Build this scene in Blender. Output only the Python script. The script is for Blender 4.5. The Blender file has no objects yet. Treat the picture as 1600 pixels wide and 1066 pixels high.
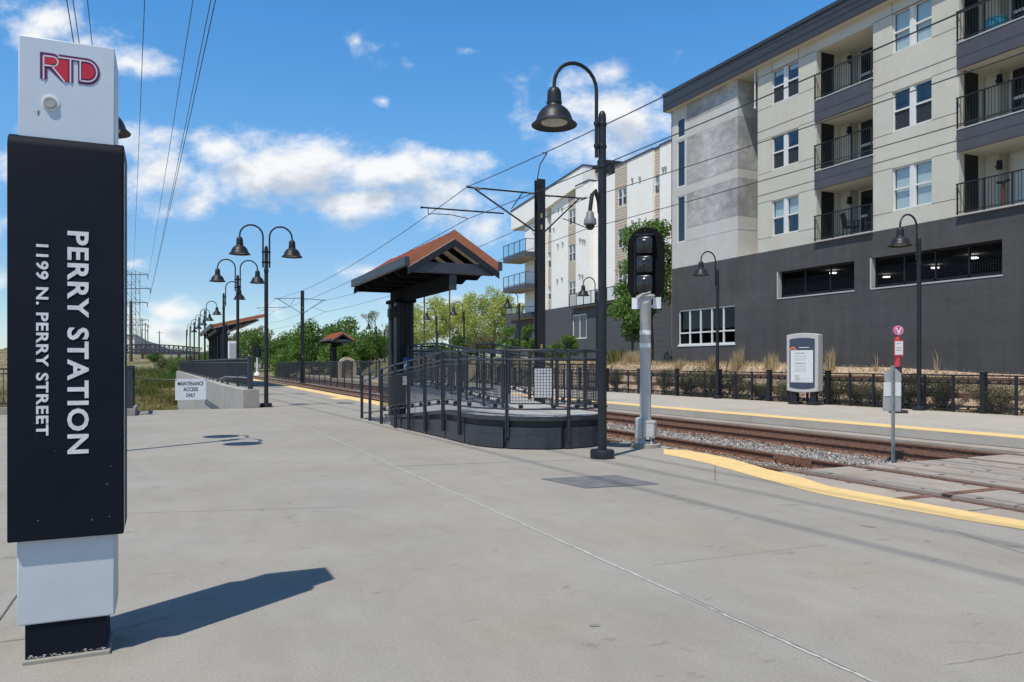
import bpy, bmesh, math, random
import numpy as np
from mathutils import Vector, Matrix
R = math.radians
scene = bpy.context.scene
COL = scene.collection

# ------------------------------------------------------------------ camera, sky, sun, exposure
YAW = 24.307
cam_d = bpy.data.cameras.new('camera')
cam = bpy.data.objects.new('camera', cam_d); COL.objects.link(cam)
cam.location = (0, 0, 1.5)
cam.rotation_euler = (R(90), 0, R(-YAW))
cam_d.sensor_width = 36.0
cam_d.lens = 27.0
cam_d.shift_y = 34 / 1600
cam_d.clip_start = 0.05
cam_d.clip_end = 20000
scene.camera = cam

SUN_EL = 63.0
SUN_V = Vector((-0.825, -0.564, 0)).normalized() * math.cos(R(SUN_EL)) + Vector((0, 0, math.sin(R(SUN_EL))))
sun_d = bpy.data.lights.new('sun', 'SUN'); sun_d.energy = 4.2; sun_d.angle = R(0.5); sun_d.color = (1.0, 0.94, 0.85)
sun = bpy.data.objects.new('sun', sun_d); COL.objects.link(sun)
sun.rotation_euler = (-SUN_V).to_track_quat('-Z', 'Y').to_euler()
sun.location = (-30, -20, 60)
scene.view_settings.view_transform = 'Standard'
scene.view_settings.look = 'None'
scene.view_settings.exposure = 0.0
scene.view_settings.gamma = 1.0
scene.view_settings.use_curve_mapping = False
scene.cycles.max_bounces = 6
scene.cycles.transparent_max_bounces = 12
scene.cycles.use_denoising = True

CC, SS = math.cos(R(YAW)), math.sin(R(YAW))
def ray(px, py):
    t = (px - 800) / 1200; k = (567 - py) / 1200
    return Vector((CC * t + SS, -SS * t + CC, k))
EYE = Vector((0, 0, 1.5))
def G(px, py, z=0.0):
    r = ray(px, py); return EYE + r * ((z - 1.5) / r.z)
def D(px, py, d): return EYE + ray(px, py) * d
def PX(px, py, x):
    r = ray(px, py); return EYE + r * (x / r.x)
def PY(px, py, y):
    r = ray(px, py); return EYE + r * (y / r.y)

# ---- world: Nishita sky with procedural clouds laid out by direction in the sky
def build_world():
    w = bpy.data.worlds.new('World'); scene.world = w; w.use_nodes = True
    nt = w.node_tree; N = nt.nodes; L = nt.links; N.clear()
    out = N.new('ShaderNodeOutputWorld'); bg = N.new('ShaderNodeBackground'); bg.inputs['Strength'].default_value = 0.105
    sky = N.new('ShaderNodeTexSky'); sky.sky_type = 'NISHITA'; sky.sun_disc = False
    sky.sun_elevation = R(SUN_EL); sky.sun_rotation = math.atan2(SUN_V.x, SUN_V.y)
    sky.altitude = 1600; sky.air_density = 1.0; sky.dust_density = 0.6; sky.ozone_density = 3.0
    hs = N.new('ShaderNodeHueSaturation'); hs.inputs['Saturation'].default_value = 1.12; hs.inputs['Value'].default_value = 1.0
    L.new(sky.outputs[0], hs.inputs['Color'])
    # clear mountain air: a fuller blue through the middle of the sky than the model gives
    tcs = N.new('ShaderNodeTexCoord'); sz = N.new('ShaderNodeSeparateXYZ'); L.new(tcs.outputs['Generated'], sz.inputs[0])
    cr = N.new('ShaderNodeValToRGB'); L.new(sz.outputs[2], cr.inputs[0]); el = cr.color_ramp.elements
    el[0].position = .0; el[0].color = (.52, .53, .55, 1); el[1].position = .80; el[1].color = (.40, .44, .46, 1)
    for p_, c_ in ((.10, (.56, .58, .58, 1)), (.28, (.60, .84, .86, 1)), (.40, (.50, .88, .96, 1)), (.55, (.46, .70, .76, 1))): k_ = cr.color_ramp.elements.new(p_); k_.color = c_
    skm = N.new('ShaderNodeMix'); skm.data_type = 'RGBA'; skm.blend_type = 'MULTIPLY'; skm.inputs['Factor'].default_value = 1; L.new(hs.outputs[0], skm.inputs['A']); L.new(cr.outputs[0], skm.inputs['B'])
    skv = N.new('ShaderNodeVectorMath'); skv.operation = 'SCALE'; skv.inputs['Scale'].default_value = 2.1; L.new(skm.outputs['Result'], skv.inputs[0])
    # group: density of cloud at a direction (t, s)
    g = bpy.data.node_groups.new('cloud_density', 'ShaderNodeTree')
    g.interface.new_socket('Vector', in_out='INPUT', socket_type='NodeSocketVector')
    g.interface.new_socket('Density', in_out='OUTPUT', socket_type='NodeSocketFloat')
    gn, gl = g.nodes, g.links
    gi = gn.new('NodeGroupInput'); go = gn.new('NodeGroupOutput')
    def noise(scale, detail, rough, dist=0.0, off=(0, 0, 0), sc=(1, 1, 1)):
        m = gn.new('ShaderNodeMapping'); m.inputs['Location'].default_value = off; m.inputs['Scale'].default_value = sc
        n = gn.new('ShaderNodeTexNoise'); n.inputs['Scale'].default_value = scale; n.inputs['Detail'].default_value = detail
        n.inputs['Roughness'].default_value = rough; n.inputs['Distortion'].default_value = dist
        gl.new(gi.outputs[0], m.inputs[0]); gl.new(m.outputs[0], n.inputs['Vector']); return n
    # warp the position a little so the blobs are not ellipses
    nw = noise(5.0, 3, 0.5, 0, (3.1, 7.7, 0))
    vs = gn.new('ShaderNodeVectorMath'); vs.operation = 'SUBTRACT'; vs.inputs[1].default_value = (.5, .5, .5)
    gl.new(nw.outputs['Color'], vs.inputs[0])
    vm = gn.new('ShaderNodeVectorMath'); vm.operation = 'MULTIPLY'; vm.inputs[1].default_value = (.13, .07, 0)
    gl.new(vs.outputs[0], vm.inputs[0])
    va = gn.new('ShaderNodeVectorMath'); va.operation = 'ADD'
    gl.new(gi.outputs[0], va.inputs[0]); gl.new(vm.outputs[0], va.inputs[1])
    # blobs: px, py, half-width, half-height (picture units used only as a compass of the sky), weight
    blobs = [(90, 30, 120, 50, 1.0), (20, 38, 60, 22, .7), (215, 95, 62, 28, 1.0), (150, 70, 60, 30, .8), (30, 235, 60, 60, 1.1), (235, 262, 62, 70, .95), (200, 215, 50, 40, .7),
             (360, 225, 80, 34, 1.2), (470, 262, 150, 52, 1.3), (610, 262, 140, 42, 1.25), (690, 245, 80, 30, 1.05), (545, 308, 170, 34, 1.15), (700, 300, 90, 55, .85), (310, 305, 45, 34, .55),
             (325, 300, 30, 26, .55), (520, 217, 28, 12, .6),
             (588, 76, 46, 20, .36), (622, 90, 24, 10, .34), (592, 152, 22, 10, .62), (720, 72, 22, 9, .4), (548, 64, 18, 12, .40),
             (820, 150, 30, 36, .45), (840, 180, 60, 25, .5), (965, 125, 70, 40, .88), (1000, 185, 95, 75, 1.2), (925, 225, 85, 40, .95), (1060, 110, 40, 25, .6), (905, 170, 50, 30, .6),
             (760, 178, 20, 14, .35), (770, 345, 60, 45, .7), (590, 410, 55, 14, .75), (720, 470, 60, 20, .7), (430, 480, 40, 20, .6),
             (275, 480, 55, 24, .95), (250, 515, 80, 28, 1.0), (340, 515, 60, 25, .7), (205, 410, 40, 12, .55), (10, 350, 30, 25, .7), (10, 440, 40, 30, .8), (470, 540, 120, 26, .6), (820, 480, 200, 30, .6), (200, 500, 40, 50, .7),
             (1500, -220, 200, 90, 1.0), (1200, -300, 240, 80, .9), (300, -260, 260, 90, .9), (1950, 250, 240, 90, 1.0), (-300, 200, 240, 110, 1.0), (2300, 420, 300, 90, 1.0), (-700, 420, 380, 70, 1.0)]
    last = None
    for (px, py, a, b, wt) in blobs:
        c = ((px - 800) / 1200, (567 - py) / 1200, 0)
        s1 = gn.new('ShaderNodeVectorMath'); s1.operation = 'SUBTRACT'; s1.inputs[1].default_value = c
        gl.new(va.outputs[0], s1.inputs[0])
        s2 = gn.new('ShaderNodeVectorMath'); s2.operation = 'MULTIPLY'; s2.inputs[1].default_value = (1200 / a, 1200 / b, 0)
        gl.new(s1.outputs[0], s2.inputs[0])
        ln = gn.new('ShaderNodeVectorMath'); ln.operation = 'LENGTH'; gl.new(s2.outputs[0], ln.inputs[0])
        m1 = gn.new('ShaderNodeMath'); m1.operation = 'MULTIPLY_ADD'; m1.inputs[1].default_value = -wt * .75; m1.inputs[2].default_value = wt
        gl.new(ln.outputs['Value'], m1.inputs[0])
        if last is None: last = m1.outputs[0]
        else:
            mx = gn.new('ShaderNodeMath'); mx.operation = 'SMOOTH_MAX'; mx.inputs[2].default_value = 0.12
            gl.new(last, mx.inputs[0]); gl.new(m1.outputs[0], mx.inputs[1]); last = mx.outputs[0]
    mc = gn.new('ShaderNodeMath'); mc.operation = 'MAXIMUM'; mc.inputs[1].default_value = -.6; gl.new(last, mc.inputs[0])
    n1 = noise(8.5, 10, 0.64, 0.12, (1.3, 2.2, 0), (1, 1.45, 1))
    a1 = gn.new('ShaderNodeMath'); a1.operation = 'MULTIPLY_ADD'; a1.inputs[1].default_value = 2.7; a1.inputs[2].default_value = -1.5
    gl.new(n1.outputs['Fac'], a1.inputs[0])
    ad = gn.new('ShaderNodeMath'); ad.operation = 'ADD'; gl.new(mc.outputs[0], ad.inputs[0]); gl.new(a1.outputs[0], ad.inputs[1])
    gl.new(ad.outputs[0], go.inputs[0])
    # direction -> (t, s) on the plane ahead
    tc = N.new('ShaderNodeTexCoord'); mp = N.new('ShaderNodeMapping'); mp.vector_type = 'POINT'
    mp.inputs['Rotation'].default_value = (0, 0, R(YAW)); L.new(tc.outputs['Generated'], mp.inputs[0])
    sx = N.new('ShaderNodeSeparateXYZ'); L.new(mp.outputs[0], sx.inputs[0])
    ay = N.new('ShaderNodeMath'); ay.operation = 'ABSOLUTE'; L.new(sx.outputs[1], ay.inputs[0])
    my = N.new('ShaderNodeMath'); my.operation = 'MAXIMUM'; my.inputs[1].default_value = 0.12; L.new(ay.outputs[0], my.inputs[0])
    dx = N.new('ShaderNodeMath'); dx.operation = 'DIVIDE'; L.new(sx.outputs[0], dx.inputs[0]); L.new(my.outputs[0], dx.inputs[1])
    dz = N.new('ShaderNodeMath'); dz.operation = 'DIVIDE'; L.new(sx.outputs[2], dz.inputs[0]); L.new(my.outputs[0], dz.inputs[1])
    cx = N.new('ShaderNodeCombineXYZ'); L.new(dx.outputs[0], cx.inputs[0]); L.new(dz.outputs[0], cx.inputs[1])
    g1 = N.new('ShaderNodeGroup'); g1.node_tree = g; L.new(cx.outputs[0], g1.inputs[0])
    of = N.new('ShaderNodeVectorMath'); of.operation = 'ADD'; of.inputs[1].default_value = (-.014, .030, 0); L.new(cx.outputs[0], of.inputs[0])
    g2 = N.new('ShaderNodeGroup'); g2.node_tree = g; L.new(of.outputs[0], g2.inputs[0])
    mr = N.new('ShaderNodeMapRange'); mr.interpolation_type = 'SMOOTHSTEP'; mr.inputs['From Min'].default_value = 0.0; mr.inputs['From Max'].default_value = 0.88
    L.new(g1.outputs[0], mr.inputs['Value'])
    # shade: thicker towards the light = darker
    sh = N.new('ShaderNodeMapRange'); sh.interpolation_type = 'SMOOTHSTEP'
    sh.inputs['From Min'].default_value = 0.28; sh.inputs['From Max'].default_value = 1.0; sh.inputs['To Min'].default_value = 0.0; sh.inputs['To Max'].default_value = 1.0
    L.new(g2.outputs[0], sh.inputs['Value'])
    cc = N.new('ShaderNodeMix'); cc.data_type = 'RGBA'; cc.inputs['A'].default_value = (9.0, 9.1, 9.25, 1); cc.inputs['B'].default_value = (5.2, 5.9, 6.9, 1)
    L.new(sh.outputs[0], cc.inputs['Factor'])
    mx = N.new('ShaderNodeMix'); mx.data_type = 'RGBA'
    L.new(mr.outputs[0], mx.inputs['Factor']); L.new(skv.outputs[0], mx.inputs['A']); L.new(cc.outputs['Result'], mx.inputs['B'])
    L.new(mx.outputs['Result'], bg.inputs['Color']); L.new(bg.outputs[0], out.inputs[0])
build_world()

# ------------------------------------------------------------------ materials
MATS = {}
def mat(name, col, rough=0.6, metal=0.0, var=0.12, scale=6.0, bump=0.0, bscale=40.0, spec=0.5, col2=None, coat=0.0, stretch=(1, 1, 1), emit=None):
    if name in MATS: return MATS[name]
    m = bpy.data.materials.new(name); m.use_nodes = True
    nt = m.node_tree; N = nt.nodes; L = nt.links
    b = N['Principled BSDF']; b.inputs['Roughness'].default_value = rough; b.inputs['Metallic'].default_value = metal
    b.inputs['Specular IOR Level'].default_value = spec
    if coat: b.inputs['Coat Weight'].default_value = coat
    tc = N.new('ShaderNodeTexCoord'); mp = N.new('ShaderNodeMapping'); mp.inputs['Scale'].default_value = stretch
    L.new(tc.outputs['Object'], mp.inputs[0])
    n = N.new('ShaderNodeTexNoise'); n.inputs['Scale'].default_value = scale; n.inputs['Detail'].default_value = 8; n.inputs['Roughness'].default_value = .62
    L.new(mp.outputs[0], n.inputs['Vector'])
    rmp = N.new('ShaderNodeMapRange'); rmp.inputs['From Min'].default_value = .3; rmp.inputs['From Max'].default_value = .7
    L.new(n.outputs['Fac'], rmp.inputs['Value'])
    mx = N.new('ShaderNodeMix'); mx.data_type = 'RGBA'
    c2 = col2 or tuple(min(1, c * (1 + var)) for c in col); c1 = col if col2 else tuple(c * (1 - var) for c in col)
    mx.inputs['A'].default_value = (*c1, 1); mx.inputs['B'].default_value = (*c2, 1)
    L.new(rmp.outputs[0], mx.inputs['Factor']); L.new(mx.outputs['Result'], b.inputs['Base Color'])
    if bump:
        n2 = N.new('ShaderNodeTexNoise'); n2.inputs['Scale'].default_value = bscale; n2.inputs['Detail'].default_value = 6
        L.new(tc.outputs['Object'], n2.inputs['Vector'])
        bp = N.new('ShaderNodeBump'); bp.inputs['Strength'].default_value = bump; bp.inputs['Distance'].default_value = 0.02
        L.new(n2.outputs['Fac'], bp.inputs['Height']); L.new(bp.outputs[0], b.inputs['Normal'])
    if emit:
        b.inputs['Emission Color'].default_value = (*emit[:3], 1); b.inputs['Emission Strength'].default_value = emit[3]
    MATS[name] = m; return m

def leaf_mat(name, c1, c2, trans=.35):
    m = bpy.data.materials.new(name); m.use_nodes = True
    nt = m.node_tree; N = nt.nodes; L = nt.links; N.clear()
    out = N.new('ShaderNodeOutputMaterial'); geo = N.new('ShaderNodeNewGeometry'); mx = N.new('ShaderNodeMix'); mx.data_type = 'RGBA'
    mx.inputs['A'].default_value = (*c1, 1); mx.inputs['B'].default_value = (*c2, 1); tcl = N.new('ShaderNodeTexCoord'); nl = N.new('ShaderNodeTexNoise'); nl.inputs['Scale'].default_value = 1.1; nl.inputs['Detail'].default_value = 4; L.new(tcl.outputs['Object'], nl.inputs['Vector'])
    ml = N.new('ShaderNodeMapRange'); ml.inputs['From Min'].default_value = .34; ml.inputs['From Max'].default_value = .66; ml.inputs['To Max'].default_value = .62; L.new(nl.outputs['Fac'], ml.inputs['Value'])
    fa_ = N.new('ShaderNodeMath'); fa_.operation = 'MULTIPLY_ADD'; fa_.inputs[1].default_value = .38; L.new(geo.outputs['Random Per Island'], fa_.inputs[0]); L.new(ml.outputs[0], fa_.inputs[2]); L.new(fa_.outputs[0], mx.inputs['Factor'])
    df = N.new('ShaderNodeBsdfPrincipled'); df.inputs['Roughness'].default_value = .6; df.inputs['Specular IOR Level'].default_value = .25
    tr = N.new('ShaderNodeBsdfTranslucent'); ms = N.new('ShaderNodeMixShader'); ms.inputs[0].default_value = trans
    L.new(mx.outputs['Result'], df.inputs['Base Color'])
    hs = N.new('ShaderNodeHueSaturation'); hs.inputs['Hue'].default_value = .48; hs.inputs['Value'].default_value = 1.5; L.new(mx.outputs['Result'], hs.inputs['Color'])
    L.new(hs.outputs[0], tr.inputs['Color']); L.new(df.outputs[0], ms.inputs[1]); L.new(tr.outputs[0], ms.inputs[2]); L.new(ms.outputs[0], out.inputs[0])
    return m

def glass_mat(name, tint=(.05, .07, .09), alpha=.45, rough=.02):
    """window pane: clear coat of reflection over a see-through tinted sheet"""
    m = bpy.data.materials.new(name); m.use_nodes = True
    nt = m.node_tree; N = nt.nodes; L = nt.links; N.clear()
    out = N.new('ShaderNodeOutputMaterial'); tb = N.new('ShaderNodeBsdfTransparent'); tb.inputs[0].default_value = (*tint, 1)
    gl = N.new('ShaderNodeBsdfGlossy'); gl.inputs['Roughness'].default_value = rough; gl.inputs['Color'].default_value = (.9, .95, 1, 1)
    lw = N.new('ShaderNodeLayerWeight'); lw.inputs['Blend'].default_value = .5; fr = N.new('ShaderNodeMath'); fr.operation = 'POWER'; fr.inputs[1].default_value = 4.0; L.new(lw.outputs['Facing'], fr.inputs[0])
    ma = N.new('ShaderNodeMath'); ma.operation = 'MULTIPLY_ADD'; ma.inputs[1].default_value = .9; ma.inputs[2].default_value = alpha * .22; ma.use_clamp = True
    n = N.new('ShaderNodeTexNoise'); n.inputs['Scale'].default_value = 1.2; tc = N.new('ShaderNodeTexCoord'); L.new(tc.outputs['Object'], n.inputs['Vector'])
    bp = N.new('ShaderNodeBump'); bp.inputs['Strength'].default_value = .05; bp.inputs['Distance'].default_value = .05; L.new(n.outputs['Fac'], bp.inputs['Height']); L.new(bp.outputs[0], gl.inputs['Normal'])
    L.new(fr.outputs[0], ma.inputs[0]); ms = N.new('ShaderNodeMixShader')
    L.new(ma.outputs[0], ms.inputs[0]); L.new(tb.outputs[0], ms.inputs[1]); L.new(gl.outputs[0], ms.inputs[2]); L.new(ms.outputs[0], out.inputs[0])
    return m

def concrete_mat(name, c, streak=0.0, stain=.35, fine=.10, big=.10, spots=True, rough=.85, sc=1.0, bump=.12):
    m = bpy.data.materials.new(name); m.use_nodes = True
    nt = m.node_tree; N = nt.nodes; L = nt.links
    b = N['Principled BSDF']; b.inputs['Roughness'].default_value = rough; b.inputs['Specular IOR Level'].default_value = .3
    tc = N.new('ShaderNodeTexCoord')
    def nz(scale, det, ro, st=(1, 1, 1), dist=0):
        mp = N.new('ShaderNodeMapping'); mp.inputs['Scale'].default_value = st; L.new(tc.outputs['Object'], mp.inputs[0])
        n = N.new('ShaderNodeTexNoise'); n.inputs['Scale'].default_value = scale * sc; n.inputs['Detail'].default_value = det; n.inputs['Roughness'].default_value = ro; n.inputs['Distortion'].default_value = dist
        L.new(mp.outputs[0], n.inputs['Vector']); return n.outputs['Fac']
    def rng(v, a, b_, x, y):
        r = N.new('ShaderNodeMapRange'); r.inputs['From Min'].default_value = a; r.inputs['From Max'].default_value = b_; r.inputs['To Min'].default_value = x; r.inputs['To Max'].default_value = y
        L.new(v, r.inputs['Value']); return r.outputs[0]
    def mul(p, q):
        k = N.new('ShaderNodeMath'); k.operation = 'MULTIPLY'; L.new(p, k.inputs[0]); L.new(q, k.inputs[1]); return k.outputs[0]
    f = rng(nz(.45, 4, .6), .3, .7, 1 - big, 1 + big)
    f = mul(f, rng(nz(3.2, 8, .65, (1, .55, 1), .6), .32, .68, 1 - big * .8, 1 + big * .8))
    if streak: f = mul(f, rng(nz(2.6, 6, .7, (1, 1, .07)), .3, .7, 1 - streak, 1 + streak)); f = mul(f, rng(nz(1.0, 3, .6, (.2, .2, 1.6)), .35, .65, 1 - streak * .5, 1 + streak * .5))
    f = mul(f, rng(nz(60, 5, .7), .3, .7, 1 - fine, 1 + fine))
    if spots: f = mul(f, rng(nz(2.3, 9, .72, (1, 1.8, 1), .3), .60, .74, 1.0, 1 - stain))
    if spots:
        v = N.new('ShaderNodeTexVoronoi'); v.inputs['Scale'].default_value = 1.1; v.inputs['Randomness'].default_value = 1; L.new(tc.outputs['Object'], v.inputs['Vector'])
        f = mul(f, rng(v.outputs['Distance'], .018, .03, .55, 1.0))
    mx = N.new('ShaderNodeVectorMath'); mx.operation = 'SCALE'; mx.inputs[0].default_value = c; L.new(f, mx.inputs['Scale'])
    warm = N.new('ShaderNodeMix'); warm.data_type = 'RGBA'; warm.blend_type = 'MULTIPLY'; warm.inputs['B'].default_value = (1.0, .965, .90, 1)
    L.new(rng(nz(.8, 5, .6), .4, .7, 0, 1), warm.inputs['Factor']); L.new(mx.outputs[0], warm.inputs['A'])
    L.new(warm.outputs['Result'], b.inputs['Base Color'])
    bp = N.new('ShaderNodeBump'); bp.inputs['Strength'].default_value = bump; bp.inputs['Distance'].default_value = .01; L.new(nz(90, 6, .7), bp.inputs['Height']); L.new(bp.outputs[0], b.inputs['Normal'])
    return m

M = dict(
    shade=mat('matt_black_painted_shade', (.010, .0105, .012), .85, var=.2, spec=.08), black=mat('black_paint', (.018, .020, .0245), .45, var=.25, scale=9, bump=.03, spec=.36),  # matt black also puts the canopy's shade into the beams' colour
    railing=mat('dark_slate_paint', (.034, .038, .047), .42, var=.2, scale=7, spec=.5),
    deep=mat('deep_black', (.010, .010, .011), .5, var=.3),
    signblack=mat('sign_black', (.008, .010, .0165), .55, var=.2, scale=3, spec=.10),
    lens=mat('lamp_lens', (.42, .41, .36), .25, var=.3, scale=30),
    cabinet=mat('sign_enamel', (.54, .60, .67), .40, var=.04, scale=4), cabinet2=mat('sign_base_enamel', (.52, .55, .575), .45, var=.05, scale=4), white=mat('white_enamel', (.74, .76, .79), .38, var=.05, scale=5),
    letter=mat('letter_white', (.66, .66, .66), .55, var=.16, scale=25),
    red=mat('logo_red', (.52, .018, .035), .4, var=.12), plum=mat('logo_plum', (.115, .012, .075), .4, var=.12), pink=mat('logo_pink', (.72, .60, .68), .4, var=.06),
    camgrey=mat('camera_grey', (.17, .175, .18), .5), grey=mat('grey_plastic', (.36, .36, .35), .5, var=.1), lgrey=mat('light_grey_metal', (.46, .455, .44), .6, var=.08, scale=12, metal=.0),
    galv=mat('galvanised_steel', (.36, .375, .39), .38, metal=.55, var=.14, scale=30),
    canopy=mat('canopy_slate_paint', (.046, .051, .062), .45, var=.15, scale=4), terracotta=mat('terracotta_metal', (.40, .135, .062), .5, var=.16, scale=5), tan=mat('tan_soffit', (.42, .34, .22), .7, var=.12), panel=mat('pale_ceiling_panel', (.74, .64, .46), .6, var=.08),
    yellow=mat('yellow_tactile', (.74, .51, .20), .75, col2=(.86, .63, .29), scale=5, bump=.25, bscale=90),
    rust=mat('rusty_steel', (.115, .054, .035), .8, var=.35, scale=14, bump=.2, bscale=60, col2=(.27, .145, .092)),
    railtop=mat('worn_rail', (.20, .13, .10), .40, metal=.5, var=.2), tie=mat('rusty_tie', (.17, .125, .095), .9, var=.25, scale=9, bump=.3, col2=(.27, .215, .175)),
    wood=mat('weathered_wood', (.10, .075, .055), .9, var=.3), bark=mat('bark', (.10, .075, .055), .95, var=.35, scale=12, bump=.4), palebark=mat('pale_bark', (.26, .23, .19), .95, var=.3, scale=10),
    stucco=concrete_mat('beige_stucco', (.565, .548, .475), streak=.03, fine=.07, big=.04, spots=False, bump=.2), white_stucco=concrete_mat('white_stucco', (.93, .905, .85), fine=.05, big=.03, spots=False),
    fascia=mat('fascia_metal', (.042, .044, .052), .55, var=.12, scale=2), slate=mat('slate_trim', (.075, .073, .085), .55, var=.12, scale=2), 
    siding=mat('tan_siding', (.62, .52, .40), .7, var=.10), frame=mat('white_frame', (.70, .70, .68), .45, var=.04), interior=mat('dim_room', (.10, .10, .10), .9, var=.3), curtain=mat('pale_blind', (.66, .70, .68), .8, var=.08, scale=3, stretch=(1, 1, 12)),
    screen=mat('window_screen', (.055, .06, .065), .75, var=.2), door=mat('door_brown', (.05, .045, .045), .5), soil=mat('bare_soil', (.27, .20, .145), .95, var=.25, scale=5, bump=.4),
    steel=mat('tower_steel', (.16, .16, .165), .5, metal=.4), wire=mat('dark_wire', (.03, .03, .032), .5), insul=mat('insulator', (.22, .20, .18), .4),
    blue=mat('blue_sign', (.03, .10, .30), .4), teal=mat('teal_ceramic', (.02, .25, .36), .3), magenta=mat('magenta_sign', (.55, .06, .22), .4), gloss=mat('gloss_black', (.022, .023, .026), .28, var=.2, scale=6, bump=.08, bscale=18, coat=.4), dimred=mat('dim_red', (.16, .03, .03), .6), redpost=mat('red_post', (.55, .05, .06), .4), maroon=mat('maroon_post', (.045, .03, .035), .5),
    stone=mat('pale_stone', (.50, .44, .33), .9, var=.15), glow=mat('lit_lamp', (.8, .8, .78), .5, emit=(1, .97, .9, 2.2)), orange=mat('orange_print', (.62, .22, .08), .5), navy=mat('navy_print', (.05, .065, .10), .35), print=mat('grey_print', (.30, .31, .32), .7), paper=mat('printed_paper', (.66, .67, .66), .55, var=.04),
    mesh=mat('wire_mesh', (.030, .033, .038), .5), car=mat('car_paint', (.5, .5, .5), .3, coat=.6), carlight=mat('red_car_paint', (.35, .03, .03), .3, coat=.6),
    chain=mat('chain', (.2, .2, .2), .4, metal=.7), joint=mat('joint_dark', (.10, .095, .09), .9, var=.3, scale=20), sealant=mat('joint_sealant', (.34, .33, .31), .8, var=.35, scale=9, col2=(.62, .61, .58)), groove=mat('stucco_groove', (.115, .11, .10), .9),
    whiteband=mat('reflective_band', (.75, .76, .74), .4), patch=mat('asphalt_patch', (.155, .155, .16), .85, var=.22, scale=5, bump=.15), strapping=mat('brass_plate', (.45, .36, .18), .4, metal=.6))
M['concrete'] = concrete_mat('platform_concrete', (.322, .305, .270), fine=.15, big=.075, stain=.5, bump=.3)
M['farcon'] = concrete_mat('pale_platform_concrete', (.43, .405, .36), fine=.14, big=.07, stain=.4)
M['wallcon'] = concrete_mat('wall_concrete', (.40, .385, .35), spots=False)
M['slab'] = concrete_mat('crossing_concrete', (.35, .315, .275), sc=1.5, big=.15, stain=.5)
M['facecon'] = concrete_mat('edge_concrete', (.30, .285, .25), stain=.35, sc=1.5)
M['rough'] = concrete_mat('rough_board_concrete', (.40, .395, .385), streak=.08, fine=.2, big=.3, spots=False, bump=.4)
M['smooth'] = concrete_mat('smooth_panel', (.54, .535, .51), fine=.05, big=.06, spots=False)
M['darkwall'] = concrete_mat('charcoal_painted_wall', (.080, .078, .078), streak=.13, fine=.10, big=.10, spots=False, rough=.7)
M['stainmat'] = mat('gum_stain', (.225, .212, .19), .9, var=.25, scale=12)
M['deckgrey'] = mat('deck_grey', (.40, .40, .395), .6, var=.12, scale=6)
M['banksoil'] = mat('straw_covered_soil', (.36, .26, .19), .95, var=.3, scale=2.2, bump=.6, bscale=14, col2=(.56, .45, .33))
M['block'] = mat('charcoal_block', (.085, .087, .092), .8, var=.15, scale=4)
M['glass'] = glass_mat('window_glass', (.80, .86, .86), .5); M['darkglass'] = glass_mat('dark_glass', (.42, .50, .48), .12); M['clearglass'] = glass_mat('balustrade_glass', (.75, .82, .84), .3)
L_GREEN = leaf_mat('leaves_fresh_green', (.055, .125, .018), (.16, .27, .055)); L_DARK = leaf_mat('leaves_dark_green', (.032, .08, .016), (.09, .17, .038))
L_PALE = leaf_mat('leaves_pale_yellow_green', (.27, .33, .075), (.50, .55, .17)); L_GREY = leaf_mat('leaves_grey_green', (.085, .095, .045), (.17, .17, .085)); L_OLIVE = leaf_mat('leaves_budding_olive', (.15, .15, .07), (.26, .25, .13))
L_SHRUB = leaf_mat('leaves_shrub_green', (.065, .135, .028), (.16, .27, .065))
G_DRY = leaf_mat('dry_grass', (.36, .27, .14), (.62, .50, .30), .2); G_MIX = leaf_mat('meadow_grass', (.10, .115, .028), (.33, .28, .10), .25); G_GREEN = leaf_mat('green_grass', (.085, .12, .028), (.21, .21, .06), .25)

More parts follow.
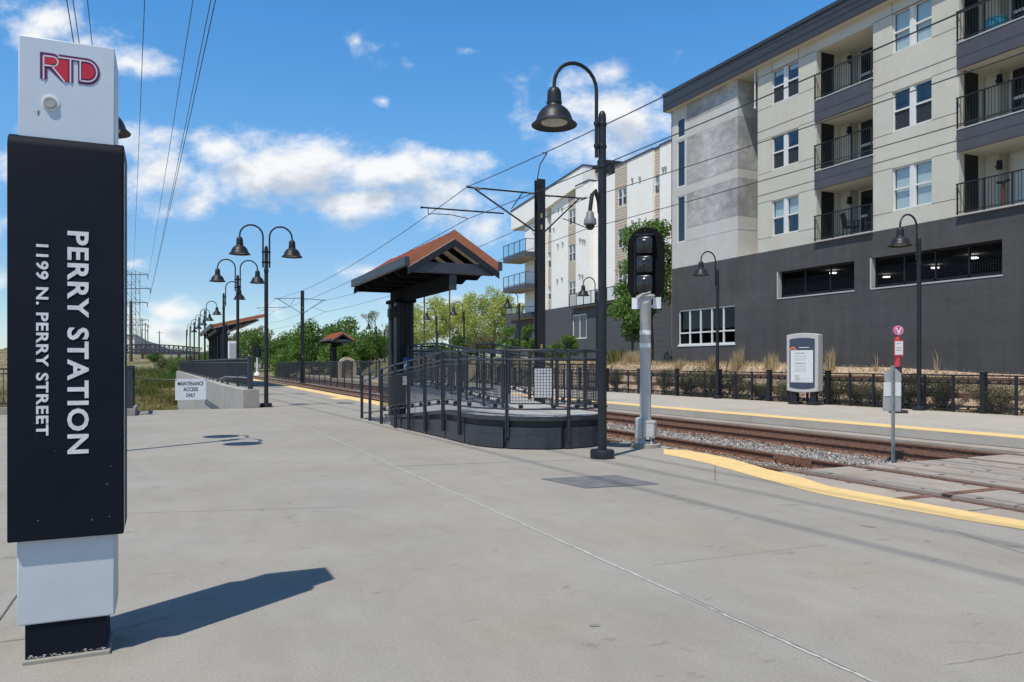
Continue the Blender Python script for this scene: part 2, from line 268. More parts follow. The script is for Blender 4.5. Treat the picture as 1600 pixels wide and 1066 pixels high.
# ------------------------------------------------------------------ mesh helper
class MB:
    def __init__(s): s.v = []; s.f = []; s.m = []; s.cur = 0
    def add(s, vs, fs):
        o = len(s.v); s.v += [tuple(p) for p in vs]; s.f += [tuple(i + o for i in f) for f in fs]; s.m += [s.cur] * len(fs); return s
    def use(s, i): s.cur = i; return s
    def box(s, x0, x1, y0, y1, z0, z1):
        return s.add([(x0, y0, z0), (x1, y0, z0), (x1, y1, z0), (x0, y1, z0), (x0, y0, z1), (x1, y0, z1), (x1, y1, z1), (x0, y1, z1)],
                     [(3, 2, 1, 0), (4, 5, 6, 7), (0, 1, 5, 4), (1, 2, 6, 5), (2, 3, 7, 6), (3, 0, 4, 7)])
    def quad(s, *p): return s.add(p, [tuple(range(len(p)))])
    def bar(s, p, q, w, h, up=(0, 0, 1)):
        p = Vector(p); q = Vector(q); d = (q - p).normalized(); up = Vector(up)
        if abs(d.dot(up)) > .98: up = Vector((1, 0, 0)) if abs(d.x) < .9 else Vector((0, 1, 0))
        a = d.cross(up).normalized(); b = a.cross(d).normalized(); a *= w / 2; b *= h / 2
        return s.add([p - a - b, p + a - b, p + a + b, p - a + b, q - a - b, q + a - b, q + a + b, q - a + b],
                     [(3, 2, 1, 0), (4, 5, 6, 7), (0, 1, 5, 4), (1, 2, 6, 5), (2, 3, 7, 6), (3, 0, 4, 7)])
    def tube(s, path, r, seg=8, cap=True):
        path = [Vector(p) for p in path]; n = len(path); rs = r if isinstance(r, (list, tuple)) else [r] * n
        up = None; vs = []; fs = []
        for i, p in enumerate(path):
            d = (path[min(i + 1, n - 1)] - path[max(i - 1, 0)]).normalized()
            if up is None: up = Vector((0, 0, 1)) if abs(d.z) < .9 else Vector((1, 0, 0))
            a = d.cross(up)
            if a.length < 1e-4: a = d.cross(Vector((0, 1, 0)))
            a.normalize(); b = a.cross(d).normalized(); up = b
            for k in range(seg):
                t = 2 * math.pi * k / seg; vs.append(p + a * (rs[i] * math.cos(t)) + b * (rs[i] * math.sin(t)))
        for i in range(n - 1):
            for k in range(seg):
                k2 = (k + 1) % seg; fs.append((i * seg + k, i * seg + k2, (i + 1) * seg + k2, (i + 1) * seg + k))
        if cap: fs.append(tuple(range(seg))); fs.append(tuple((n - 1) * seg + k for k in range(seg)))
        return s.add(vs, fs)
    def lathe(s, prof, c=(0, 0, 0), seg=24, cap=True):
        vs = []; fs = []; n = len(prof)
        for (r, z) in prof:
            for k in range(seg):
                t = 2 * math.pi * k / seg; vs.append((c[0] + r * math.cos(t), c[1] + r * math.sin(t), c[2] + z))
        for i in range(n - 1):
            for k in range(seg):
                k2 = (k + 1) % seg; fs.append((i * seg + k, i * seg + k2, (i + 1) * seg + k2, (i + 1) * seg + k))
        if cap: fs.append(tuple(range(seg))); fs.append(tuple((n - 1) * seg + k for k in range(seg)))
        return s.add(vs, fs)
    def prism(s, pts, ext):
        n = len(pts); e = Vector(ext); vs = [Vector(p) for p in pts] + [Vector(p) + e for p in pts]
        fs = [tuple(range(n)), tuple(range(2 * n - 1, n - 1, -1))] + [(i, (i + 1) % n, n + (i + 1) % n, n + i) for i in range(n)]
        return s.add(vs, fs)
    def ball(s, c, r, seg=10, rings=6):
        return s.lathe([(r * math.sin(math.pi * i / rings) + 1e-5, -r * math.cos(math.pi * i / rings)) for i in range(rings + 1)], c, seg, False)
    def xf(s, mtx, i0=0):
        s.v = s.v[:i0] + [tuple(mtx @ Vector(p)) for p in s.v[i0:]]; return s
    def build(s, name, m, parent=None, bevel=0.0, sharp=35, recalc=True):
        me = bpy.data.meshes.new(name); off = origin_of(parent)
        me.from_pydata([(p[0] - off.x, p[1] - off.y, p[2] - off.z) for p in s.v], [], s.f)
        ml = m if isinstance(m, (list, tuple)) else [m]
        for k in ml: me.materials.append(k)
        if len(ml) > 1: me.polygons.foreach_set('material_index', s.m)
        if recalc and len(s.f) < 60000:
            bm = bmesh.new(); bm.from_mesh(me); bmesh.ops.recalc_face_normals(bm, faces=bm.faces); bm.to_mesh(me); bm.free()
        me.polygons.foreach_set('use_smooth', [True] * len(me.polygons)); me.set_sharp_from_angle(angle=R(sharp)); me.update()
        o = bpy.data.objects.new(name, me); COL.objects.link(o)
        if parent is not None: o.parent = parent
        if bevel:
            bv = o.modifiers.new('bevel', 'BEVEL'); bv.width = bevel; bv.segments = 2; bv.limit_method = 'ANGLE'; bv.angle_limit = R(40)
        return o
def origin_of(p):
    o = Vector((0, 0, 0))
    while p is not None: o += Vector(p.location); p = p.parent
    return o
def arr(name, verts, faces, m, parent=None, smooth=False):
    me = bpy.data.meshes.new(name); nv = len(verts); nf = len(faces); k = faces.shape[1]; off = origin_of(parent)
    me.vertices.add(nv); me.vertices.foreach_set('co', (verts - np.array(off)[None, :]).astype(np.float32).ravel())
    me.loops.add(nf * k); me.loops.foreach_set('vertex_index', faces.astype(np.int32).ravel())
    me.polygons.add(nf); me.polygons.foreach_set('loop_start', np.arange(0, nf * k, k, dtype=np.int32))
    if smooth: me.polygons.foreach_set('use_smooth', [True] * nf)
    me.materials.append(m); me.update(calc_edges=True); me.validate()
    o = bpy.data.objects.new(name, me); COL.objects.link(o)
    if parent is not None: o.parent = parent
    return o
def thing(name, label, cat, loc=(0, 0, 0), group=None):
    o = bpy.data.objects.new(name, None); COL.objects.link(o); o.location = loc; o.empty_display_size = .3
    o['label'] = label; o['category'] = cat
    if group: o['group'] = group
    return o
def tag(o, label, cat, group=None):
    o['label'] = label; o['category'] = cat
    if group: o['group'] = group
    return o
def structure(o): o['kind'] = 'structure'; return o
def stuff(o): o['kind'] = 'stuff'; return o
def dup(root, loc, rz=0.0, label=None, sc=None):
    def cp(o, par):
        c = o.copy(); COL.objects.link(c)
        if par is not None: c.parent = par
        for ch in list(o.children): cp(ch, c)
        return c
    c = cp(root, None); c.location = loc; c.rotation_euler = (0, 0, rz)
    if sc: c.scale = (sc, sc, sc) if not isinstance(sc, tuple) else sc
    if label: c['label'] = label
    return c
def text_mesh(txt, size, m, parent, mtx, name='lettering', depth=.004, spacing=1.0, bold=0.0, align='CENTER'):
    cu = bpy.data.curves.new('txt', 'FONT'); cu.body = txt; cu.size = size; cu.extrude = depth; cu.offset = bold; cu.space_character = spacing
    cu.align_x = align; cu.align_y = 'CENTER'; cu.resolution_u = 3
    ob = bpy.data.objects.new('txt', cu); COL.objects.link(ob)
    dg = bpy.context.evaluated_depsgraph_get(); me = bpy.data.meshes.new_from_object(ob.evaluated_get(dg)); me.name = name
    bpy.data.objects.remove(ob)
    me.transform(Matrix.Translation(-origin_of(parent)) @ mtx); me.materials.clear(); me.materials.append(m)
    o = bpy.data.objects.new(name, me); COL.objects.link(o); o.parent = parent
    return o
def sstep(a, b, x):
    t = np.clip((x - a) / (b - a), 0, 1); return t * t * (3 - 2 * t)
# ------------------------------------------------------------------ terrain, platforms, tracks
def noise2(x, y, seed=0):
    v = 0
    rs = np.random.RandomState(seed)
    for i in range(5):
        f = .07 * 2 ** i; a = rs.uniform(0, 6.28, 4); v = v + (np.sin(x * f * 1.3 + y * f * .6 + a[0]) * np.sin(y * f * 1.1 - x * f * .4 + a[1])) / 1.6 ** i
    return v
def H(x, y):
    x = np.asarray(x, float); y = np.asarray(y, float)
    base = np.full(x.shape, -1.0)
    # ravine side to the west of the platform
    zl = np.interp(y, [20, 26, 35, 60, 85, 105, 130, 165, 210, 270, 400, 900], [-2.4, -2.5, -3.0, -3.4, -3.2, -2.5, -.9, 1.6, 3.2, 4.0, 5, 6])
    zl = zl + np.clip((-x - 14) * .05, 0, 2.2) * sstep(40, 90, y) + noise2(x, y, 3) * .10
    wl = 1 - sstep(1.3, 3.4, x)
    wl = wl * sstep(18, 20, y)
    far = sstep(96, 112, y)
    zf = np.interp(y, [90, 112, 160, 210, 400], [-.6, -.2, 1.2, 2.8, 5.0]) + noise2(x, y, 5) * .12
    z = base * (1 - wl) + zl * wl
    z = z * (1 - far * (1 - wl)) + zf * far * (1 - wl)
    # bank up to the houses on the east
    xe = fence_x(y)
    up = sstep(.9, 2.9, x - xe) * 1.56 - .12 + .1 * sstep(3, 14, x - xe) + sstep(38, 75, y) * sstep(2, 9, x - xe) * .6
    up = up + noise2(x * 5, y * 5, 8) * .035
    we = sstep(-.2, .3, x - xe)
    return z * (1 - we) + up * we
def fence_x(y): return np.interp(y, [-20, 14.9, 34, 45, 120], [24.05, 21.95, 20.8, 20.6, 20.6])
def far_edge(y): return np.interp(y, [-20, 10, 22, 28, 120], [17.0, 15.42, 14.9, 14.8, 14.8])

def sheet(name, xs, ys, m, hf=H):
    X, Y = np.meshgrid(xs, ys); Z = hf(X, Y); V = np.stack([X, Y, Z], -1).reshape(-1, 3); nx = len(xs)
    i = np.arange((len(ys) - 1) * nx).reshape(-1, nx)[:, :-1].ravel()
    return arr(name, V, np.stack([i, i + 1, i + nx + 1, i + nx], 1), m, smooth=True)
def ground_mat():
    m = bpy.data.materials.new('rough_ground'); m.use_nodes = True; nt = m.node_tree; N = nt.nodes; L = nt.links; b = N['Principled BSDF']; b.inputs['Roughness'].default_value = .95
    tc = N.new('ShaderNodeTexCoord')
    def nz(s, d): 
        n = N.new('ShaderNodeTexNoise'); n.inputs['Scale'].default_value = s; n.inputs['Detail'].default_value = d; n.inputs['Roughness'].default_value = .65; L.new(tc.outputs['Object'], n.inputs['Vector']); return n.outputs['Fac']
    r1 = N.new('ShaderNodeValToRGB'); e = r1.color_ramp.elements
    e[0].position = .36; e[0].color = (.085, .10, .03, 1); e[1].position = .62; e[1].color = (.36, .285, .17, 1)
    k = r1.color_ramp.elements.new(.5); k.color = (.21, .185, .085, 1); L.new(nz(.12, 9), r1.inputs[0])
    r2 = N.new('ShaderNodeMapRange'); r2.inputs['From Min'].default_value = .3; r2.inputs['From Max'].default_value = .7; r2.inputs['To Min'].default_value = .65; r2.inputs['To Max'].default_value = 1.35; L.new(nz(4, 10), r2.inputs['Value'])
    sc = N.new('ShaderNodeVectorMath'); sc.operation = 'SCALE'; L.new(r1.outputs[0], sc.inputs[0]); L.new(r2.outputs[0], sc.inputs['Scale']); L.new(sc.outputs[0], b.inputs['Base Color'])
    bp = N.new('ShaderNodeBump'); bp.inputs['Distance'].default_value = .1; bp.inputs['Strength'].default_value = .6; L.new(nz(9, 8), bp.inputs['Height']); L.new(bp.outputs[0], b.inputs['Normal'])
    return m
M['ground'] = ground_mat()
xs = np.concatenate([[-2500, -1200, -600, -300, -160, -100, -70], np.arange(-50, -12, 3), np.arange(-12, 8, .6), np.arange(8, 20, 2), np.arange(20, 30, .25), np.arange(30, 70, 3), [80, 110, 160, 300, 600, 1200, 2500]])
ys = np.concatenate([[-400, -120, -60, -30], np.arange(-20, 60, .8), np.arange(60, 130, 2), np.arange(130, 260, 8), [280, 320, 400, 500, 700, 1000, 1600, 2600]])
structure(sheet('ground', xs, ys, M['ground']))

# straw-covered bank between the fence and the houses
ysk = np.arange(2, 44, .4); offk = np.array([.24, .5, .9, 1.3, 1.7, 2.1, 2.5, 2.9, 3.3]); Xk = fence_x(ysk)[:, None] + offk[None]; Yk = np.repeat(ysk[:, None], len(offk), 1); Zk = H(Xk, Yk) + .03
nk = len(offk); ik = np.arange((len(ysk) - 1) * nk).reshape(-1, nk)[:, :-1].ravel()
structure(arr('bank', np.stack([Xk, Yk, Zk], -1).reshape(-1, 3), np.stack([ik, ik + 1, ik + nk + 1, ik + nk], 1), M['banksoil'], smooth=True))

# near platform: one slab whose trackside edge bends in towards the crossing
EDGE_PX = [(1600, 814), (1500, 797), (1405, 780), (1295, 760), (1250, 745), (1200, 733.7), (1146, 717.5), (1108.7, 710), (1071, 703.4), (1037.5, 702)]
EDGE = [Vector((7.42, -12, 0)), Vector((7.42, 3, 0))] + [G(*p) for p in EDGE_PX]
LIP = [(8.15, 11.2), (8.2, 11.75), (7.9, 12.35), (7.55, 12.7)]
plat = [(-30, -12)] + [(p.x, p.y) for p in EDGE] + LIP + [(7.55, 96), (1.55, 96), (2.55, 33), (2.87, 26.75), (2.3, 26.65), (-1.05, 26.75), (-30, 26.75)]
mb = MB(); mb.prism([(x, y, 0) for x, y in plat], (0, 0, -2.6)); structure(mb.build('platform', M['concrete']))
# yellow strip along the near edge
LOW_PX = [(1600, 828), (1500, 812), (1400, 794), (1300, 776), (1255, 766), (1200, 751), (1155, 738), (1108.7, 725), (1071, 716.5), (1037.5, 710)]
up_ = [Vector((7.42, -12, 0)), Vector((7.42, 3, 0))] + [G(*p) for p in EDGE_PX]; lo_ = [Vector((6.95, -12, 0)), Vector((6.95, 3, 0))] + [G(*p) for p in LOW_PX]
mb = MB()
def ribbon(mb, A, B, z):
    for i in range(len(A) - 1):
        mb.quad((A[i].x - .01, A[i].y, z), (B[i].x, B[i].y, z), (B[i + 1].x, B[i + 1].y, z), (A[i + 1].x - .01, A[i + 1].y, z))
ribbon(mb, up_, lo_, .004)
mb.quad((6.85, 25, .004), (7.54, 25, .004), (7.54, 95.9, .004), (6.85, 95.9, .004))
mb.quad((6.35, 31.5, .004), (6.845, 31.5, .004), (6.845, 33.2, .004), (6.35, 33.2, .004))
structure(mb.build('platform_edge_marking', M['yellow']))
# saw joints and the pale sealant line of the slab, a few hairline cracks
mb = MB()
def strip(mb, pts, w, z):
    for a, b in zip(pts[:-1], pts[1:]):
        a = Vector(a); b = Vector(b); d = (b - a).normalized(); n = Vector((-d.y, d.x, 0)) * w / 2
        mb.quad((a.x - n.x, a.y - n.y, z), (a.x + n.x, a.y + n.y, z), (b.x + n.x, b.y + n.y, z), (b.x - n.x, b.y - n.y, z))
rnd = random.Random(4)
def wob(a, b, n, amp):
    a = Vector(a); b = Vector(b); d = (b - a).normalized(); nn = Vector((-d.y, d.x, 0)); return [a + (b - a) * i / n + nn * rnd.uniform(-amp, amp) for i in range(n + 1)]
j0 = G(430, 645); j1 = G(1365, 1066); jd = (j1 - j0)
JOINT = [j0 + jd * t for t in (-.0, .25, .5, .75, .9, .97, 1.0, 1.12)]
for a, b in zip(JOINT[:-1], JOINT[1:]): strip(mb, wob(a, b, 16, .006), .020, .004)
structure(mb.build('joint_sealant', M['sealant']))
mb = MB()
strip(mb, wob(j0 + jd * .93 + Vector((.012, 0, 0)), j0 + jd * .995 + Vector((.012, 0, 0)), 9, .003), .005, .006)
strip(mb, wob(G(612, 729), G(900, 719), 20, .004), .012, .004)
strip(mb, wob(G(1020, 884), G(1290, 852), 20, .004), .003, .004)
strip(mb, wob(G(1117, 727), G(1117, 752), 6, .002), .010, .004)
strip(mb, wob(G(185, 803), G(560, 792), 20, .004), .005, .004)
strip(mb, wob(G(0, 1004), G(40, 999), 6, .003), .006, .004); strip(mb, wob(G(-30, 1010), G(30, 926), 5, .002), .010, .004)
strip(mb, wob(G(165, 990), G(260, 965), 8, .01), .004, .004); strip(mb, wob(G(1480, 1040), G(1600, 1020), 8, .006), .0025, .004); strip(mb, wob(G(1490, 830), G(1600, 866), 8, .006), .006, .004)
for y in (31, 38, 45, 53, 61): strip(mb, [(2.9, y, 0), (6.8, y, 0)], .02, .004)
structure(mb.build('slab_joint', M['joint']))
mb = MB(); rnd = random.Random(21)
for k in range(24):
    x, y = rnd.uniform(-2.5, 7), rnd.uniform(2.2, 16); r = rnd.uniform(.008, .035) * rnd.uniform(.5, 1.3); st = rnd.uniform(1, 2.6); a0 = rnd.uniform(0, 3)
    p = []
    for j in range(9):
        a = j * 6.28 / 9; dx, dy = r * st * math.cos(a) * rnd.uniform(.5, 1.3), r * math.sin(a) * rnd.uniform(.5, 1.3); p.append((x + dx * math.cos(a0) - dy * math.sin(a0), y + dx * math.sin(a0) + dy * math.cos(a0), .0035))
    mb.quad(*p)
structure(mb.build('platform_stain', M['stainmat']))
mb = MB(); q = [G(845, 748.5), G(915, 763.5), G(1030, 757), G(961, 743)]; mb.prism([(p.x, p.y, .004) for p in q], (0, 0, .003))
tag(mb.build('pavement_patch', M['patch']), 'dark grey square patch set into the pale concrete by the tall lamp', 'patch')

# far platform
mb = MB(); yy = [-12, 0, 5, 10, 16, 22, 28, 40, 70, 100]
mb.prism([(float(far_edge(y)), y, 0) for y in yy] + [(float(fence_x(y)) + .22, y, 0) for y in reversed(yy)], (0, 0, -.19)); structure(mb.build('far_platform', M['farcon']))
mb = MB(); mb.prism([(float(far_edge(y)) + .004, y, -.19) for y in yy] + [(float(far_edge(y)) + 1.0, y, -.19) for y in reversed(yy)], (0, 0, -.5)); structure(mb.build('far_platform_wall', M['facecon']))
mb = MB()
for a, b in zip(yy[:-1], yy[1:]): mb.quad((float(far_edge(a)), a, .004), (float(far_edge(a)) + .72, a, .004), (float(far_edge(b)) + .72, b, .004), (float(far_edge(b)), b, .004))
structure(mb.build('far_platform_edge_marking', M['yellow']))
mb = MB()
for a, b in zip(yy[:-1], yy[1:]):
    ea, eb = float(far_edge(a)), float(far_edge(b)); mb.add([(ea - .45, a, -.21), (ea - .02, a, -.2), (eb - .02, b, -.2), (eb - .45, b, -.21), (ea - .45, a, -.5), (eb - .45, b, -.5)], [(0, 1, 2, 3), (0, 3, 5, 4)])
structure(mb.build('trackside_apron', M['slab']))

# track bed
bal = concrete_mat('ballast_ground', (.27, .255, .235), fine=.5, big=.15, spots=True, sc=1.3, bump=1.0)
brn = concrete_mat('stained_ballast', (.20, .135, .10), fine=.45, big=.2, spots=True, sc=1.3, bump=1.0)
structure(sheet('track_bed', np.arange(7.3, 15.6, .35), np.concatenate([np.arange(8.5, 40, .4), np.arange(40, 130, 4)]), bal, lambda x, y: -.42 + .02 * noise2(x * 22, y * 22, 2)))
TRK_A = (8.98, 10.42)
def trkB(y): f = float(np.interp(y, [-12, 9, 20, 28, 130], [15.3, 14.38, 14.12, 14.08, 14.08])); return (f - 1.44, f)
mb = MB()
for (x0f, x1f) in ((lambda y: 7.6, lambda y: 10.66), (lambda y: trkB(y)[0] - .22, lambda y: trkB(y)[1] + .5)):
    ysb = [9.2, 12, 16, 20, 24, 28, 60, 120]
    for a, b in zip(ysb[:-1], ysb[1:]): mb.quad((x0f(a), a, -.375), (x1f(a), a, -.375), (x1f(b), b, -.375), (x0f(b), b, -.375))
structure(mb.build('stained_track_bed', brn))
def stones():
    rs = np.random.RandomState(11); P = []
    def region(n, x0, x1, y0, y1, smin, smax, z=-.41):
        y = y0 + (y1 - y0) * rs.rand(n) ** 1.4; P.append(np.stack([rs.uniform(x0, x1, n), y, np.full(n, z) + rs.rand(n) * .045, rs.uniform(smin, smax, n)], 1))
    region(15000, 10.62, 12.75, 9.2, 26, .018, .042, -.42); region(5000, 10.62, 12.6, 20, 45, .03, .05); region(2600, 8.1, 8.9, 9.2, 16, .014, .03, -.40); region(2500, 9.1, 10.3, 9.2, 24, .015, .03, -.385); region(3500, 12.6, 14.2, 9.2, 26, .015, .03, -.385)
    P = np.concatenate(P); n = len(P)
    base = np.array([[1, 0, 0], [-1, 0, 0], [0, 1, 0], [0, -1, 0], [0, 0, .75], [0, 0, -.75]], float); F = np.array([[0, 2, 4], [2, 1, 4], [1, 3, 4], [3, 0, 4], [2, 0, 5], [1, 2, 5], [3, 1, 5], [0, 3, 5]])
    V = base[None] * rs.uniform(.6, 1.25, (n, 6, 1)) * P[:, None, 3:4]; a = rs.uniform(0, 6.28, n); c, s_ = np.cos(a)[:, None], np.sin(a)[:, None]
    tl = rs.uniform(-.7, .7, n)[:, None]; z0 = V[..., 2] + V[..., 0] * tl
    V = np.stack([V[..., 0] * c - V[..., 1] * s_, V[..., 0] * s_ + V[..., 1] * c, z0], -1) + P[:, None, :3]
    F = (F[None] + (np.arange(n) * 6)[:, None, None]).reshape(-1, 3)
    m = bpy.data.materials.new('crushed_stone'); m.use_nodes = True; N = m.node_tree.nodes; L = m.node_tree.links; g = N.new('ShaderNodeNewGeometry'); r = N.new('ShaderNodeValToRGB')
    r.color_ramp.elements[0].color = (.20, .19, .18, 1); r.color_ramp.elements[1].color = (.66, .63, .58, 1); k = r.color_ramp.elements.new(.6); k.color = (.42, .395, .36, 1); k = r.color_ramp.elements.new(.8); k.color = (.26, .19, .15, 1)
    L.new(g.outputs['Random Per Island'], r.inputs[0]); L.new(r.outputs[0], N['Principled BSDF'].inputs['Base Color']); N['Principled BSDF'].inputs['Roughness'].default_value = .9
    stuff(arr('ballast_gravel', V.reshape(-1, 3), F, m))
stones()

# rails
def rail_prism(mb, xa, ya, xb, yb, zt):
    prof = [(-.07, -.17), (.07, -.17), (.07, -.155), (.01, -.135), (.01, -.045), (.036, -.03), (.036, -.004), (.028, 0), (-.028, 0), (-.036, -.004), (-.036, -.03), (-.01, -.045), (-.01, -.135), (-.07, -.155)]
    n = len(prof); mb.add([(xa + p[0], ya, zt + p[1]) for p in prof] + [(xb + p[0], yb, zt + p[1]) for p in prof], [tuple(range(n)), tuple(range(n, 2 * n))])
    o = len(mb.v) - 2 * n
    for i in range(n):
        mb.f.append((o + i, o + (i + 1) % n, o + n + (i + 1) % n, o + n + i)); mb.m.append(1 if i == 7 else 0)
def track(name, label, fx, y0, y1, guard=()):
    t = thing(name, label, 'railway track', (fx(20)[0], y0, -.42))
    seg = [y0, 9.2, 14, 18, 22, 26, 30, 60, y1]
    for k in (0, 1):
        mb = MB()
        for a, b in zip(seg[:-1], seg[1:]): rail_prism(mb, fx(a)[k], a, fx(b)[k], b, -.2)
        mb.build('rail', [M['rust'], M['railtop']], t)
    for (off, k, a, b) in guard:
        mb = MB(); ss = [s_ for s_ in seg if a < s_ < b]; ss = [a] + ss + [b]
        for p, q in zip(ss[:-1], ss[1:]): rail_prism(mb, fx(p)[k] + off, p, fx(q)[k] + off, q, -.19)
        mb.build('guard_rail', [M['rust'], M['railtop']], t)
    y = 9.6; n = 0
    while y < 60 and n < 84:
        a, b = fx(y); mb = MB(); mb.box(a - .42, b + .42, y - .12, y + .12, -.45, -.365)
        o = mb.build('sleeper', M['tie'], t)
        mb = MB()
        for k in (0, 1):
            mb.box(fx(y)[k] - .17, fx(y)[k] + .17, y - .085, y + .085, -.364, -.35)
            for sx in (-.115, .115): mb.box(fx(y)[k] + sx - .025, fx(y)[k] + sx + .025, y - .03, y + .03, -.352, -.315)
        mb.build('rail_clip', M['rust'], o)
        y += .62; n += 1
    for (k, y) in ((1, 10.6), (1, 19)):
        mb = MB(); x = fx(y)[k]
        for sx in (-1, 1): mb.box(x + sx * .06 - .02, x + sx * .06 + .02, y - .45, y + .45, -.345, -.235)
        for i in range(6): mb.box(x - .11, x + .11, y - .38 + i * .15, y - .35 + i * .15, -.305, -.275)
        mb.build('rail_joint_plate', M['rust'], t)
    return t
track('rail_track', 'rusty track beside the grey walkway, nearer of the two tracks', lambda y: TRK_A, -12, 130)
track('rail_track', 'rusty track with doubled rails in front of the opposite platform', trkB, -12, 130, guard=((.16, 0, 9.2, 24), (-.16, 1, 9.2, 24)))
# the crossing: concrete panels with dark gaps for the rails
mb = MB()
def slabq(xa, xb, ya, yb, z=-.195):
    fxa = xa if callable(xa) else (lambda y: xa); fxb = xb if callable(xb) else (lambda y: xb)
    mb.prism([(fxa(ya), ya, z), (fxb(ya), ya, z), (fxb(yb), yb, z), (fxa(yb), yb, z)], (0, 0, -.15))
A0, A1 = TRK_A
cuts = [-12, -6, -1, 2.5, 5.85, 9.2]
for ya, yb in zip(cuts[:-1], cuts[1:]):
    g = .018
    slabq(A0 + .22, A1 - .22, ya + g, yb - g); slabq(A1 + .14, 11.55, ya + g, yb - g); slabq(11.57, lambda y: trkB(y)[0] - .07, ya + g, yb - g)
    slabq(lambda y: trkB(y)[0] + .17, lambda y: trkB(y)[1] - .17, ya + g, yb - g); slabq(lambda y: trkB(y)[1] + .07, lambda y: float(far_edge(y)) - .47, ya + g, yb - g); slabq(8.05, A0 - .14, ya + g, yb - g)
slabq(7.35, 8.04, -12, 9.6)
structure(mb.build('crossing_slab', M['slab']))
mb = MB(); mb.box(7.3, 15.6, -12, 9.15, -.5, -.235); structure(mb.build('crossing_base', M['rust']))
mb = MB(); rnd = random.Random(3)
for ya, yb in zip(cuts[:-1], cuts[1:]):
    for (xa, xb) in ((A0 + .3, A1 - .3), (A1 + .3, 11.4), (8.2, 8.8), (11.8, 12.6)):
        for y in np.linspace(ya + .5, yb - .5, 4):
            for x in (xa, xb):
                r = rnd.uniform(.025, .06); p = [(x + r * math.cos(k) * rnd.uniform(.7, 1.3), y + r * .8 * math.sin(k) * rnd.uniform(.7, 1.3), -.191) for k in np.linspace(0, 5.5, 9)]; mb.quad(*p)
structure(mb.build('lifting_hole', M['joint']))
mb = MB(); mb.box(8.1, A0 - .1, 6.65, 6.79, -.191, -.187); mb.box(A0 + .17, A1 - .17, 6.65, 6.79, -.191, -.187); structure(mb.build('crossing_strip', M['rust']))
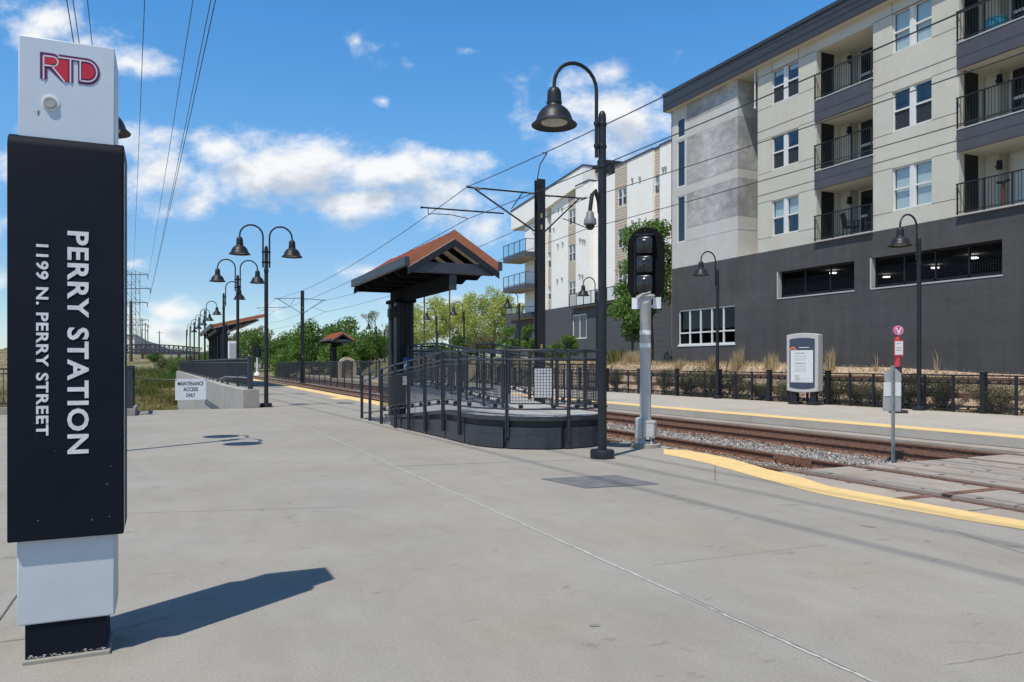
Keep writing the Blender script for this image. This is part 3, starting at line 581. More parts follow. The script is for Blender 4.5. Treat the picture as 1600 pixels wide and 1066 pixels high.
# ------------------------------------------------------------------ station pylon
def station_sign():
    x0, x1, yf, yb = -.640, -.245, 4.47, 4.80
    t = thing('station_sign', 'tall black and white station pylon with red emblem and vertical white lettering', 'station sign', ((x0 + x1) / 2, 4.6, 0))
    mb = MB(); mb.box(x0 - .006, x1 - .012, yf - .016, yb - .03, -.05, .022); mb.build('footing', M['facecon'], t, .006)
    mb = MB(); mb.box(x0 + .005, x1 - .03, yf + .005, yb - .04, .022, .22); mb.build('plinth', M['signblack'], t, .004)
    mb = MB(); rnd = random.Random(5)
    for i in range(44):
        x = rnd.uniform(x0 + .02, x1 - .04); z = .027 + abs(rnd.gauss(0, .006)); s = rnd.uniform(.0010, .0042); mb.quad((x - s * 2, yf + .003, z - s * .5), (x + s * 2, yf + .003, z - s * .6), (x + s, yf + .003, z + s * .7), (x - s * 1.4, yf + .003, z + s * .5))
    mb.build('paint_chip', M['letter'], t)
    mb = MB(); mb.box(x0 - .028, x1 + .008, yf - .005, yb, .195, .66); mb.build('lower_cabinet', M['cabinet2'], t, .008)
    # dark panel with rounded top edge
    px0, px1 = -.703, -.195; yc = 4.425
    mb = MB(); prof = [(yc, .62), (yc, 2.572), (yc + .010, 2.602), (yc + .028, 2.622), (yc + .055, 2.632), (4.83, 2.632), (4.83, .62)]
    mb.prism([(px0, y, z) for y, z in prof], (px1 - px0, 0, 0)); pn = mb.build('name_panel', M['signblack'], t, .006)
    mb = MB(); mb.box(px1 + .0005, px1 + .004, yc + .03, yc + .045, .64, 2.54); mb.build('edge_trim', M['white'], pn)
    mb = MB(); mb.box(x0 - .022, x1 + .008, yf - .008, yb, 2.60, 3.125); bx = mb.build('head_cabinet', M['cabinet'], t, .006)
    # lettering reads downwards
    def down(xc, zc): return Matrix.Translation((xc, yc - .0015, zc)) @ Matrix(((0, 1, 0, 0), (0, 0, -1, 0), (-1, 0, 0, 0), (0, 0, 0, 1))).to_4x4()
    def fit(txt, xc, za, zb, cap, name, bold):
        o = text_mesh(txt, 1.0, M['letter'], pn, Matrix.Identity(4), 'lettering', .0022, 1.10, bold); me = o.data
        off = origin_of(pn); co = np.empty(len(me.vertices) * 3); me.vertices.foreach_get('co', co); co = co.reshape(-1, 3) + np.array(off)[None]
        mn, mx = co.min(0), co.max(0); co = (co - (mn + mx) / 2) / (mx - mn)
        X = xc + co[:, 1] * cap; Z = (za + zb) / 2 - co[:, 0] * (za - zb); Y = yc - .001 + co[:, 2] * .005
        me.vertices.foreach_set('co', (np.stack([X, Y, Z], 1) - np.array(off)[None]).ravel()); me.update()
    a = PY(123, 362, yc); b = PY(121, 709, yc); fit('PERRY STATION', (PY(105, 500, yc).x + PY(139, 500, yc).x) / 2, a.z, b.z, PY(139, 500, yc).x - PY(105, 500, yc).x, 'lettering', .026)
    a = PY(66, 382, yc); b = PY(65, 681, yc); fit('1199 N. PERRY STREET', (PY(56, 500, yc).x + PY(76, 500, yc).x) / 2, a.z, b.z, PY(76, 500, yc).x - PY(56, 500, yc).x, 'lettering', .028)
    # emblem: letters joined in one red badge, plum border, pale inline strokes
    yl = yf - .0095
    A_ = PY(62.5, 81, yl); B_ = PY(156, 128, yl); sx = (B_.x - A_.x) / 92.0; sz = .00335; ztop = A_.z
    def P(u, v, lay): return (A_.x + u * sx, yl - lay, ztop - v * sz)
    def arcp(cx, cy, r, a0, a1, n=10): return [(cx + r * math.cos(R(a0 + (a1 - a0) * i / n)), cy - r * math.sin(R(a0 + (a1 - a0) * i / n))) for i in range(n + 1)]
    H_ = 40
    plum = [(0, 0)] + arcp(20, 9.8, 9.8, 90, 55, 4) + [(29, 3), (28, 0), (70, 0)] + arcp(72, 20, 20, 90, -90, 14) + [(58, 40), (58, 7), (50, 7), (50, 40), (33, 40), (14, 24), (10.5, 24), (10.5, H_), (0, H_)]
    def layer(pts, lay, m, nm, par):
        mb = MB(); mb.prism([P(u, v, lay) for u, v in pts], (0, -.0016, 0)); return mb.build(nm, m, par)
    em = layer(plum, 0, M['plum'], 'emblem', bx)
    layer([(7, 7)] + arcp(20, 11.5, 5, 90, -90, 6) + [(7, 19)], .0018, M['red'], 'emblem_fill', em); layer([(25, 7.5), (43, 7.5), (43, 39), (36, 39), (21, 22), (26.5, 17)], .0018, M['red'], 'emblem_fill', em)
    layer([(64.5, 8.5)] + arcp(72, 20, 11.8, 90, -90, 12) + [(64.5, 32)], .0018, M['red'], 'emblem_fill', em)
    def stroke(pts, nm='emblem_line', w=2.4):
        mb = MB(); pp = [Vector(P(u, v, .0038)) for u, v in pts]
        for a, b in zip(pp[:-1], pp[1:]): mb.bar(a, b + (b - a).normalized() * .001, w * sx, .0012, (0, 1, 0))
        mb.build(nm, M['pink'], em)
    stroke([(5.5, 40), (5.5, 5.2), (19, 5.2)] + arcp(20, 12.2, 7, 85, -90, 9) + [(6.5, 19.3)]); stroke([(18, 19.5), (37, 40)]); stroke([(27, 4.6), (70, 4.6)] + arcp(72, 20, 15.4, 90, -90, 14) + [(61.5, 35.4), (61.5, 5.8)]); stroke([(46.3, 5.8), (46.3, 40)])
    c = PY(78, 161.5, yf - .008)
    mb = MB(); mb.lathe([(.040, 0), (.040, .003), (.030, .004)], (0, 0, 0), 28); mb.xf(Matrix.Translation((c.x + .003, yf - .009, c.z + .004)) @ Matrix.Rotation(R(90), 4, 'X')); sl = mb.build('sealant_ring', M['whiteband'], bx)
    mb = MB(); mb.lathe([(.030, 0), (.030, .009), (.027, .013), (.018, .0135), (.017, .012), (.0, .012)], (0, 0, 0), 28); mb.xf(Matrix.Translation((c.x, yf - .011, c.z)) @ Matrix.Rotation(R(90), 4, 'X')); mb.build('conduit_cap', M['grey'], bx)
    mb = MB(); rnd = random.Random(9)
    for i in range(14):
        x = c.x - .05 + rnd.gauss(0, .007); z = c.z - .05 + rnd.gauss(0, .012); s = rnd.uniform(.0015, .005); mb.quad((x - s, yf - .0092, z - s * .7), (x + s, yf - .0092, z - s), (x + s * .6, yf - .0092, z + s), (x - s, yf - .0092, z + s * .5))
    mb.build('grime_spot', M['grey'], bx)
    mb = MB()
    for i in range(9):
        x = rnd.uniform(px0 + .02, px1 - .02); z = rnd.choice([rnd.uniform(.64, 1.3), rnd.uniform(.64, 2.5)]); s = rnd.uniform(.0006, .0014); mb.quad((x - s, yc - .0008, z - s), (x + s, yc - .0008, z - s), (x + s * .6, yc - .0008, z + s * 2), (x - s, yc - .0008, z + s))
    mb.build('scratch', M['letter'], pn)
station_sign()

# ------------------------------------------------------------------ gooseneck lamps (prototype arm points to +x)
def lamp_parts(t, sides):
    mb = MB(); mb.lathe([(.185, -.02), (.19, .0), (.19, .11), (.178, .135), (.09, .142)], (0, 0, 0), 28); mb.build('base_cover', M['black'], t)
    mb = MB(); mb.lathe([(.072, .12), (.066, 2.4), (.066, 4.55), (.078, 4.56), (.078, 4.68), (.061, 4.69), (.061, 5.36), (.055, 5.41), (.035, 5.45), (.008, 5.465)], (0, 0, 0), 20); mb.build('pole', M['black'], t)
    for sd in sides:
        mb = MB(); x0, x1 = .105, .85; r = (x1 - x0) / 2; pts = [(sd * x0, 0, 4.72), (sd * x0, 0, 5.2), (sd * x0, 0, 5.76)] + [(sd * (x0 + r - r * math.cos(R(a))), 0, 5.76 + r * math.sin(R(a))) for a in range(15, 181, 15)] + [(sd * x1, 0, 5.66)]
        mb.tube(pts, .029, 10); a = mb.build('arm', M['black'], t)
        mb = MB()
        for z in (4.9, 5.25): mb.lathe([(.04, -.03), (.045, 0), (.04, .03)], (sd * x0, 0, z), 10); mb.lathe([(.066, -.03), (.074, 0), (.066, .03)], (0, 0, z), 16); mb.bar((sd * .05, 0, z), (sd * .10, 0, z), .03, .04)
        mb.build('clamp', M['black'], a)
        mb = MB(); c = (sd * x1, 0, 0)
        mb.lathe([(.03, 5.71), (.07, 5.695), (.098, 5.655), (.108, 5.60), (.11, 5.49), (.118, 5.485), (.118, 5.455), (.112, 5.45), (.115, 5.43), (.125, 5.412), (.16, 5.395), (.205, 5.355), (.245, 5.30), (.272, 5.235), (.285, 5.19), (.338, 5.145), (.352, 5.132), (.348, 5.122), (.325, 5.13), (.275, 5.165), (.20, 5.17)], c, 32, cap=False)
        sh = mb.build('lamp_shade', M['black'], t)
        mb = MB(); mb.lathe([(.0, 5.150), (.12, 5.152), (.195, 5.16), (.205, 5.172)], c, 28, cap=False); mb.build('lens', M['lens'], sh)
LAMP1 = thing('street_lamp', 'tall black gooseneck lamp on the concrete beside the curved access ramp', 'street lamp', group='black gooseneck street lamps')
lamp_parts(LAMP1, (1,))
LAMP2 = thing('street_lamp', 'nearest black lamp with twin gooseneck arms on the platform', 'street lamp', group='black gooseneck street lamps')
lamp_parts(LAMP2, (1, -1))
p = G(941, 716); LAMP1.location = p; LAMP1.rotation_euler = (0, 0, R(180))
p = D(416, 634, 26.0); p.z = 0; LAMP2.location = p; LAMP2.rotation_euler = (0, 0, 0)
LAMP2['label'] = 'twin gooseneck lamp standing at the end of the pale concrete wall'
dup(LAMP2, (*(D(371.5, 600, 34.6).xy), 0), 0, 'twin gooseneck lamp rising behind the black fence on the pale wall')
# pylon hides most of this one; its arms run along the platform
s_ = D(166, 205, 12.0); dup(LAMP2, (s_.x - .137, s_.y + .84, -.02), R(99.2), 'twin gooseneck lamp almost hidden behind the black station pylon, only one shade showing')
row = [((349.5, 43.6), 'single lamp in front of the low shelter roof, its shade behind the twin lamp pole'), ((320, 57.6), 'single gooseneck lamp, tallest of the row fading into the distance beyond the shelter'),
       ((311, 66), 'single gooseneck lamp, second of the row receding behind the low shelter'), ((303.5, 74), 'single gooseneck lamp, third of the row receding behind the low shelter'),
       ((297, 82), 'single gooseneck lamp, next to last of the row receding towards the footbridge'), ((291.5, 91), 'farthest single gooseneck lamp of the row, near the footbridge')]
for (px, d), lb in row: q = D(px, 567, d); dup(LAMP1, (q.x, q.y, 0), 0, lb)
far = [((1121, 32.2), 'gooseneck lamp in front of the wide charcoal wall, past the wide ground window'), ((1436, 24.2), 'gooseneck lamp in front of the garage openings, beside the red stop marker'), ((932.5, 41.9), 'gooseneck lamp beside the white apartment block, partly behind the tall lamp pole'),
       ((811.5, 50.9), 'gooseneck lamp in front of the white apartment block corner and its balconies'), ((725, 58.8), 'gooseneck lamp against the pale trees, seen under the shelter roof end'), ((682, 64.8), 'gooseneck lamp against the pale trees, beside the shelter column'),
       ((588, 82.6), 'small distant gooseneck lamp beside the bare tree'), ((601, 90), 'farthest small gooseneck lamp beside the shelter column, near the bare tree')]
for (px, d), lb in far: q = D(px, 567, d); dup(LAMP1, (q.x, q.y, 0), R(180) if px not in (601,) else 0, lb)
# ------------------------------------------------------------------ access ramp with curved landing
def resample(pts, step):
    pts = [Vector(p) for p in pts]; out = [pts[0]]
    for a, b in zip(pts[:-1], pts[1:]):
        n = max(1, round((b - a).length / step))
        for i in range(1, n + 1): out.append(a + (b - a) * i / n)
    return out
def access_ramp():
    t = thing('access_ramp', 'dark metal access ramp with curved landing and mesh railings', 'ramp', (6.1, 16.5, 0))
    dz = lambda y: float(np.interp(y, [14.4, 20.6], [.57, .0]))
    side = [Vector((4.90, 20.6)), Vector((4.90, 19.1)), Vector((4.90, 17.9)), Vector((4.92, 17.0)), Vector((5.0, 15.7)), Vector((5.05, 14.6)), Vector((5.06, 13.3))]
    ARC = [(5.11, 12.85), (5.22, 12.52), (5.40, 12.24), (5.66, 11.99), (5.96, 11.83), (6.28, 11.76), (6.60, 11.77), (6.90, 11.84), (7.16, 11.97), (7.36, 12.18), (7.47, 12.48), (7.50, 12.85)]
    arc = [Vector(p) for p in ARC] + [Vector((7.50, 13.8))]
    outl = side + arc
    def deckz(p): return dz(p.y) if p.x < 6 and p.y > 14.4 else .57
    M_ = MB()
    # deck: run one, landing, run two, high block
    ringtop = [(p.x, p.y, deckz(p)) for p in outl]
    inner = [(6.05, 14.4, .57), (6.05, 20.6, 0)]
    M_.prism([(p[0], p[1], p[2]) for p in ringtop if True][5:] + [(7.50, 14.4, .57), (6.05, 14.4, .57), (5.05, 14.4, .57)], (0, 0, -.05))
    M_.add([(4.90, 20.6, .004), (6.05, 20.6, .004), (6.05, 14.4, .57), (5.05, 14.4, .57), (4.90, 20.6, -.05), (6.05, 20.6, -.05), (6.05, 14.4, .50), (5.05, 14.4, .50)], [(0, 1, 2, 3), (4, 7, 6, 5), (0, 3, 7, 4), (1, 5, 6, 2)])
    M_.add([(6.12, 14.4, .57), (7.50, 14.4, .57), (7.50, 17.8, .86), (6.12, 17.8, .86), (6.12, 14.4, 0), (7.50, 14.4, 0), (7.50, 17.8, 0), (6.12, 17.8, 0)], [(0, 1, 2, 3), (0, 3, 7, 4), (1, 5, 6, 2)])
    M_.box(6.12, 7.50, 17.8, 21.6, -.02, .86)
    M_.build('deck', M['deckgrey'], t)
    mb = MB(); mb.prism([(4.93, 20.5, 0), (4.93, 18.0, 0), (4.93, 18.0, .20)], (1.1, 0, 0)); mb.build('ramp_kerb', M['facecon'], t)
    # skirt: lip, shaded recess, bolted lower panels following the outline
    pl = resample([Vector((p.x, p.y, 0)) for p in outl], .28)
    nrm = []
    for i, p in enumerate(pl):
        d = (pl[min(i + 1, len(pl) - 1)] - pl[max(i - 1, 0)]).normalized(); nrm.append(Vector((d.y, -d.x, 0)))
    def out(i): n = nrm[i]; return n if n.dot(pl[i] - Vector((6.1, 15, 0))) > 0 else -n
    def band(off0, z0f, off1, z1f, m, nm, a=0, b=None, th=.02):
        mb = MB(); b = b or len(pl) - 1
        for i in range(a, b):
            q = []
            for j in (i, i + 1):
                o = out(j); q.append((pl[j] + o * off0, z0f(pl[j]))); q.append((pl[j] + o * off1, z1f(pl[j])))
            mb.quad((q[0][0].x, q[0][0].y, q[0][1]), (q[2][0].x, q[2][0].y, q[2][1]), (q[3][0].x, q[3][0].y, q[3][1]), (q[1][0].x, q[1][0].y, q[1][1]))
        return mb.build(nm, m, t)
    i0 = next(i for i, p in enumerate(pl) if p.y < 17.9)
    band(.03, lambda p: deckz(p) - .0, .03, lambda p: deckz(p) - .075, M['railing'], 'deck_lip', i0); band(-.02, lambda p: deckz(p), .03, lambda p: deckz(p), M['railing'], 'deck_lip', 0)
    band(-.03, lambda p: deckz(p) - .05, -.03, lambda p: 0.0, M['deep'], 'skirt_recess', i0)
    zt = lambda p: max(.06, deckz(p) * .66)
    # lower panels, one mesh each between ribs
    ribs = [(4.92, 17.0), (4.96, 16.35), (5.02, 15.4), (5.06, 14.4), (5.08, 13.35)] + [(5.42, 12.22), (6.22, 11.76), (7.12, 11.95), (7.48, 12.6), (7.5, 13.7)]
    idx = [min(range(len(pl)), key=lambda i: (pl[i].x - x) ** 2 + (pl[i].y - y) ** 2) for x, y in ribs]
    for a, b in zip([i0] + idx[:-1], idx):
        if b <= a: continue
        mb = MB()
        for i in range(a, b):
            P0, P1 = pl[i], pl[i + 1]; o0, o1 = out(i), out(i + 1)
            if i == a: P0 = P0 + (P1 - P0) * .12
            if i == b - 1: P1 = P1 + (pl[i] - P1) * .12
            z0, z1 = zt(P0), zt(P1)
            V = [(P0.x + o0.x * f, P0.y + o0.y * f, z) for f, z in ((.015, .02), (.015, z0), (-.02, z0), (-.02, .02))] + [(P1.x + o1.x * f, P1.y + o1.y * f, z) for f, z in ((.015, .02), (.015, z1), (-.02, z1), (-.02, .02))]
            mb.add(V, [(0, 4, 5, 1), (1, 5, 6, 2), (0, 1, 2, 3), (4, 7, 6, 5), (0, 3, 7, 4)])
            mz = .5 * (z0 + z1) * .62 + .02
            mb.add([(P0.x + o0.x * .018, P0.y + o0.y * .018, mz), (P1.x + o1.x * .018, P1.y + o1.y * .018, mz), (P1.x + o1.x * .018, P1.y + o1.y * .018, mz + .008), (P0.x + o0.x * .018, P0.y + o0.y * .018, mz + .008)], [(0, 1, 2, 3)])
        for i in (a, b - 1):
            P0 = pl[i] + (pl[i + 1] - pl[i]) * (.3 if i == a else .7); o = out(i); mb.ball((P0.x + o.x * .018, P0.y + o.y * .018, zt(P0) - .03), .010, 6, 4)
        mb.build('skirt_panel', M['railing'], t)
    # railing posts along the outer edge
    posts = [G(568.4, 654), G(583.6, 657.5), G(600, 662.6), G(620, 668.9), Vector((4.93, 16.35, 0)), Vector((5.0, 15.4, 0)), Vector((5.05, 14.4, 0)), Vector((5.06, 13.5, 0))]
    posts += [Vector((5.43, 12.21, 0)), Vector((6.36, 11.76, 0)), Vector((7.2, 12.0, 0)), Vector((7.5, 13.2, 0)), Vector((7.5, 14.4, 0))]
    for p in posts[:4]: p.x = 4.87
    cen = Vector((6.1, 14.5, 0))
    def hz(p): return deckz(p)
    def post(p, zb, ztop):
        i = min(range(len(pl)), key=lambda i: (pl[i].xy - p.xy).length); o = out(i); q = p.xy.to_3d() + o * .045; w = Vector((-o.y, o.x, 0))
        mb = MB(); mb.bar((q.x, q.y, zb), (q.x, q.y, ztop), .016, .075, (o.x, o.y, 0))
        mb.bar((q.x + w.x * .02, q.y + w.y * .02, zb + .05), (q.x + w.x * .02, q.y + w.y * .02, ztop - .12), .045, .012, (o.x, o.y, 0))
        mb.build('post', M['railing'], t)
        return q
    qs = []
    for k, p in enumerate(posts):
        h = hz(p); zb = 0 if k < 4 else max(.02, h - .42); qs.append((post(p, zb, h + 1.16), h))
    def rails(line, offs, r):
        for off in offs:
            mb = MB(); mb.tube([(q.x, q.y, z + off) for q, z in line], r, 8); mb.build('handrail', M['railing'], t)
    sm = []
    for k, p in enumerate(resample([Vector((q.x, q.y, z)) for q, z in qs[:8]], 2)): sm.append((p, p.z))
    for (ax, ay) in ARC: dv = Vector((ax - 6.3, ay - 13.1, 0)).normalized() * .055; sm.append((Vector((ax + dv.x, ay + dv.y, 0)), .57))
    sm += [(Vector((7.55, 13.2, 0)), .57), (Vector((7.55, 14.4, 0)), .57)]
    rails(sm, (1.145, .985), .021); rails(sm, (.13,), .016)
    # mesh infill panels
    def mesh_panel(a, b, za, zb, lo=.22, hi=.9, inset=.06):
        d = (b - a); n = d.normalized(); A = a + n * inset; B = b - n * inset; L_ = (B - A).length; mb = MB()
        za2, zb2 = za + (zb - za) * inset / d.length, zb - (zb - za) * inset / d.length
        c = [(A.x, A.y, za2 + lo), (B.x, B.y, zb2 + lo), (B.x, B.y, zb2 + hi), (A.x, A.y, za2 + hi)]
        for i in range(4): mb.bar(c[i], c[(i + 1) % 4], .018, .022)
        mb.build('mesh_frame', M['railing'], t); mb = MB(); nv = max(2, int(L_ / .05)); nh = 13
        for i in range(1, nv):
            f = i / nv; x, y, z = A.x + (B.x - A.x) * f, A.y + (B.y - A.y) * f, za2 + (zb2 - za2) * f; mb.bar((x, y, z + lo), (x, y, z + hi), .007, .007)
        for i in range(1, nh):
            z = lo + (hi - lo) * i / nh; mb.bar((A.x, A.y, za2 + z), (B.x, B.y, zb2 + z), .007, .007)
        mb.build('mesh_infill', M['mesh'], t)
        mid = (A + B) / 2
        for f in (.2, .8):
            x, y, z = A.x + (B.x - A.x) * f, A.y + (B.y - A.y) * f, za2 + (zb2 - za2) * f; mb = MB(); mb.box(x - .03, x + .03, y - .03, y + .03, z + .11, z + .20); mb.build('panel_bracket', M['black'], t)
    seq = qs
    for (a, za), (b, zb) in zip(seq[2:-1], seq[3:]):
        if (b - a).length > .35: mesh_panel(a.xy.to_3d(), b.xy.to_3d(), za, zb)
    # inner railing between the two runs, trackside railing, rear railing round the high block
    def straight(line, mesh=True, offs=(1.12, .97, .13)):
        for q, z in line: mb = MB(); mb.bar((q[0], q[1], z - .02), (q[0], q[1], z + 1.13), .05, .05); mb.build('post', M['railing'], t)
        rails([(Vector((q[0], q[1], 0)), z) for q, z in line], offs, .02)
        if mesh:
            for (a, za), (b, zb) in zip(line[:-1], line[1:]): mesh_panel(Vector((a[0], a[1], 0)), Vector((b[0], b[1], 0)), za, zb)
    z2 = lambda y: float(np.interp(y, [14.4, 17.8], [.57, .86]))
    straight([((6.08, y), z2(y)) for y in (13.9, 14.9, 15.9, 16.9, 17.9)]); straight([((7.48, y), z2(y)) for y in (14.5, 15.6, 16.7, 17.8, 18.8)])
    straight([((6.08, 18.0), .86), ((6.08, 19.2), .86), ((6.08, 20.4), .86), ((6.08, 21.55), .86), ((7.46, 21.55), .86)])
    # plates fixed to the railings
    mb = MB(); mb.box(6.80, 7.18, 13.93, 13.945, .79, 1.38); mb.box(6.93, 7.07, 13.925, 13.93, 1.30, 1.37); mb.build('notice_back', M['letter'], t, .03)
    # blue wheelchair plate by the column
    c = D(635, 569, 20.3); bl = MB(); bl.box(c.x - .07, c.x + .07, c.y, c.y + .012, c.z - .18, c.z + .17); b = bl.build('access_sign', M['blue'], t)
    mb = MB(); yy = c.y - .003; w = lambda u, v: (c.x + u * .115, yy, c.z - .04 + v * .115)
    mb.ball(w(-.02, .62), .013, 8, 5)
    for pts in ([(-.02, .45), (.0, .05), (.38, .05), (.5, -.45), (.66, -.4)], [(.0, .28), (.32, .28)]): mb.tube([w(*p) for p in pts], .008, 6)
    mb.tube([w(-.05 + .42 * math.cos(R(a)), -.22 + .42 * math.sin(R(a))) for a in range(110, 360, 20)], .007, 6); mb.build('wheelchair_symbol', M['white'], b)
    c2 = D(634, 594, 20.3); mb = MB(); mb.box(c2.x - .075, c2.x + .075, c2.y, c2.y + .012, c2.z - .13, c2.z + .1); mb.build('notice_plate', M['letter'], t)
    mb = MB(); mb.box(6.03, 6.06, 20.6, 21.0, .95, 1.35); mb.build('notice_plate', M['slate'], t)
    return t
access_ramp()

# ------------------------------------------------------------------ gabled shelter: built at origin, ridge along y, 8.6 long, column in the middle
def gable_shelter(label):
    t = thing('platform_shelter', label, 'shelter', (0, 0, 0))
    Y0, Y1 = -4.4, .95; zr, ze, hw = 4.50, 3.82, 1.07
    sl = (zr - ze) / hw
    def slab(mb, th, x_in, x_out, y0, y1, up, s):
        mb.prism([(s * x_in, y0, zr - x_in * sl + up), (s * x_out, y0, zr - x_out * sl + up), (s * x_out, y0, zr - x_out * sl + up - th), (s * x_in, y0, zr - x_in * sl + up - th)], (0, y1 - y0, 0))
    rf = MB()
    for s in (-1, 1):
        slab(rf, .035, 0, hw, Y0 + .02, Y1 - .02, .02, s)
        n = 12
        for i in range(n + 1):  # standing seams
            y = Y0 + .04 + (Y1 - Y0 - .08) * i / n; slab(rf, .03, .02, hw - .01, y - .012, y + .012, .05, s)
    roof = rf.build('roof', M['terracotta'], t)
    for y in (Y0, Y1 - .02):
        mb = MB()
        for s in (-1, 1): slab(mb, .22, 0, hw + .02, y - .0, y + .02, .06, s)
        mb.build('gable_trim', M['terracotta'], roof)
    for y in (Y0 - .035, Y1 + .005):
        mb = MB()
        for s in (-1, 1): slab(mb, .16, 0, hw + .04, y, y + .03, -.162, s)
        mb.build('barge_trim', M['black'], roof)
    mb = MB()
    for s in (-1, 1):
        for y in (Y0 - .022,): slab(mb, .018, 0, hw + .03, y, y + .02, -.156, s)
    mb.build('drip_trim', M['letter'], roof)
    for s in (-1, 1): mb = MB(); mb.box(min(s * (hw + .02), s * (hw + .12)), max(s * (hw + .02), s * (hw + .12)), Y0 - .03, Y1 + .03, ze - .15, ze + .06); mb.build('gutter', M['canopy'], t, .01)
    for s in (-1, 1):
        for i in range(6):
            y = Y0 + .3 + i * (Y1 - Y0 - .5) / 6; mb = MB(); slab(mb, .02, .12, hw - .12, y, y + .62, -.02, s); mb.build('soffit_panel', M['panel'], t)
    for s in (-1, 1):
        for i in range(7):
            y = Y0 + .1 + i * (Y1 - Y0 - .28) / 6; mb = MB(); slab(mb, .12, .03, hw - .02, y, y + .08, -.045, s); mb.build('rafter', M['shade'], t)  # rafters coloured dark for the shade under the roof
    mb = MB(); mb.box(-.06, .06, Y0 + .02, Y1 - .02, zr - .32, zr - .12); mb.build('ridge_beam', M['canopy'], t)
    # cross beams with chamfered tails under the eaves
    for i in range(6):
        y = Y0 + .06 + i * (Y1 - Y0 - .12) / 5; zb = ze - .28; zt_ = ze - .03
        w = hw + .06
        mb = MB(); mb.prism([(-w, y - .05, zt_), (w, y - .05, zt_), (w, y - .05, zt_ - .10), (w - .14, y - .05, zb), (-w + .14, y - .05, zb), (-w, y - .05, zt_ - .10)], (0, .10, 0)); mb.build('cross_beam', M['canopy'] if i in (0,) else M['shade'], t, .012)  # front beam in canopy paint, inner ones have shade painted in
    # tapered spine under the cross beams
    mb = MB(); zb = ze - .28
    mb.prism([(-.075, Y0 + .12, zb + .02), (-.075, Y1 - .1, zb + .02), (-.075, Y1 - .1, zb - .26), (-.075, .5, zb - .32), (-.075, -.8, zb - .34), (-.075, Y0 + .12, zb - .34)], (.15, 0, 0)); mb.build('spine_beam', M['shade'], t, .01)  # roof shade is put into the spine's colour
    mb = MB(); mb.box(-.085, .085, Y0 + .09, Y0 + .125, zb - .36, zb + .04); mb.build('spine_end_plate', M['canopy'], t)
    for (x, y, w, d) in ((-.20, -.28, .09, .30), (.20, -.28, .09, .30), (-.20, .28, .09, .30), (.20, .28, .09, .30), (0, 0, .16, .42)):
        mb = MB(); mb.box(x - w / 2, x + w / 2, y - d / 2, y + d / 2, 0, zb - (.30 if abs(x) < .1 else .26)); mb.build('column', M['black'], t, .008)
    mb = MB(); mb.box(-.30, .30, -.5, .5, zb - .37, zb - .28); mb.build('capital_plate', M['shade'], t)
    mb = MB(); mb.box(-.34, .34, -.55, .55, 0, .03); mb.build('base_plate', M['black'], t)
    mb = MB(); mb.tube([(-.36, -.35, 0), (-.36, -.35, 2.75), (-.33, -.35, 2.95), (-.22, -.35, 3.05)], .045, 10); mb.build('conduit', M['black'], t)
    mb = MB(); mb.box(-.47, -.27, -.5, -.3, 2.75, 2.98); mb.ball((-.42, -.45, 2.72), .06, 10, 6); mb.build('loudspeaker', M['black'], t)
    return t
SH = gable_shelter('gabled shelter with terracotta metal roof standing over the access ramp')
SH.location = (6.05, 21.0, 0); SH.rotation_euler = (0, 0, 0)
c = D(521, 562, 76); dup(SH, (c.x, c.y, -.1), R(0), 'small distant gabled shelter with terracotta roof seen above the track fence')['group'] = 'platform shelters'
SH['group'] = 'platform shelters'

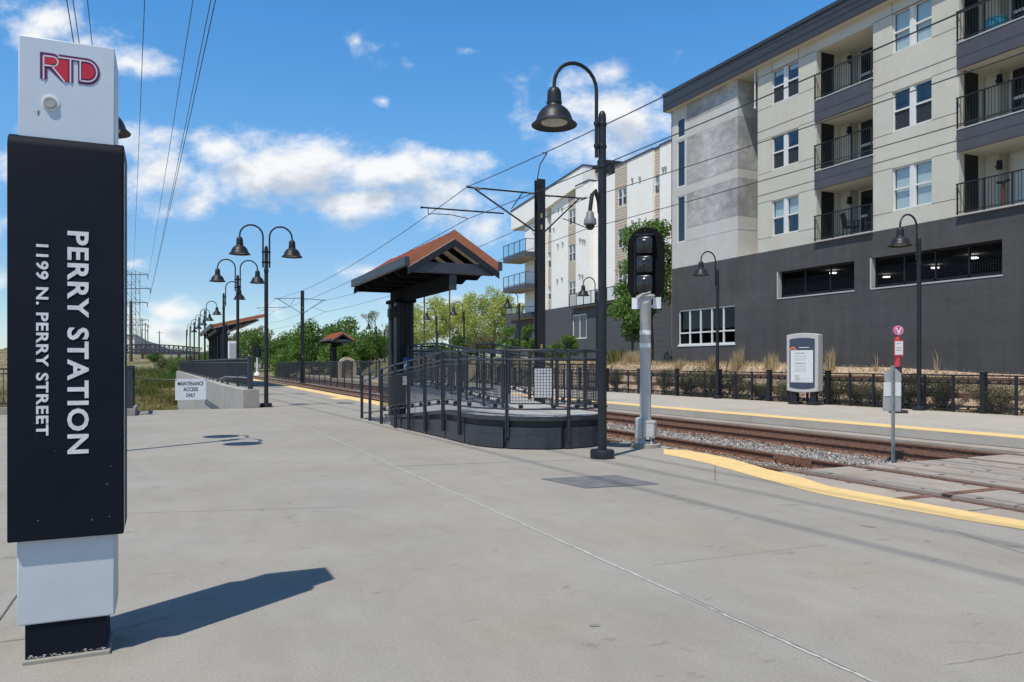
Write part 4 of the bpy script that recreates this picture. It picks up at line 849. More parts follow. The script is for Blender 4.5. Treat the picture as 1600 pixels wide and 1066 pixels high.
# low mono-pitch shelter on the near platform
def mono_shelter():
    d0 = 46.0; A = D(331, 509, d0); B = PY(412, 492, A.y); Cc = D(311, 520, 60)
    yA, yB = A.y, Cc.y; x0, x1 = A.x, B.x; z0, z1 = A.z, B.z
    t = thing('platform_shelter', 'long low shelter whose terracotta roof tilts up towards the track, behind twin lamps', 'shelter', ((x0 + x1) / 2, (yA + yB) / 2, 0), 'platform shelters')
    mb = MB(); mb.prism([(x0, yA, z0 + .08), (x1, yA, z1 + .05), (x1, yA, z1 - .02), (x0, yA, z0)], (0, yB - yA, 0)); rf = mb.build('roof', M['terracotta'], t)
    mb = MB(); mb.prism([(x0 + .1, yA - .02, z0 + .09), (x1 + .05, yA - .02, z1 + .06), (x1 + .05, yA - .02, z1 - .14), (x0 + .1, yA - .02, z0 - .13)], (0, .02, 0)); mb.build('gable_trim', M['terracotta'], rf)
    mb = MB(); mb.prism([(x0 + .05, yA - .015, z0 - .132), (x1 - .02, yA - .015, z1 - .142), (x1 - .02, yA - .015, z1 - .17), (x0 + .05, yA - .015, z0 - .17)], (0, .02, 0)); mb.build('drip_edge', M['letter'], rf)
    mb = MB(); mb.box(x0 - .10, x0 + .04, yA - .05, yB, z0 - .16, z0 + .10); mb.build('gutter', M['slate'], t)
    # stepped purlins below the raking edge
    for i in range(6):
        f = .12 + i * .15; x = x0 + (x1 - x0) * f; z = z0 + (z1 - z0) * f; mb = MB(); mb.box(x - .12, x + .12, yA + .15, yB - .2, z - .45 + .22 * f, z - .18); mb.build('purlin', M['black'], t)
    for i in range(5):
        y = yA + .6 + i * (yB - yA - 1.2) / 4
        mb = MB(); mb.box(x0 + .55, x0 + .95, y - .1, y + .1, 0, z0 - .1); mb.build('column', M['black'], t)
        mb = MB(); mb.prism([(x0 + .1, y - .05, z0 - .12), (x1 - .5, y - .05, z1 - .2), (x1 - .9, y - .05, z1 - .36), (x0 + .6, y - .05, z0 - .5)], (0, .1, 0)); mb.build('bracket', M['black'], t)
    mb = MB(); mb.tube([(x0, yA + 6, z0 - .2), (x0 + .1, yA + 6, z0 - .7), (x0 + .6, yA + 6, z0 - 1.1), (x0 + .68, yA + 6, 0)], .05, 8); mb.build('downpipe', M['black'], t)
    mb = MB(); mb.box(x0 + .8, x0 + .84, yA + .6, yB - .8, .3, 2.3); mb.build('windscreen', M['darkglass'], t)
mono_shelter()
# ------------------------------------------------------------------ fences, walls and platform furniture
def far_fence():
    t = thing('platform_fence', 'black mesh fence with bead rows along the opposite platform below the dry bank', 'fence', (21.5, 20, 0))
    ys = [5.0]
    p0 = G(1537.5, 646.6)
    ys = sorted([p0.y - 2.75 * k for k in range(1, 5)] + [p0.y + 2.75 * k for k in range(0, 13)])
    pts = [Vector((float(fence_x(y)), y, 0)) for y in ys]
    mids = 0
    for a, b in zip(pts[:-1], pts[1:]):
        d = b - a; n = d.normalized(); nr = Vector((n.y, -n.x, 0))
        mb = MB()
        for z, h in ((1.12, .045), (.985, .03), (.885, .03), (.20, .03), (.09, .03)): mb.bar((a.x, a.y, z), (b.x, b.y, z), .035, h)
        mb.build('rail', M['black'], t)
        mb = MB()
        for z in (.935, .145):
            for k in range(9):
                f = (k + .5) / 9; mb.ball((a.x + d.x * f, a.y + d.y * f, z), .044, 8, 5)
        mb.build('bead_trim', M['black'], t)
        mb = MB()
        for k in range(1, 56):
            f = k / 56; mb.bar((a.x + d.x * f, a.y + d.y * f, .2), (a.x + d.x * f, a.y + d.y * f, .885), .005, .005)
        for k in range(1, 14): z = .2 + k * .049; mb.bar((a.x, a.y, z), (b.x, b.y, z), .005, .005)
        mb.build('mesh_infill', M['mesh'], t)
        for f in (1 / 3, 2 / 3):
            c = a + d * f; mb = MB(); mb.bar((c.x, c.y, 0), (c.x, c.y, 1.10), .05, .075, (n.x, n.y, 0)); mb.build('upright', M['black'], t)
    for p in pts:
        mb = MB(); mb.box(p.x - .075, p.x + .075, p.y - .075, p.y + .075, 0, 1.20); mb.box(p.x - .088, p.x + .088, p.y - .088, p.y + .088, 1.18, 1.225); mb.build('post', M['black'], t, .006)
far_fence()

def picket_bay(t, a, b, za, zb, hgt, sp, m, lo=.12, double=True):
    d = b - a; L_ = d.length; mb = MB()
    for z, h in ((hgt, .05),) + (((hgt - .14, .035),) if double else ()) + ((lo, .04),): mb.bar((a.x, a.y, za + z), (b.x, b.y, zb + z), .045, h)
    n = max(2, int(L_ / sp))
    for k in range(1, n):
        f = k / n; x, y, z = a.x + d.x * f, a.y + d.y * f, za + (zb - za) * f; mb.bar((x, y, z + lo - .03), (x, y, z + hgt - .02), .022, .022)
    mb.build('picket_panel', m, t)
def post_(t, p, z0, z1, w, m): mb = MB(); mb.box(p.x - w / 2, p.x + w / 2, p.y - w / 2, p.y + w / 2, z0, z1); mb.box(p.x - w * .6, p.x + w * .6, p.y - w * .6, p.y + w * .6, z1 - .06, z1 - .02); mb.build('post', m, t)

# pale concrete wall beside the maintenance steps, with a picket railing on top
def stair_wall():
    t = thing('concrete_wall', 'pale concrete wall carrying a black railing beside the sunken steps', 'wall', (2.3, 40, 0))
    out = [(2.33, 26.7), (2.86, 26.8), (2.55, 33.0), (1.62, 92), (1.17, 92), (2.03, 33.0)]
    mb = MB(); mb.prism([(x, y, .62) for x, y in out], (0, 0, -5.4)); mb.build('wall_body', M['wallcon'], t, .012)
    mb = MB(); a, b = Vector((1.98, 30.0, -.33)), Vector((1.78, 43, -.33)); mb.tube([(a.x - .02, a.y, -.55), a, b], .035, 8); mb.tube([a + Vector((0, 3, 0)), a + Vector((.08, 3, -.05))], .015, 6); mb.build('handrail', M['black'], t)
    mb = MB(); mb.box(1.10, 1.30, 92.0, 92.4, -4.6, .62); mb.build('return_wall', M['wallcon'], t)
    r = thing('picket_railing', 'black picket railing standing on the pale concrete wall', 'railing', (2.2, 40, .62))
    line = [Vector((2.60, 27.0, 0)), Vector((2.30, 33.0, 0))] + [Vector((2.30 - .90 * (y - 33) / 58, y, 0)) for y in np.arange(35.6, 91, 2.6)]
    line.insert(1, Vector((2.45, 30.0, 0)))
    for i, (a, b) in enumerate(zip(line[:-1], line[1:])): picket_bay(r, a, b, .62, .62, 1.02, .15 if i < 12 else .22, M['railing'])
    for i, p in enumerate(line): post_(r, p, .6, 1.72 if i == 0 else 1.68, .16 if i == 0 else .08, M['railing'])
    mb = MB(); mb.tube([(2.48, 27.0, 1.0), (2.2, 32.6, .95), (2.1, 35.5, .78)], .02, 8); mb.build('side_rail', M['galv'], r)
stair_wall()
# steps going down between the railing and the wall
mb = MB()
for i in range(8): mb.box(-.7, 2.25, 26.8 + i * .3, 27.1 + i * .3, -2.6, -.17 * (i + 1))
structure(mb.build('steps', M['slab']))
def west_railing():
    y0 = 26.9; x1 = -.93
    k = thing('concrete_kerb', 'low concrete kerb under the black railing beside the pylon', 'kerb', (-5, 26.6, 0)); k_ = MB(); k_.box(-16, x1 + .16, 26.3, 26.62, 0, .20); k_.box(x1 - .16, x1 + .16, 24.2, 26.3, 0, .20); k_.build('kerb_body', M['facecon'], k, .01)
    t = thing('picket_railing', 'short black railing ending in a post just past the station pylon', 'railing', (-5, 26.5, .2))
    line = [Vector((x1, 24.4, 0)), Vector((x1, 26.46, 0))] + [Vector((x1 - 2.4 * i, 26.46, 0)) for i in range(1, 7)]
    for a, b in zip(line[:-1], line[1:]): picket_bay(t, a, b, .2, .2, 1.12, .12, M['railing'])
    for i, p in enumerate(line): post_(t, p, .2, 1.42, .15, M['railing'])
west_railing()
def centre_fence():
    t = thing('picket_fence', 'long black picket fence standing between the two tracks', 'fence', (11.3, 60, -.3))
    y = 31.0; XF = 11.9
    while y < 92:
        a, b = Vector((XF, y, 0)), Vector((XF, y + 2.5, 0)); picket_bay(t, a, b, -.33, -.33, 1.92, .21, M['railing'], .18, False)
        mb = MB(); mb.bar((XF, y, -.38), (XF, y, 1.66), .07, .07); mb.bar((XF, y, -.15), (XF - .35, y, -.38), .03, .03, (0, 1, 0)); mb.build('post', M['railing'], t); y += 2.5
centre_fence()

def maintenance_sign():
    c = D(298, 608.5, 24.75); y = c.y; w, h = .46, .34
    t = thing('maintenance_sign', 'white sign reading MAINTENANCE ACCESS ONLY, hung on a chain across the sunken steps', 'sign', (c.x, y, c.z))
    mb = MB(); mb.box(c.x - w, c.x + w, y, y + .006, c.z - h, c.z + h); pl = mb.build('plate', M['white'], t)
    for txt, dz, tw in (('MAINTENANCE', .185, .76), ('ACCESS', 0, .44), ('ONLY', -.185, .29)):
        o = text_mesh(txt, .138, M['deep'], pl, Matrix.Translation((c.x, y - .002, c.z + dz)) @ Matrix.Rotation(R(90), 4, 'X') @ Matrix.Diagonal((.80, 1.1, 1, 1)), 'lettering', .001, 1.0, .004)
        off = np.array(origin_of(pl)); co = np.empty(len(o.data.vertices) * 3); o.data.vertices.foreach_get('co', co); co = co.reshape(-1, 3) + off; mn, mx = co.min(0), co.max(0); co = (co - (mn + mx) / 2) / (mx - mn) * np.array([tw, .001, .128]) + np.array([c.x, y - .0008, c.z + dz]); o.data.vertices.foreach_set('co', (co - off).ravel()); o.data.update()
    a = Vector((-1.08, y + .02, c.z + .48)); b = Vector((2.4, y + .1, c.z + .42)); zt = c.z + h - .03
    mb = MB(); mb.tube([a, a.lerp(Vector((c.x - w + .03, y, zt)), .5) - Vector((0, 0, .05)), (c.x - w + .03, y, zt)], .009, 5); mb.build('chain', M['chain'], t); mb = MB(); mb.tube([(c.x + w - .03, y, zt), Vector((c.x + w - .03, y, zt)).lerp(b, .5) - Vector((0, 0, .04)), b], .009, 5); mb.build('chain', M['chain'], t)
    mb = MB()
    for s in (-1, 1): mb.ball((c.x + s * (w - .04), y - .003, c.z + h - .03), .008, 6, 4)
    mb.build('bolt', M['black'], pl)
maintenance_sign()

# ------------------------------------------------------------------ railway signal seen from behind
def rail_signal():
    p = G(1008.5, 698.5); t = thing('railway_signal', 'three-lamp railway signal on a pale grey mast, seen from behind', 'railway signal', (p.x, p.y, 0))
    yw = R(-44); MX = Matrix.Translation(p) @ Matrix.Rotation(yw, 4, 'Z')
    def B(mb, nm, m, par=t, bv=0): mb.xf(MX); return mb.build(nm, m, par, bv)
    mb = MB(); mb.lathe([(.27, -.3), (.27, .06), (.25, .075)], (0, 0, 0), 28); B(mb, 'concrete_base', M['facecon'])
    mb = MB(); mb.box(-.15, .15, -.15, .15, .07, .11); mb.box(-.13, .02, -.1, .12, .11, .2)
    for sx in (-.12, .12):
        for sy in (-.12, .12): mb.lathe([(.018, .11), (.018, .17)], (sx, sy, 0), 8)
    B(mb, 'base_plate', M['lgrey'])
    mb = MB(); mb.box(-.17, -.02, -.14, .14, .15, .52); mb.box(-.02, .19, -.18, .10, .17, .47); b = B(mb, 'junction_box', M['lgrey'], t, .02)
    mb = MB(); mb.prism([(-.03, -.195, .44), (.02, -.195, .50), (.08, -.195, .48), (.14, -.195, .505), (.20, -.195, .44)], (0, .03, 0)); mb.box(.0, .17, -.19, -.18, .20, .43); mb.box(.05, .10, -.2, -.18, .15, .19); B(mb, 'box_lid', M['lgrey'], b, .004)
    mb = MB(); mb.box(.02, .14, -.10, .06, .10, .17); B(mb, 'cable_entry', M['wood'])
    mb = MB(); mb.lathe([(.105, .45), (.10, .50), (.098, 2.52), (.105, 2.53), (.105, 2.60), (.08, 2.62)], (0, 0, 0), 24); mast = B(mb, 'mast', M['lgrey'])
    for z in (1.77, 2.0): mb = MB(); mb.lathe([(.1005, z), (.1005, z + .075)], (0, 0, 0), 24); B(mb, 'reflective_band', M['whiteband'], mast)
    zc = 3.245
    pts = []; w, hh = .33, .345
    for a in range(0, 181, 12): pts.append((w * math.cos(R(a)), .05, zc + hh - .0 + w * math.sin(R(a))))
    for a in range(180, 361, 12): pts.append((w * math.cos(R(a)), .05, zc - hh + w * math.sin(R(a))))
    mb = MB(); mb.prism(pts, (0, .015, 0)); tg = B(mb, 'backboard', M['shade'])
    for k in (1, 0, -1):
        z = zc + k * .34; mb = MB(); mb.box(-.14, .14, -.16, .05, z - .158, z + .158); h = B(mb, 'lamp_housing', M['gloss'], t, .045); mb = MB(); mb.lathe([(.115, .0), (.11, .02), (.085, .04), (.045, .052), (.001, .056)], (0, 0, 0), 20); mb.xf(Matrix.Translation((0, -.158, z - .01)) @ Matrix.Rotation(R(90), 4, 'X')); B(mb, 'door', M['gloss'], h)
        mb = MB(); mb.box(-.02, .04, -.215, -.18, z - .01, z + .07); mb.ball((.01, -.20, z - .02), .03, 8, 5); B(mb, 'latch', M['deep'], h, .008)
        mb = MB(); hood = [(.155 * math.cos(R(a)), z + .01 + .155 * math.sin(R(a))) for a in range(-25, 206, 21)]
        for (xa, za), (xb, zb2) in zip(hood[:-1], hood[1:]): mb.quad((xa, .07, za), (xb, .07, zb2), (xb, .07 + .30 * (.55 + .45 * max(0, (zb2 - z) / .16)), zb2 - .02), (xa, .07 + .30 * (.55 + .45 * max(0, (za - z) / .16)), za - .02))
        B(mb, 'visor', M['black'], h)
    mb = MB(); mb.box(-.16, .17, -.15, .06, zc + .50, zc + .53); mb.tube([(-.17, -.10, zc - .5), (-.17, -.10, zc + .38)], .012, 8); mb.lathe([(.012, 0), (.012, .12), (.03, .13), (.012, .17)], (0, -.03, zc + .53), 8); B(mb, 'hinge_rod', M['lgrey'] if False else M['black'])
    mb = MB(); mb.prism([(-.16, -.10, zc - .57), (-.06, -.10, zc - .50), (.10, -.10, zc - .51), (.18, -.10, zc - .55), (.12, -.10, zc - .61), (.07, -.10, zc - .70), (-.07, -.10, zc - .70)], (0, .13, 0)); mb.box(-.1, .14, -.14, -.10, zc - .58, zc - .54); mb.tube([(-.12, -.13, zc - .62), (-.02, -.15, zc - .53), (.12, -.13, zc - .50)], .02, 6); B(mb, 'mounting_bracket', M['lgrey'], t, .01)
    mb = MB(); mb.box(-.25, -.11, .03, .045, zc - .78, zc - .58); mb.box(.13, .27, .03, .045, zc - .78, zc - .58); mb.box(-.12, .14, .03, .042, zc - .76, zc - .72); B(mb, 'number_plate_back', M['white'])
rail_signal()
def small_signal():
    p = D(402, 582, 96); p.z = -.1; t = thing('railway_signal', 'tiny distant railway signal on a white mast beside the twin lamp pole', 'railway signal', (p.x, p.y, p.z))
    mb = MB(); mb.lathe([(.4, 0), (.35, .25), (.11, .5), (.1, 2.3)], p, 12); mb.build('mast', M['white'], t)
    mb = MB(); pts = [(p.x + .5 * math.cos(R(a)), p.y, p.z + 2.75 + (.55 if a <= 180 else -.1) + .4 * math.sin(R(a))) for a in range(0, 360, 15)]; mb.prism(pts, (0, .2, 0)); mb.build('backboard', M['deep'], t)
    mb = MB(); mb.box(p.x - .2, p.x + .2, p.y - .2, p.y, p.z + 2.5, p.z + 3.5); mb.build('lamp_housing', M['black'], t)
small_signal()
# ------------------------------------------------------------------ timetable board
def timetable():
    p = G(1257, 632.5); t = thing('timetable_board', 'grey framed timetable board on two black legs in front of the fence', 'timetable board', (p.x, p.y, 0))
    MX = Matrix.Translation((p.x, p.y, 0)) @ Matrix.Rotation(R(-74), 4, 'Z')
    def B(mb, nm, m, par=t, bv=0): mb.xf(MX); return mb.build(nm, m, par, bv)
    w, z0, z1 = .60, .50, 2.50
    arc = lambda x, h: h * (1 - (x / w) ** 2)
    xs_ = np.linspace(-w, w, 9)
    front = [(x, -.17, z0 - arc(x, .06)) for x in xs_] + [(x, -.17, z1 + arc(x, .06)) for x in xs_[::-1]]
    mb = MB(); mb.prism(front, (0, .34, 0)); cab = B(mb, 'cabinet', M['lgrey'], t, .02)
    mb = MB(); w2 = w - .12; mb.prism([(x, -.178, z0 + .16 - arc(x, .10)) for x in np.linspace(-w2, w2, 9)] + [(x, -.178, z1 - .14 + arc(x, .08) - .05) for x in np.linspace(w2, -w2, 9)], (0, .012, 0)); bz = B(mb, 'bezel', M['navy'], cab)
    mb = MB(); mb.box(-w2 + .05, w2 - .06, -.184, -.178, z0 + .30, z1 - .40); pp = B(mb, 'poster', M['paper'], bz)
    mb = MB(); mb.box(-w2 + .05, w2 - .06, -.186, -.184, z1 - .55, z1 - .36); B(mb, 'poster_header', M['navy'], bz)
    mb = MB(); x = -w2 + .14; zz = z1 - .55
    outer = [(x + .13 * math.cos(R(a)), zz + .13 * math.sin(R(a))) for a in range(0, 181, 15)]; inner = [(x + .075 * math.cos(R(a)), zz + .075 * math.sin(R(a))) for a in range(180, -1, -15)]
    for i in range(len(outer) - 1):
        j = len(inner) - 1 - i; mb.quad((outer[i][0], -.189, outer[i][1]), (outer[i + 1][0], -.189, outer[i + 1][1]), (inner[j - 1][0], -.189, inner[j - 1][1]), (inner[j][0], -.189, inner[j][1]))
    mb.quad((x - .02, -.189, zz), (x + .06, -.189, zz), (x + .02, -.189, zz + .07)); B(mb, 'poster_emblem', M['orange'], bz)
    rnd = random.Random(2); mb = MB(); mb.box(-.1, .28, -.189, -.187, z1 - .47, z1 - .445); B(mb, 'header_line', M['paper'], bz)
    mb = MB()
    def line(x0, x1, z, h): mb.box(x0, x1, -.187, -.185, z, z + h)
    line(-.28, .10, z1 - .67, .028); line(-.27, .14, z1 - 1.03, .028)
    for r_ in range(5):
        for c_ in range(5): line(-.27 + c_ * .09, -.27 + c_ * .09 + rnd.uniform(.03, .07), z1 - .75 - r_ * .045, .012)
    for r_ in range(6):
        for c_ in range(5): line(-.27 + c_ * .09, -.27 + c_ * .09 + rnd.uniform(.03, .07), z1 - 1.10 - r_ * .045, .012)
    for r_ in range(6): line(-.27, -.27 + rnd.uniform(.1, .2), z1 - 1.45 - r_ * .035, .010)
    for i in range(8): line(-.35 + i * .1, -.28 + i * .1, z0 + .33 + .02 * (i % 2), .008)
    mb.tube([(-.3, -.186, z0 + .55), (-.15, -.186, z0 + .44), (.1, -.186, z0 + .42), (.38, -.186, z0 + .47)], .004, 4); mb.tube([(.15, -.186, z1 - .75), (.3, -.186, z1 - 1.0), (.38, -.186, z1 - 1.1)], .003, 4); B(mb, 'printed_rows', M['print'], pp)
    for x in (-.36, .36):
        mb = MB(); mb.box(x - .11, x + .11, -.09, .09, .04, z0); l = B(mb, 'leg', M['black'], t, .01)
        mb = MB(); mb.box(x - .19, x + .19, -.16, .16, -.005, .10); B(mb, 'foot', M['black'], l, .01)
timetable()
def stop_marker():
    p = G(1408, 645); d = 22.9; c = D(1402, 640, d); t = thing('stop_marker', 'red stop marker with a round pink V disc above a white notice', 'stop marker', (c.x, c.y, 0))
    MX = Matrix.Translation((c.x, c.y, 0)) @ Matrix.Rotation(R(-26), 4, 'Z')
    def B(mb, nm, m, par=t, bv=0): mb.xf(MX); return mb.build(nm, m, par, bv)
    mb = MB(); mb.box(-.06, .12, -.05, .05, 0, 1.42); B(mb, 'post', M['maroon'], t, .01)
    mb = MB(); mb.box(-.20, .26, -.14, .14, -.02, .09); B(mb, 'base', M['maroon'], t, .01)
    mb = MB(); mb.lathe([(.085, 1.38), (.085, 2.25), (.07, 2.28)], (.0, 0, 0), 18); B(mb, 'red_sleeve', M['redpost'])
    mb = MB(); mb.box(-.135, .135, -.10, -.085, 1.70, 2.17); nb = B(mb, 'notice', M['redpost']); mb = MB(); mb.box(-.115, .115, -.105, -.10, 1.74, 2.14); nn = B(mb, 'notice_sheet', M['paper'], nb)
    mb = MB(); mb.box(-.07, .07, -.107, -.105, 1.93, 1.955); mb.box(-.08, .06, -.107, -.105, 1.86, 1.885); mb.box(-.07, .08, -.107, -.105, 2.07, 2.085); B(mb, 'printed_rows', M['print'], nb)
    mb = MB(); mb.lathe([(.001, -.05), (.145, -.05), (.15, -.04), (.15, .04), (.145, .05), (.001, .05)], (0, 0, 0), 32); mb.xf(Matrix.Translation((.0, -.04, 2.46)) @ Matrix.Rotation(R(90), 4, 'X')); dk = B(mb, 'disc', M['magenta'])
    mb = MB(); mb.lathe([(.128, 0), (.128, .004), (.115, .004), (.115, 0)], (0, 0, 0), 32, cap=False); mb.xf(Matrix.Translation((0, -.0915, 2.46)) @ Matrix.Rotation(R(90), 4, 'X')); B(mb, 'disc_ring', M['letter'], dk)
    mb = MB(); mb.prism([(-.085, -.094, 2.54), (-.045, -.094, 2.54), (0, -.094, 2.42), (.045, -.094, 2.54), (.085, -.094, 2.54), (.022, -.094, 2.37), (-.022, -.094, 2.37)], (0, .004, 0)); B(mb, 'letter_v', M['white'], dk)
stop_marker()
def back_sign():
    p = G(1395, 727.5, -.40); t = thing('signpost', 'galvanised post standing in the ballast with grey sign backs', 'signpost', (p.x, p.y, -.4))
    MX = Matrix.Translation((p.x, p.y, 0)) @ Matrix.Rotation(R(-YAW - 6), 4, 'Z')
    def B(mb, nm, m, par=t, bv=0): mb.xf(MX); return mb.build(nm, m, par, bv)
    mb = MB(); prof = [(-.032, 0), (-.032, .012), (-.018, .014), (-.014, .04), (.014, .04), (.018, .014), (.032, .012), (.032, 0), (.022, -.004), (.012, .026), (-.012, .026), (-.022, -.004)]; mb.prism([(x, y - .02, -.55) for x, y in prof], (0, 0, 2.0)); B(mb, 'post', M['galv'])
    mb = MB(); pts = [(.01 + .165 * math.cos(R(a)), .03, 1.235 + .165 * math.sin(R(a))) for a in range(22, 382, 45)]; mb.prism(pts, (0, .004, 0)); B(mb, 'octagon_plate', M['grey'])
    mb = MB(); mb.box(-.165, .155, .03, .035, .60, .90); B(mb, 'lower_plate', M['grey'], t, .0); mb = MB(); mb.box(-.155, .155, .022, .028, .88, 1.14); B(mb, 'middle_plate', M['paper'])
    mb = MB()
    for z in (.7, .95, 1.2, 1.3): mb.ball((0, -.026, z), .010, 6, 4)
    B(mb, 'bolt', M['black'])
back_sign()
def ticket_cabinet():
    c = D(363, 545, 40); t = thing('ticket_cabinet', 'tall pale grey cabinet behind the black railing on the pale wall', 'cabinet', (c.x, c.y, 0))
    mb = MB(); mb.box(c.x - .2, c.x + .2, c.y - .25, c.y + .25, 0, 2.62); b = mb.build('body', M['white'], t, .02); mb = MB(); mb.box(c.x - .16, c.x + .16, c.y - .262, c.y - .25, .2, 2.5); mb.build('door', M['lgrey'], b)
    mb = MB(); mb.box(c.x - .3, c.x + .3, c.y - .3, c.y + .3, 0, .1); mb.build('base', M['black'], t)
ticket_cabinet()
def dome_camera(name_lbl, top, arm_from):
    t = thing('dome_camera', name_lbl, 'security camera', top)
    x, y, z = top
    a = Vector(arm_from); b = Vector(top)
    mb = MB(); m_ = (a + b) / 2; mb.tube([a, a + (b - a) * .1 + Vector((0, 0, .18)), a + (b - a) * .45 + Vector((0, 0, .34)), a + (b - a) * .8 + Vector((0, 0, .26)), b + Vector((0, 0, .02)), b], .032, 8); mb.build('arm', M['black'], t)
    mb = MB(); mb.lathe([(.035, .0), (.06, -.03), (.065, -.09), (.095, -.13), (.10, -.20), (.085, -.215)], (x, y, z), 20); mb.build('housing', M['camgrey'], t)
    mb = MB(); mb.lathe([(.072, -.215), (.068, -.25), (.042, -.285), (.001, -.295)], (x, y, z), 18); mb.build('dome', M['deep'], t)
L1 = LAMP1.location
q = D(922, 330, 11.9); dome_camera('grey dome camera on a curved arm fixed to the tall lamp pole', (q.x, q.y, q.z), (L1.x - .05, L1.y, q.z + .0))
q = D(357.5, 516, 43.2); dome_camera('white dome camera hanging in front of the low shelter', (q.x, q.y, q.z), tuple(D(350, 516, 43.5)))
# pier of pale arch behind the track fence
def arch():
    c = D(543, 571, 80); t = thing('stone_arch', 'pale round-topped stone arch behind the track fence by the small shelter', 'arch', (c.x, c.y, 0)); mb = MB()
    o = [(c.x + .92 * math.cos(R(a)), c.y, 1.22 + .92 * math.sin(R(a)) * .95) for a in range(0, 181, 12)]; i = [(c.x + .62 * math.cos(R(a)), c.y, 1.22 + .62 * math.sin(R(a)) * .95) for a in range(180, -1, -12)]
    mb.prism([(c.x + .92, c.y, -.5)] + o + [(c.x - .92, c.y, -.5), (c.x - .62, c.y, -.5)] + i + [(c.x + .62, c.y, -.5)], (0, .5, 0)); mb.build('arch_ring', M['stone'], t)
    mb = MB(); mb.prism([(c.x + .62, c.y + .3, -.5)] + [(p[0], c.y + .3, p[2]) for p in i[::-1]] + [(c.x - .62, c.y + .3, -.5)], (0, .05, 0)); mb.build('infill_wall', M['soil'], t)
arch()
# ------------------------------------------------------------------ overhead line poles, brackets and wires
def ocs_pole(label, px, d, ztop, yb):
    p = D(px, 567, d); x, y = p.x, p.y; t = thing('overhead_line_pole', label, 'overhead line pole', (x, y, -.4), 'overhead line poles between the tracks'); k = .145
    mb = MB(); mb.box(x - k, x + k, y - k, y - k + .025, -.5, ztop); mb.box(x - k, x + k, y + k - .025, y + k, -.5, ztop); mb.box(x - .012, x + .012, y - k + .025, y + k - .025, -.5, ztop); mb.build('column', M['black'], t)
    mb = MB(); mb.box(x - .25, x + .25, y - .25, y + .25, -.5, -.33); mb.build('base_plate', M['black'], t)
    mb = MB()
    for z in (2.0, 6.6, 6.2): mb.box(x - .05, x + .03, y - k - .012, y - k, z, z + .16)
    mb.build('number_plate', M['strapping'], t)
    return t, Vector((x, y, 0))
XA, XB = 9.35, 13.95
def bracket(t, P, xi, zt, zl, zm, zc, far=False):
    s = 1 if xi > P.x else -1; x0 = P.x + s * .15; y = P.y
    mb = MB(); mb.bar((x0, y, zt), (xi - s * .0, y, zm + .02), .05, .05); top = mb.build('bracket_tube', M['black'], t)
    mb = MB(); mb.bar((x0, y, zl), (xi - s * .28, y, zm - .02), .045, .045); mb.build('bracket_strut', M['black'], t)
    mb = MB()
    for f in (.08, .86): q = Vector((x0, y, zt)).lerp(Vector((xi, y, zm)), f); mb.tube([q - Vector((.14, 0, 0)), q - Vector((.08, 0, 0)), q, q + Vector((.08, 0, 0)), q + Vector((.14, 0, 0))], [.028, .05, .028, .05, .028], 8)
    mb.ball((xi, y, zm + .05), .05, 8, 5); mb.build('insulator', M['insul'], t)
    mb = MB(); mx_ = xi + (x0 - xi) * .28; zs = zm - .02 + (zl - zm) * .28
    if s < 0:
        mb.bar((x0 + (xi - x0) * .48, y, zl + (zm - zl) * .42), (xi - 1.62, y, zc + .26), .045, .045); mb.tube([(xi - 1.4, y, zc + .25), (xi - 1.38, y, zc + .03), (xi - 1.25, y, zc + .08), (xi - .6, y, zc + .10), (xi - .0, y, zc + .02)], .014, 6); mb.ball((xi - 1.62, y, zc + .26), .045, 8, 5)
        mb.bar((x0 - .5, y, zt + .02), (x0 - .95, y, zl + .75), .03, .03)
    else:
        mb.bar((x0 + (xi - x0) * .45, y, zl + (zm - zl) * .42), (xi + .15, y, zc + .03), .025, .025)
    mb.build('registration_arm', M['black'], t)
POLE1, P1 = ocs_pole('near black overhead line pole with brackets, in front of the white apartment block', 843.5, 27.2, 7.98, 0)
bracket(POLE1, P1, XA, 7.48, 6.12, 7.44, 6.38); bracket(POLE1, P1, XB, 7.44, 6.12, 7.46, 6.36)
POLE2, P2 = ocs_pole('distant black overhead line pole rising from the fence between the tracks', 472.5, 72.5, 8.3, 0)
bracket(POLE2, P2, XA, 7.6, 6.2, 7.44, 6.3); bracket(POLE2, P2, XB, 7.55, 6.2, 7.46, 6.3)
mb = MB(); c0 = Vector((P1.x - .05, P1.y, 7.2)); c1 = PX(848, 239, XA); mb.tube([c0, c0 + Vector((-.12, -.1, .3)), c0 + Vector((-.15, -.2, .75)), Vector((P1.x - .35, P1.y - .6, 8.1)).lerp(c1, .45), c1 + Vector((.15, .05, .02)), c1], .018, 6); mb.build('jumper_cable', M['wire'], POLE1)
mb = MB(); mb.tube([(P1.x - .15, P1.y, 6.4), (P1.x - .32, P1.y, 6.15), (P1.x - .2, P1.y, 5.98)], .012, 5); mb.tube([(P1.x - .15, P1.y, 5.9), (P1.x - .15, P1.y, 5.2), (P1.x - .4, P1.y - .1, 4.95)], .012, 5); mb.build('jumper_cable', M['wire'], POLE1)
def wire(pts, r, label, name='overhead_wire', cat='overhead wire', group=None):
    mb = MB(); mb.tube(pts, r, 5); return tag(mb.build(name, M['wire'], None), label, cat, group)
def span(x, z_sup, sag, ys, n=14):
    pts = []
    for a, b in zip(ys[:-1], ys[1:]):
        for i in range(n + (b == ys[-1])): f = i / n; pts.append(Vector((x, a + (b - a) * f, z_sup - sag * 4 * f * (1 - f))))
    return pts
YS = [P1.y - 45, P1.y, P2.y, P2.y + 45]
grp = 'overhead wires above the tracks'
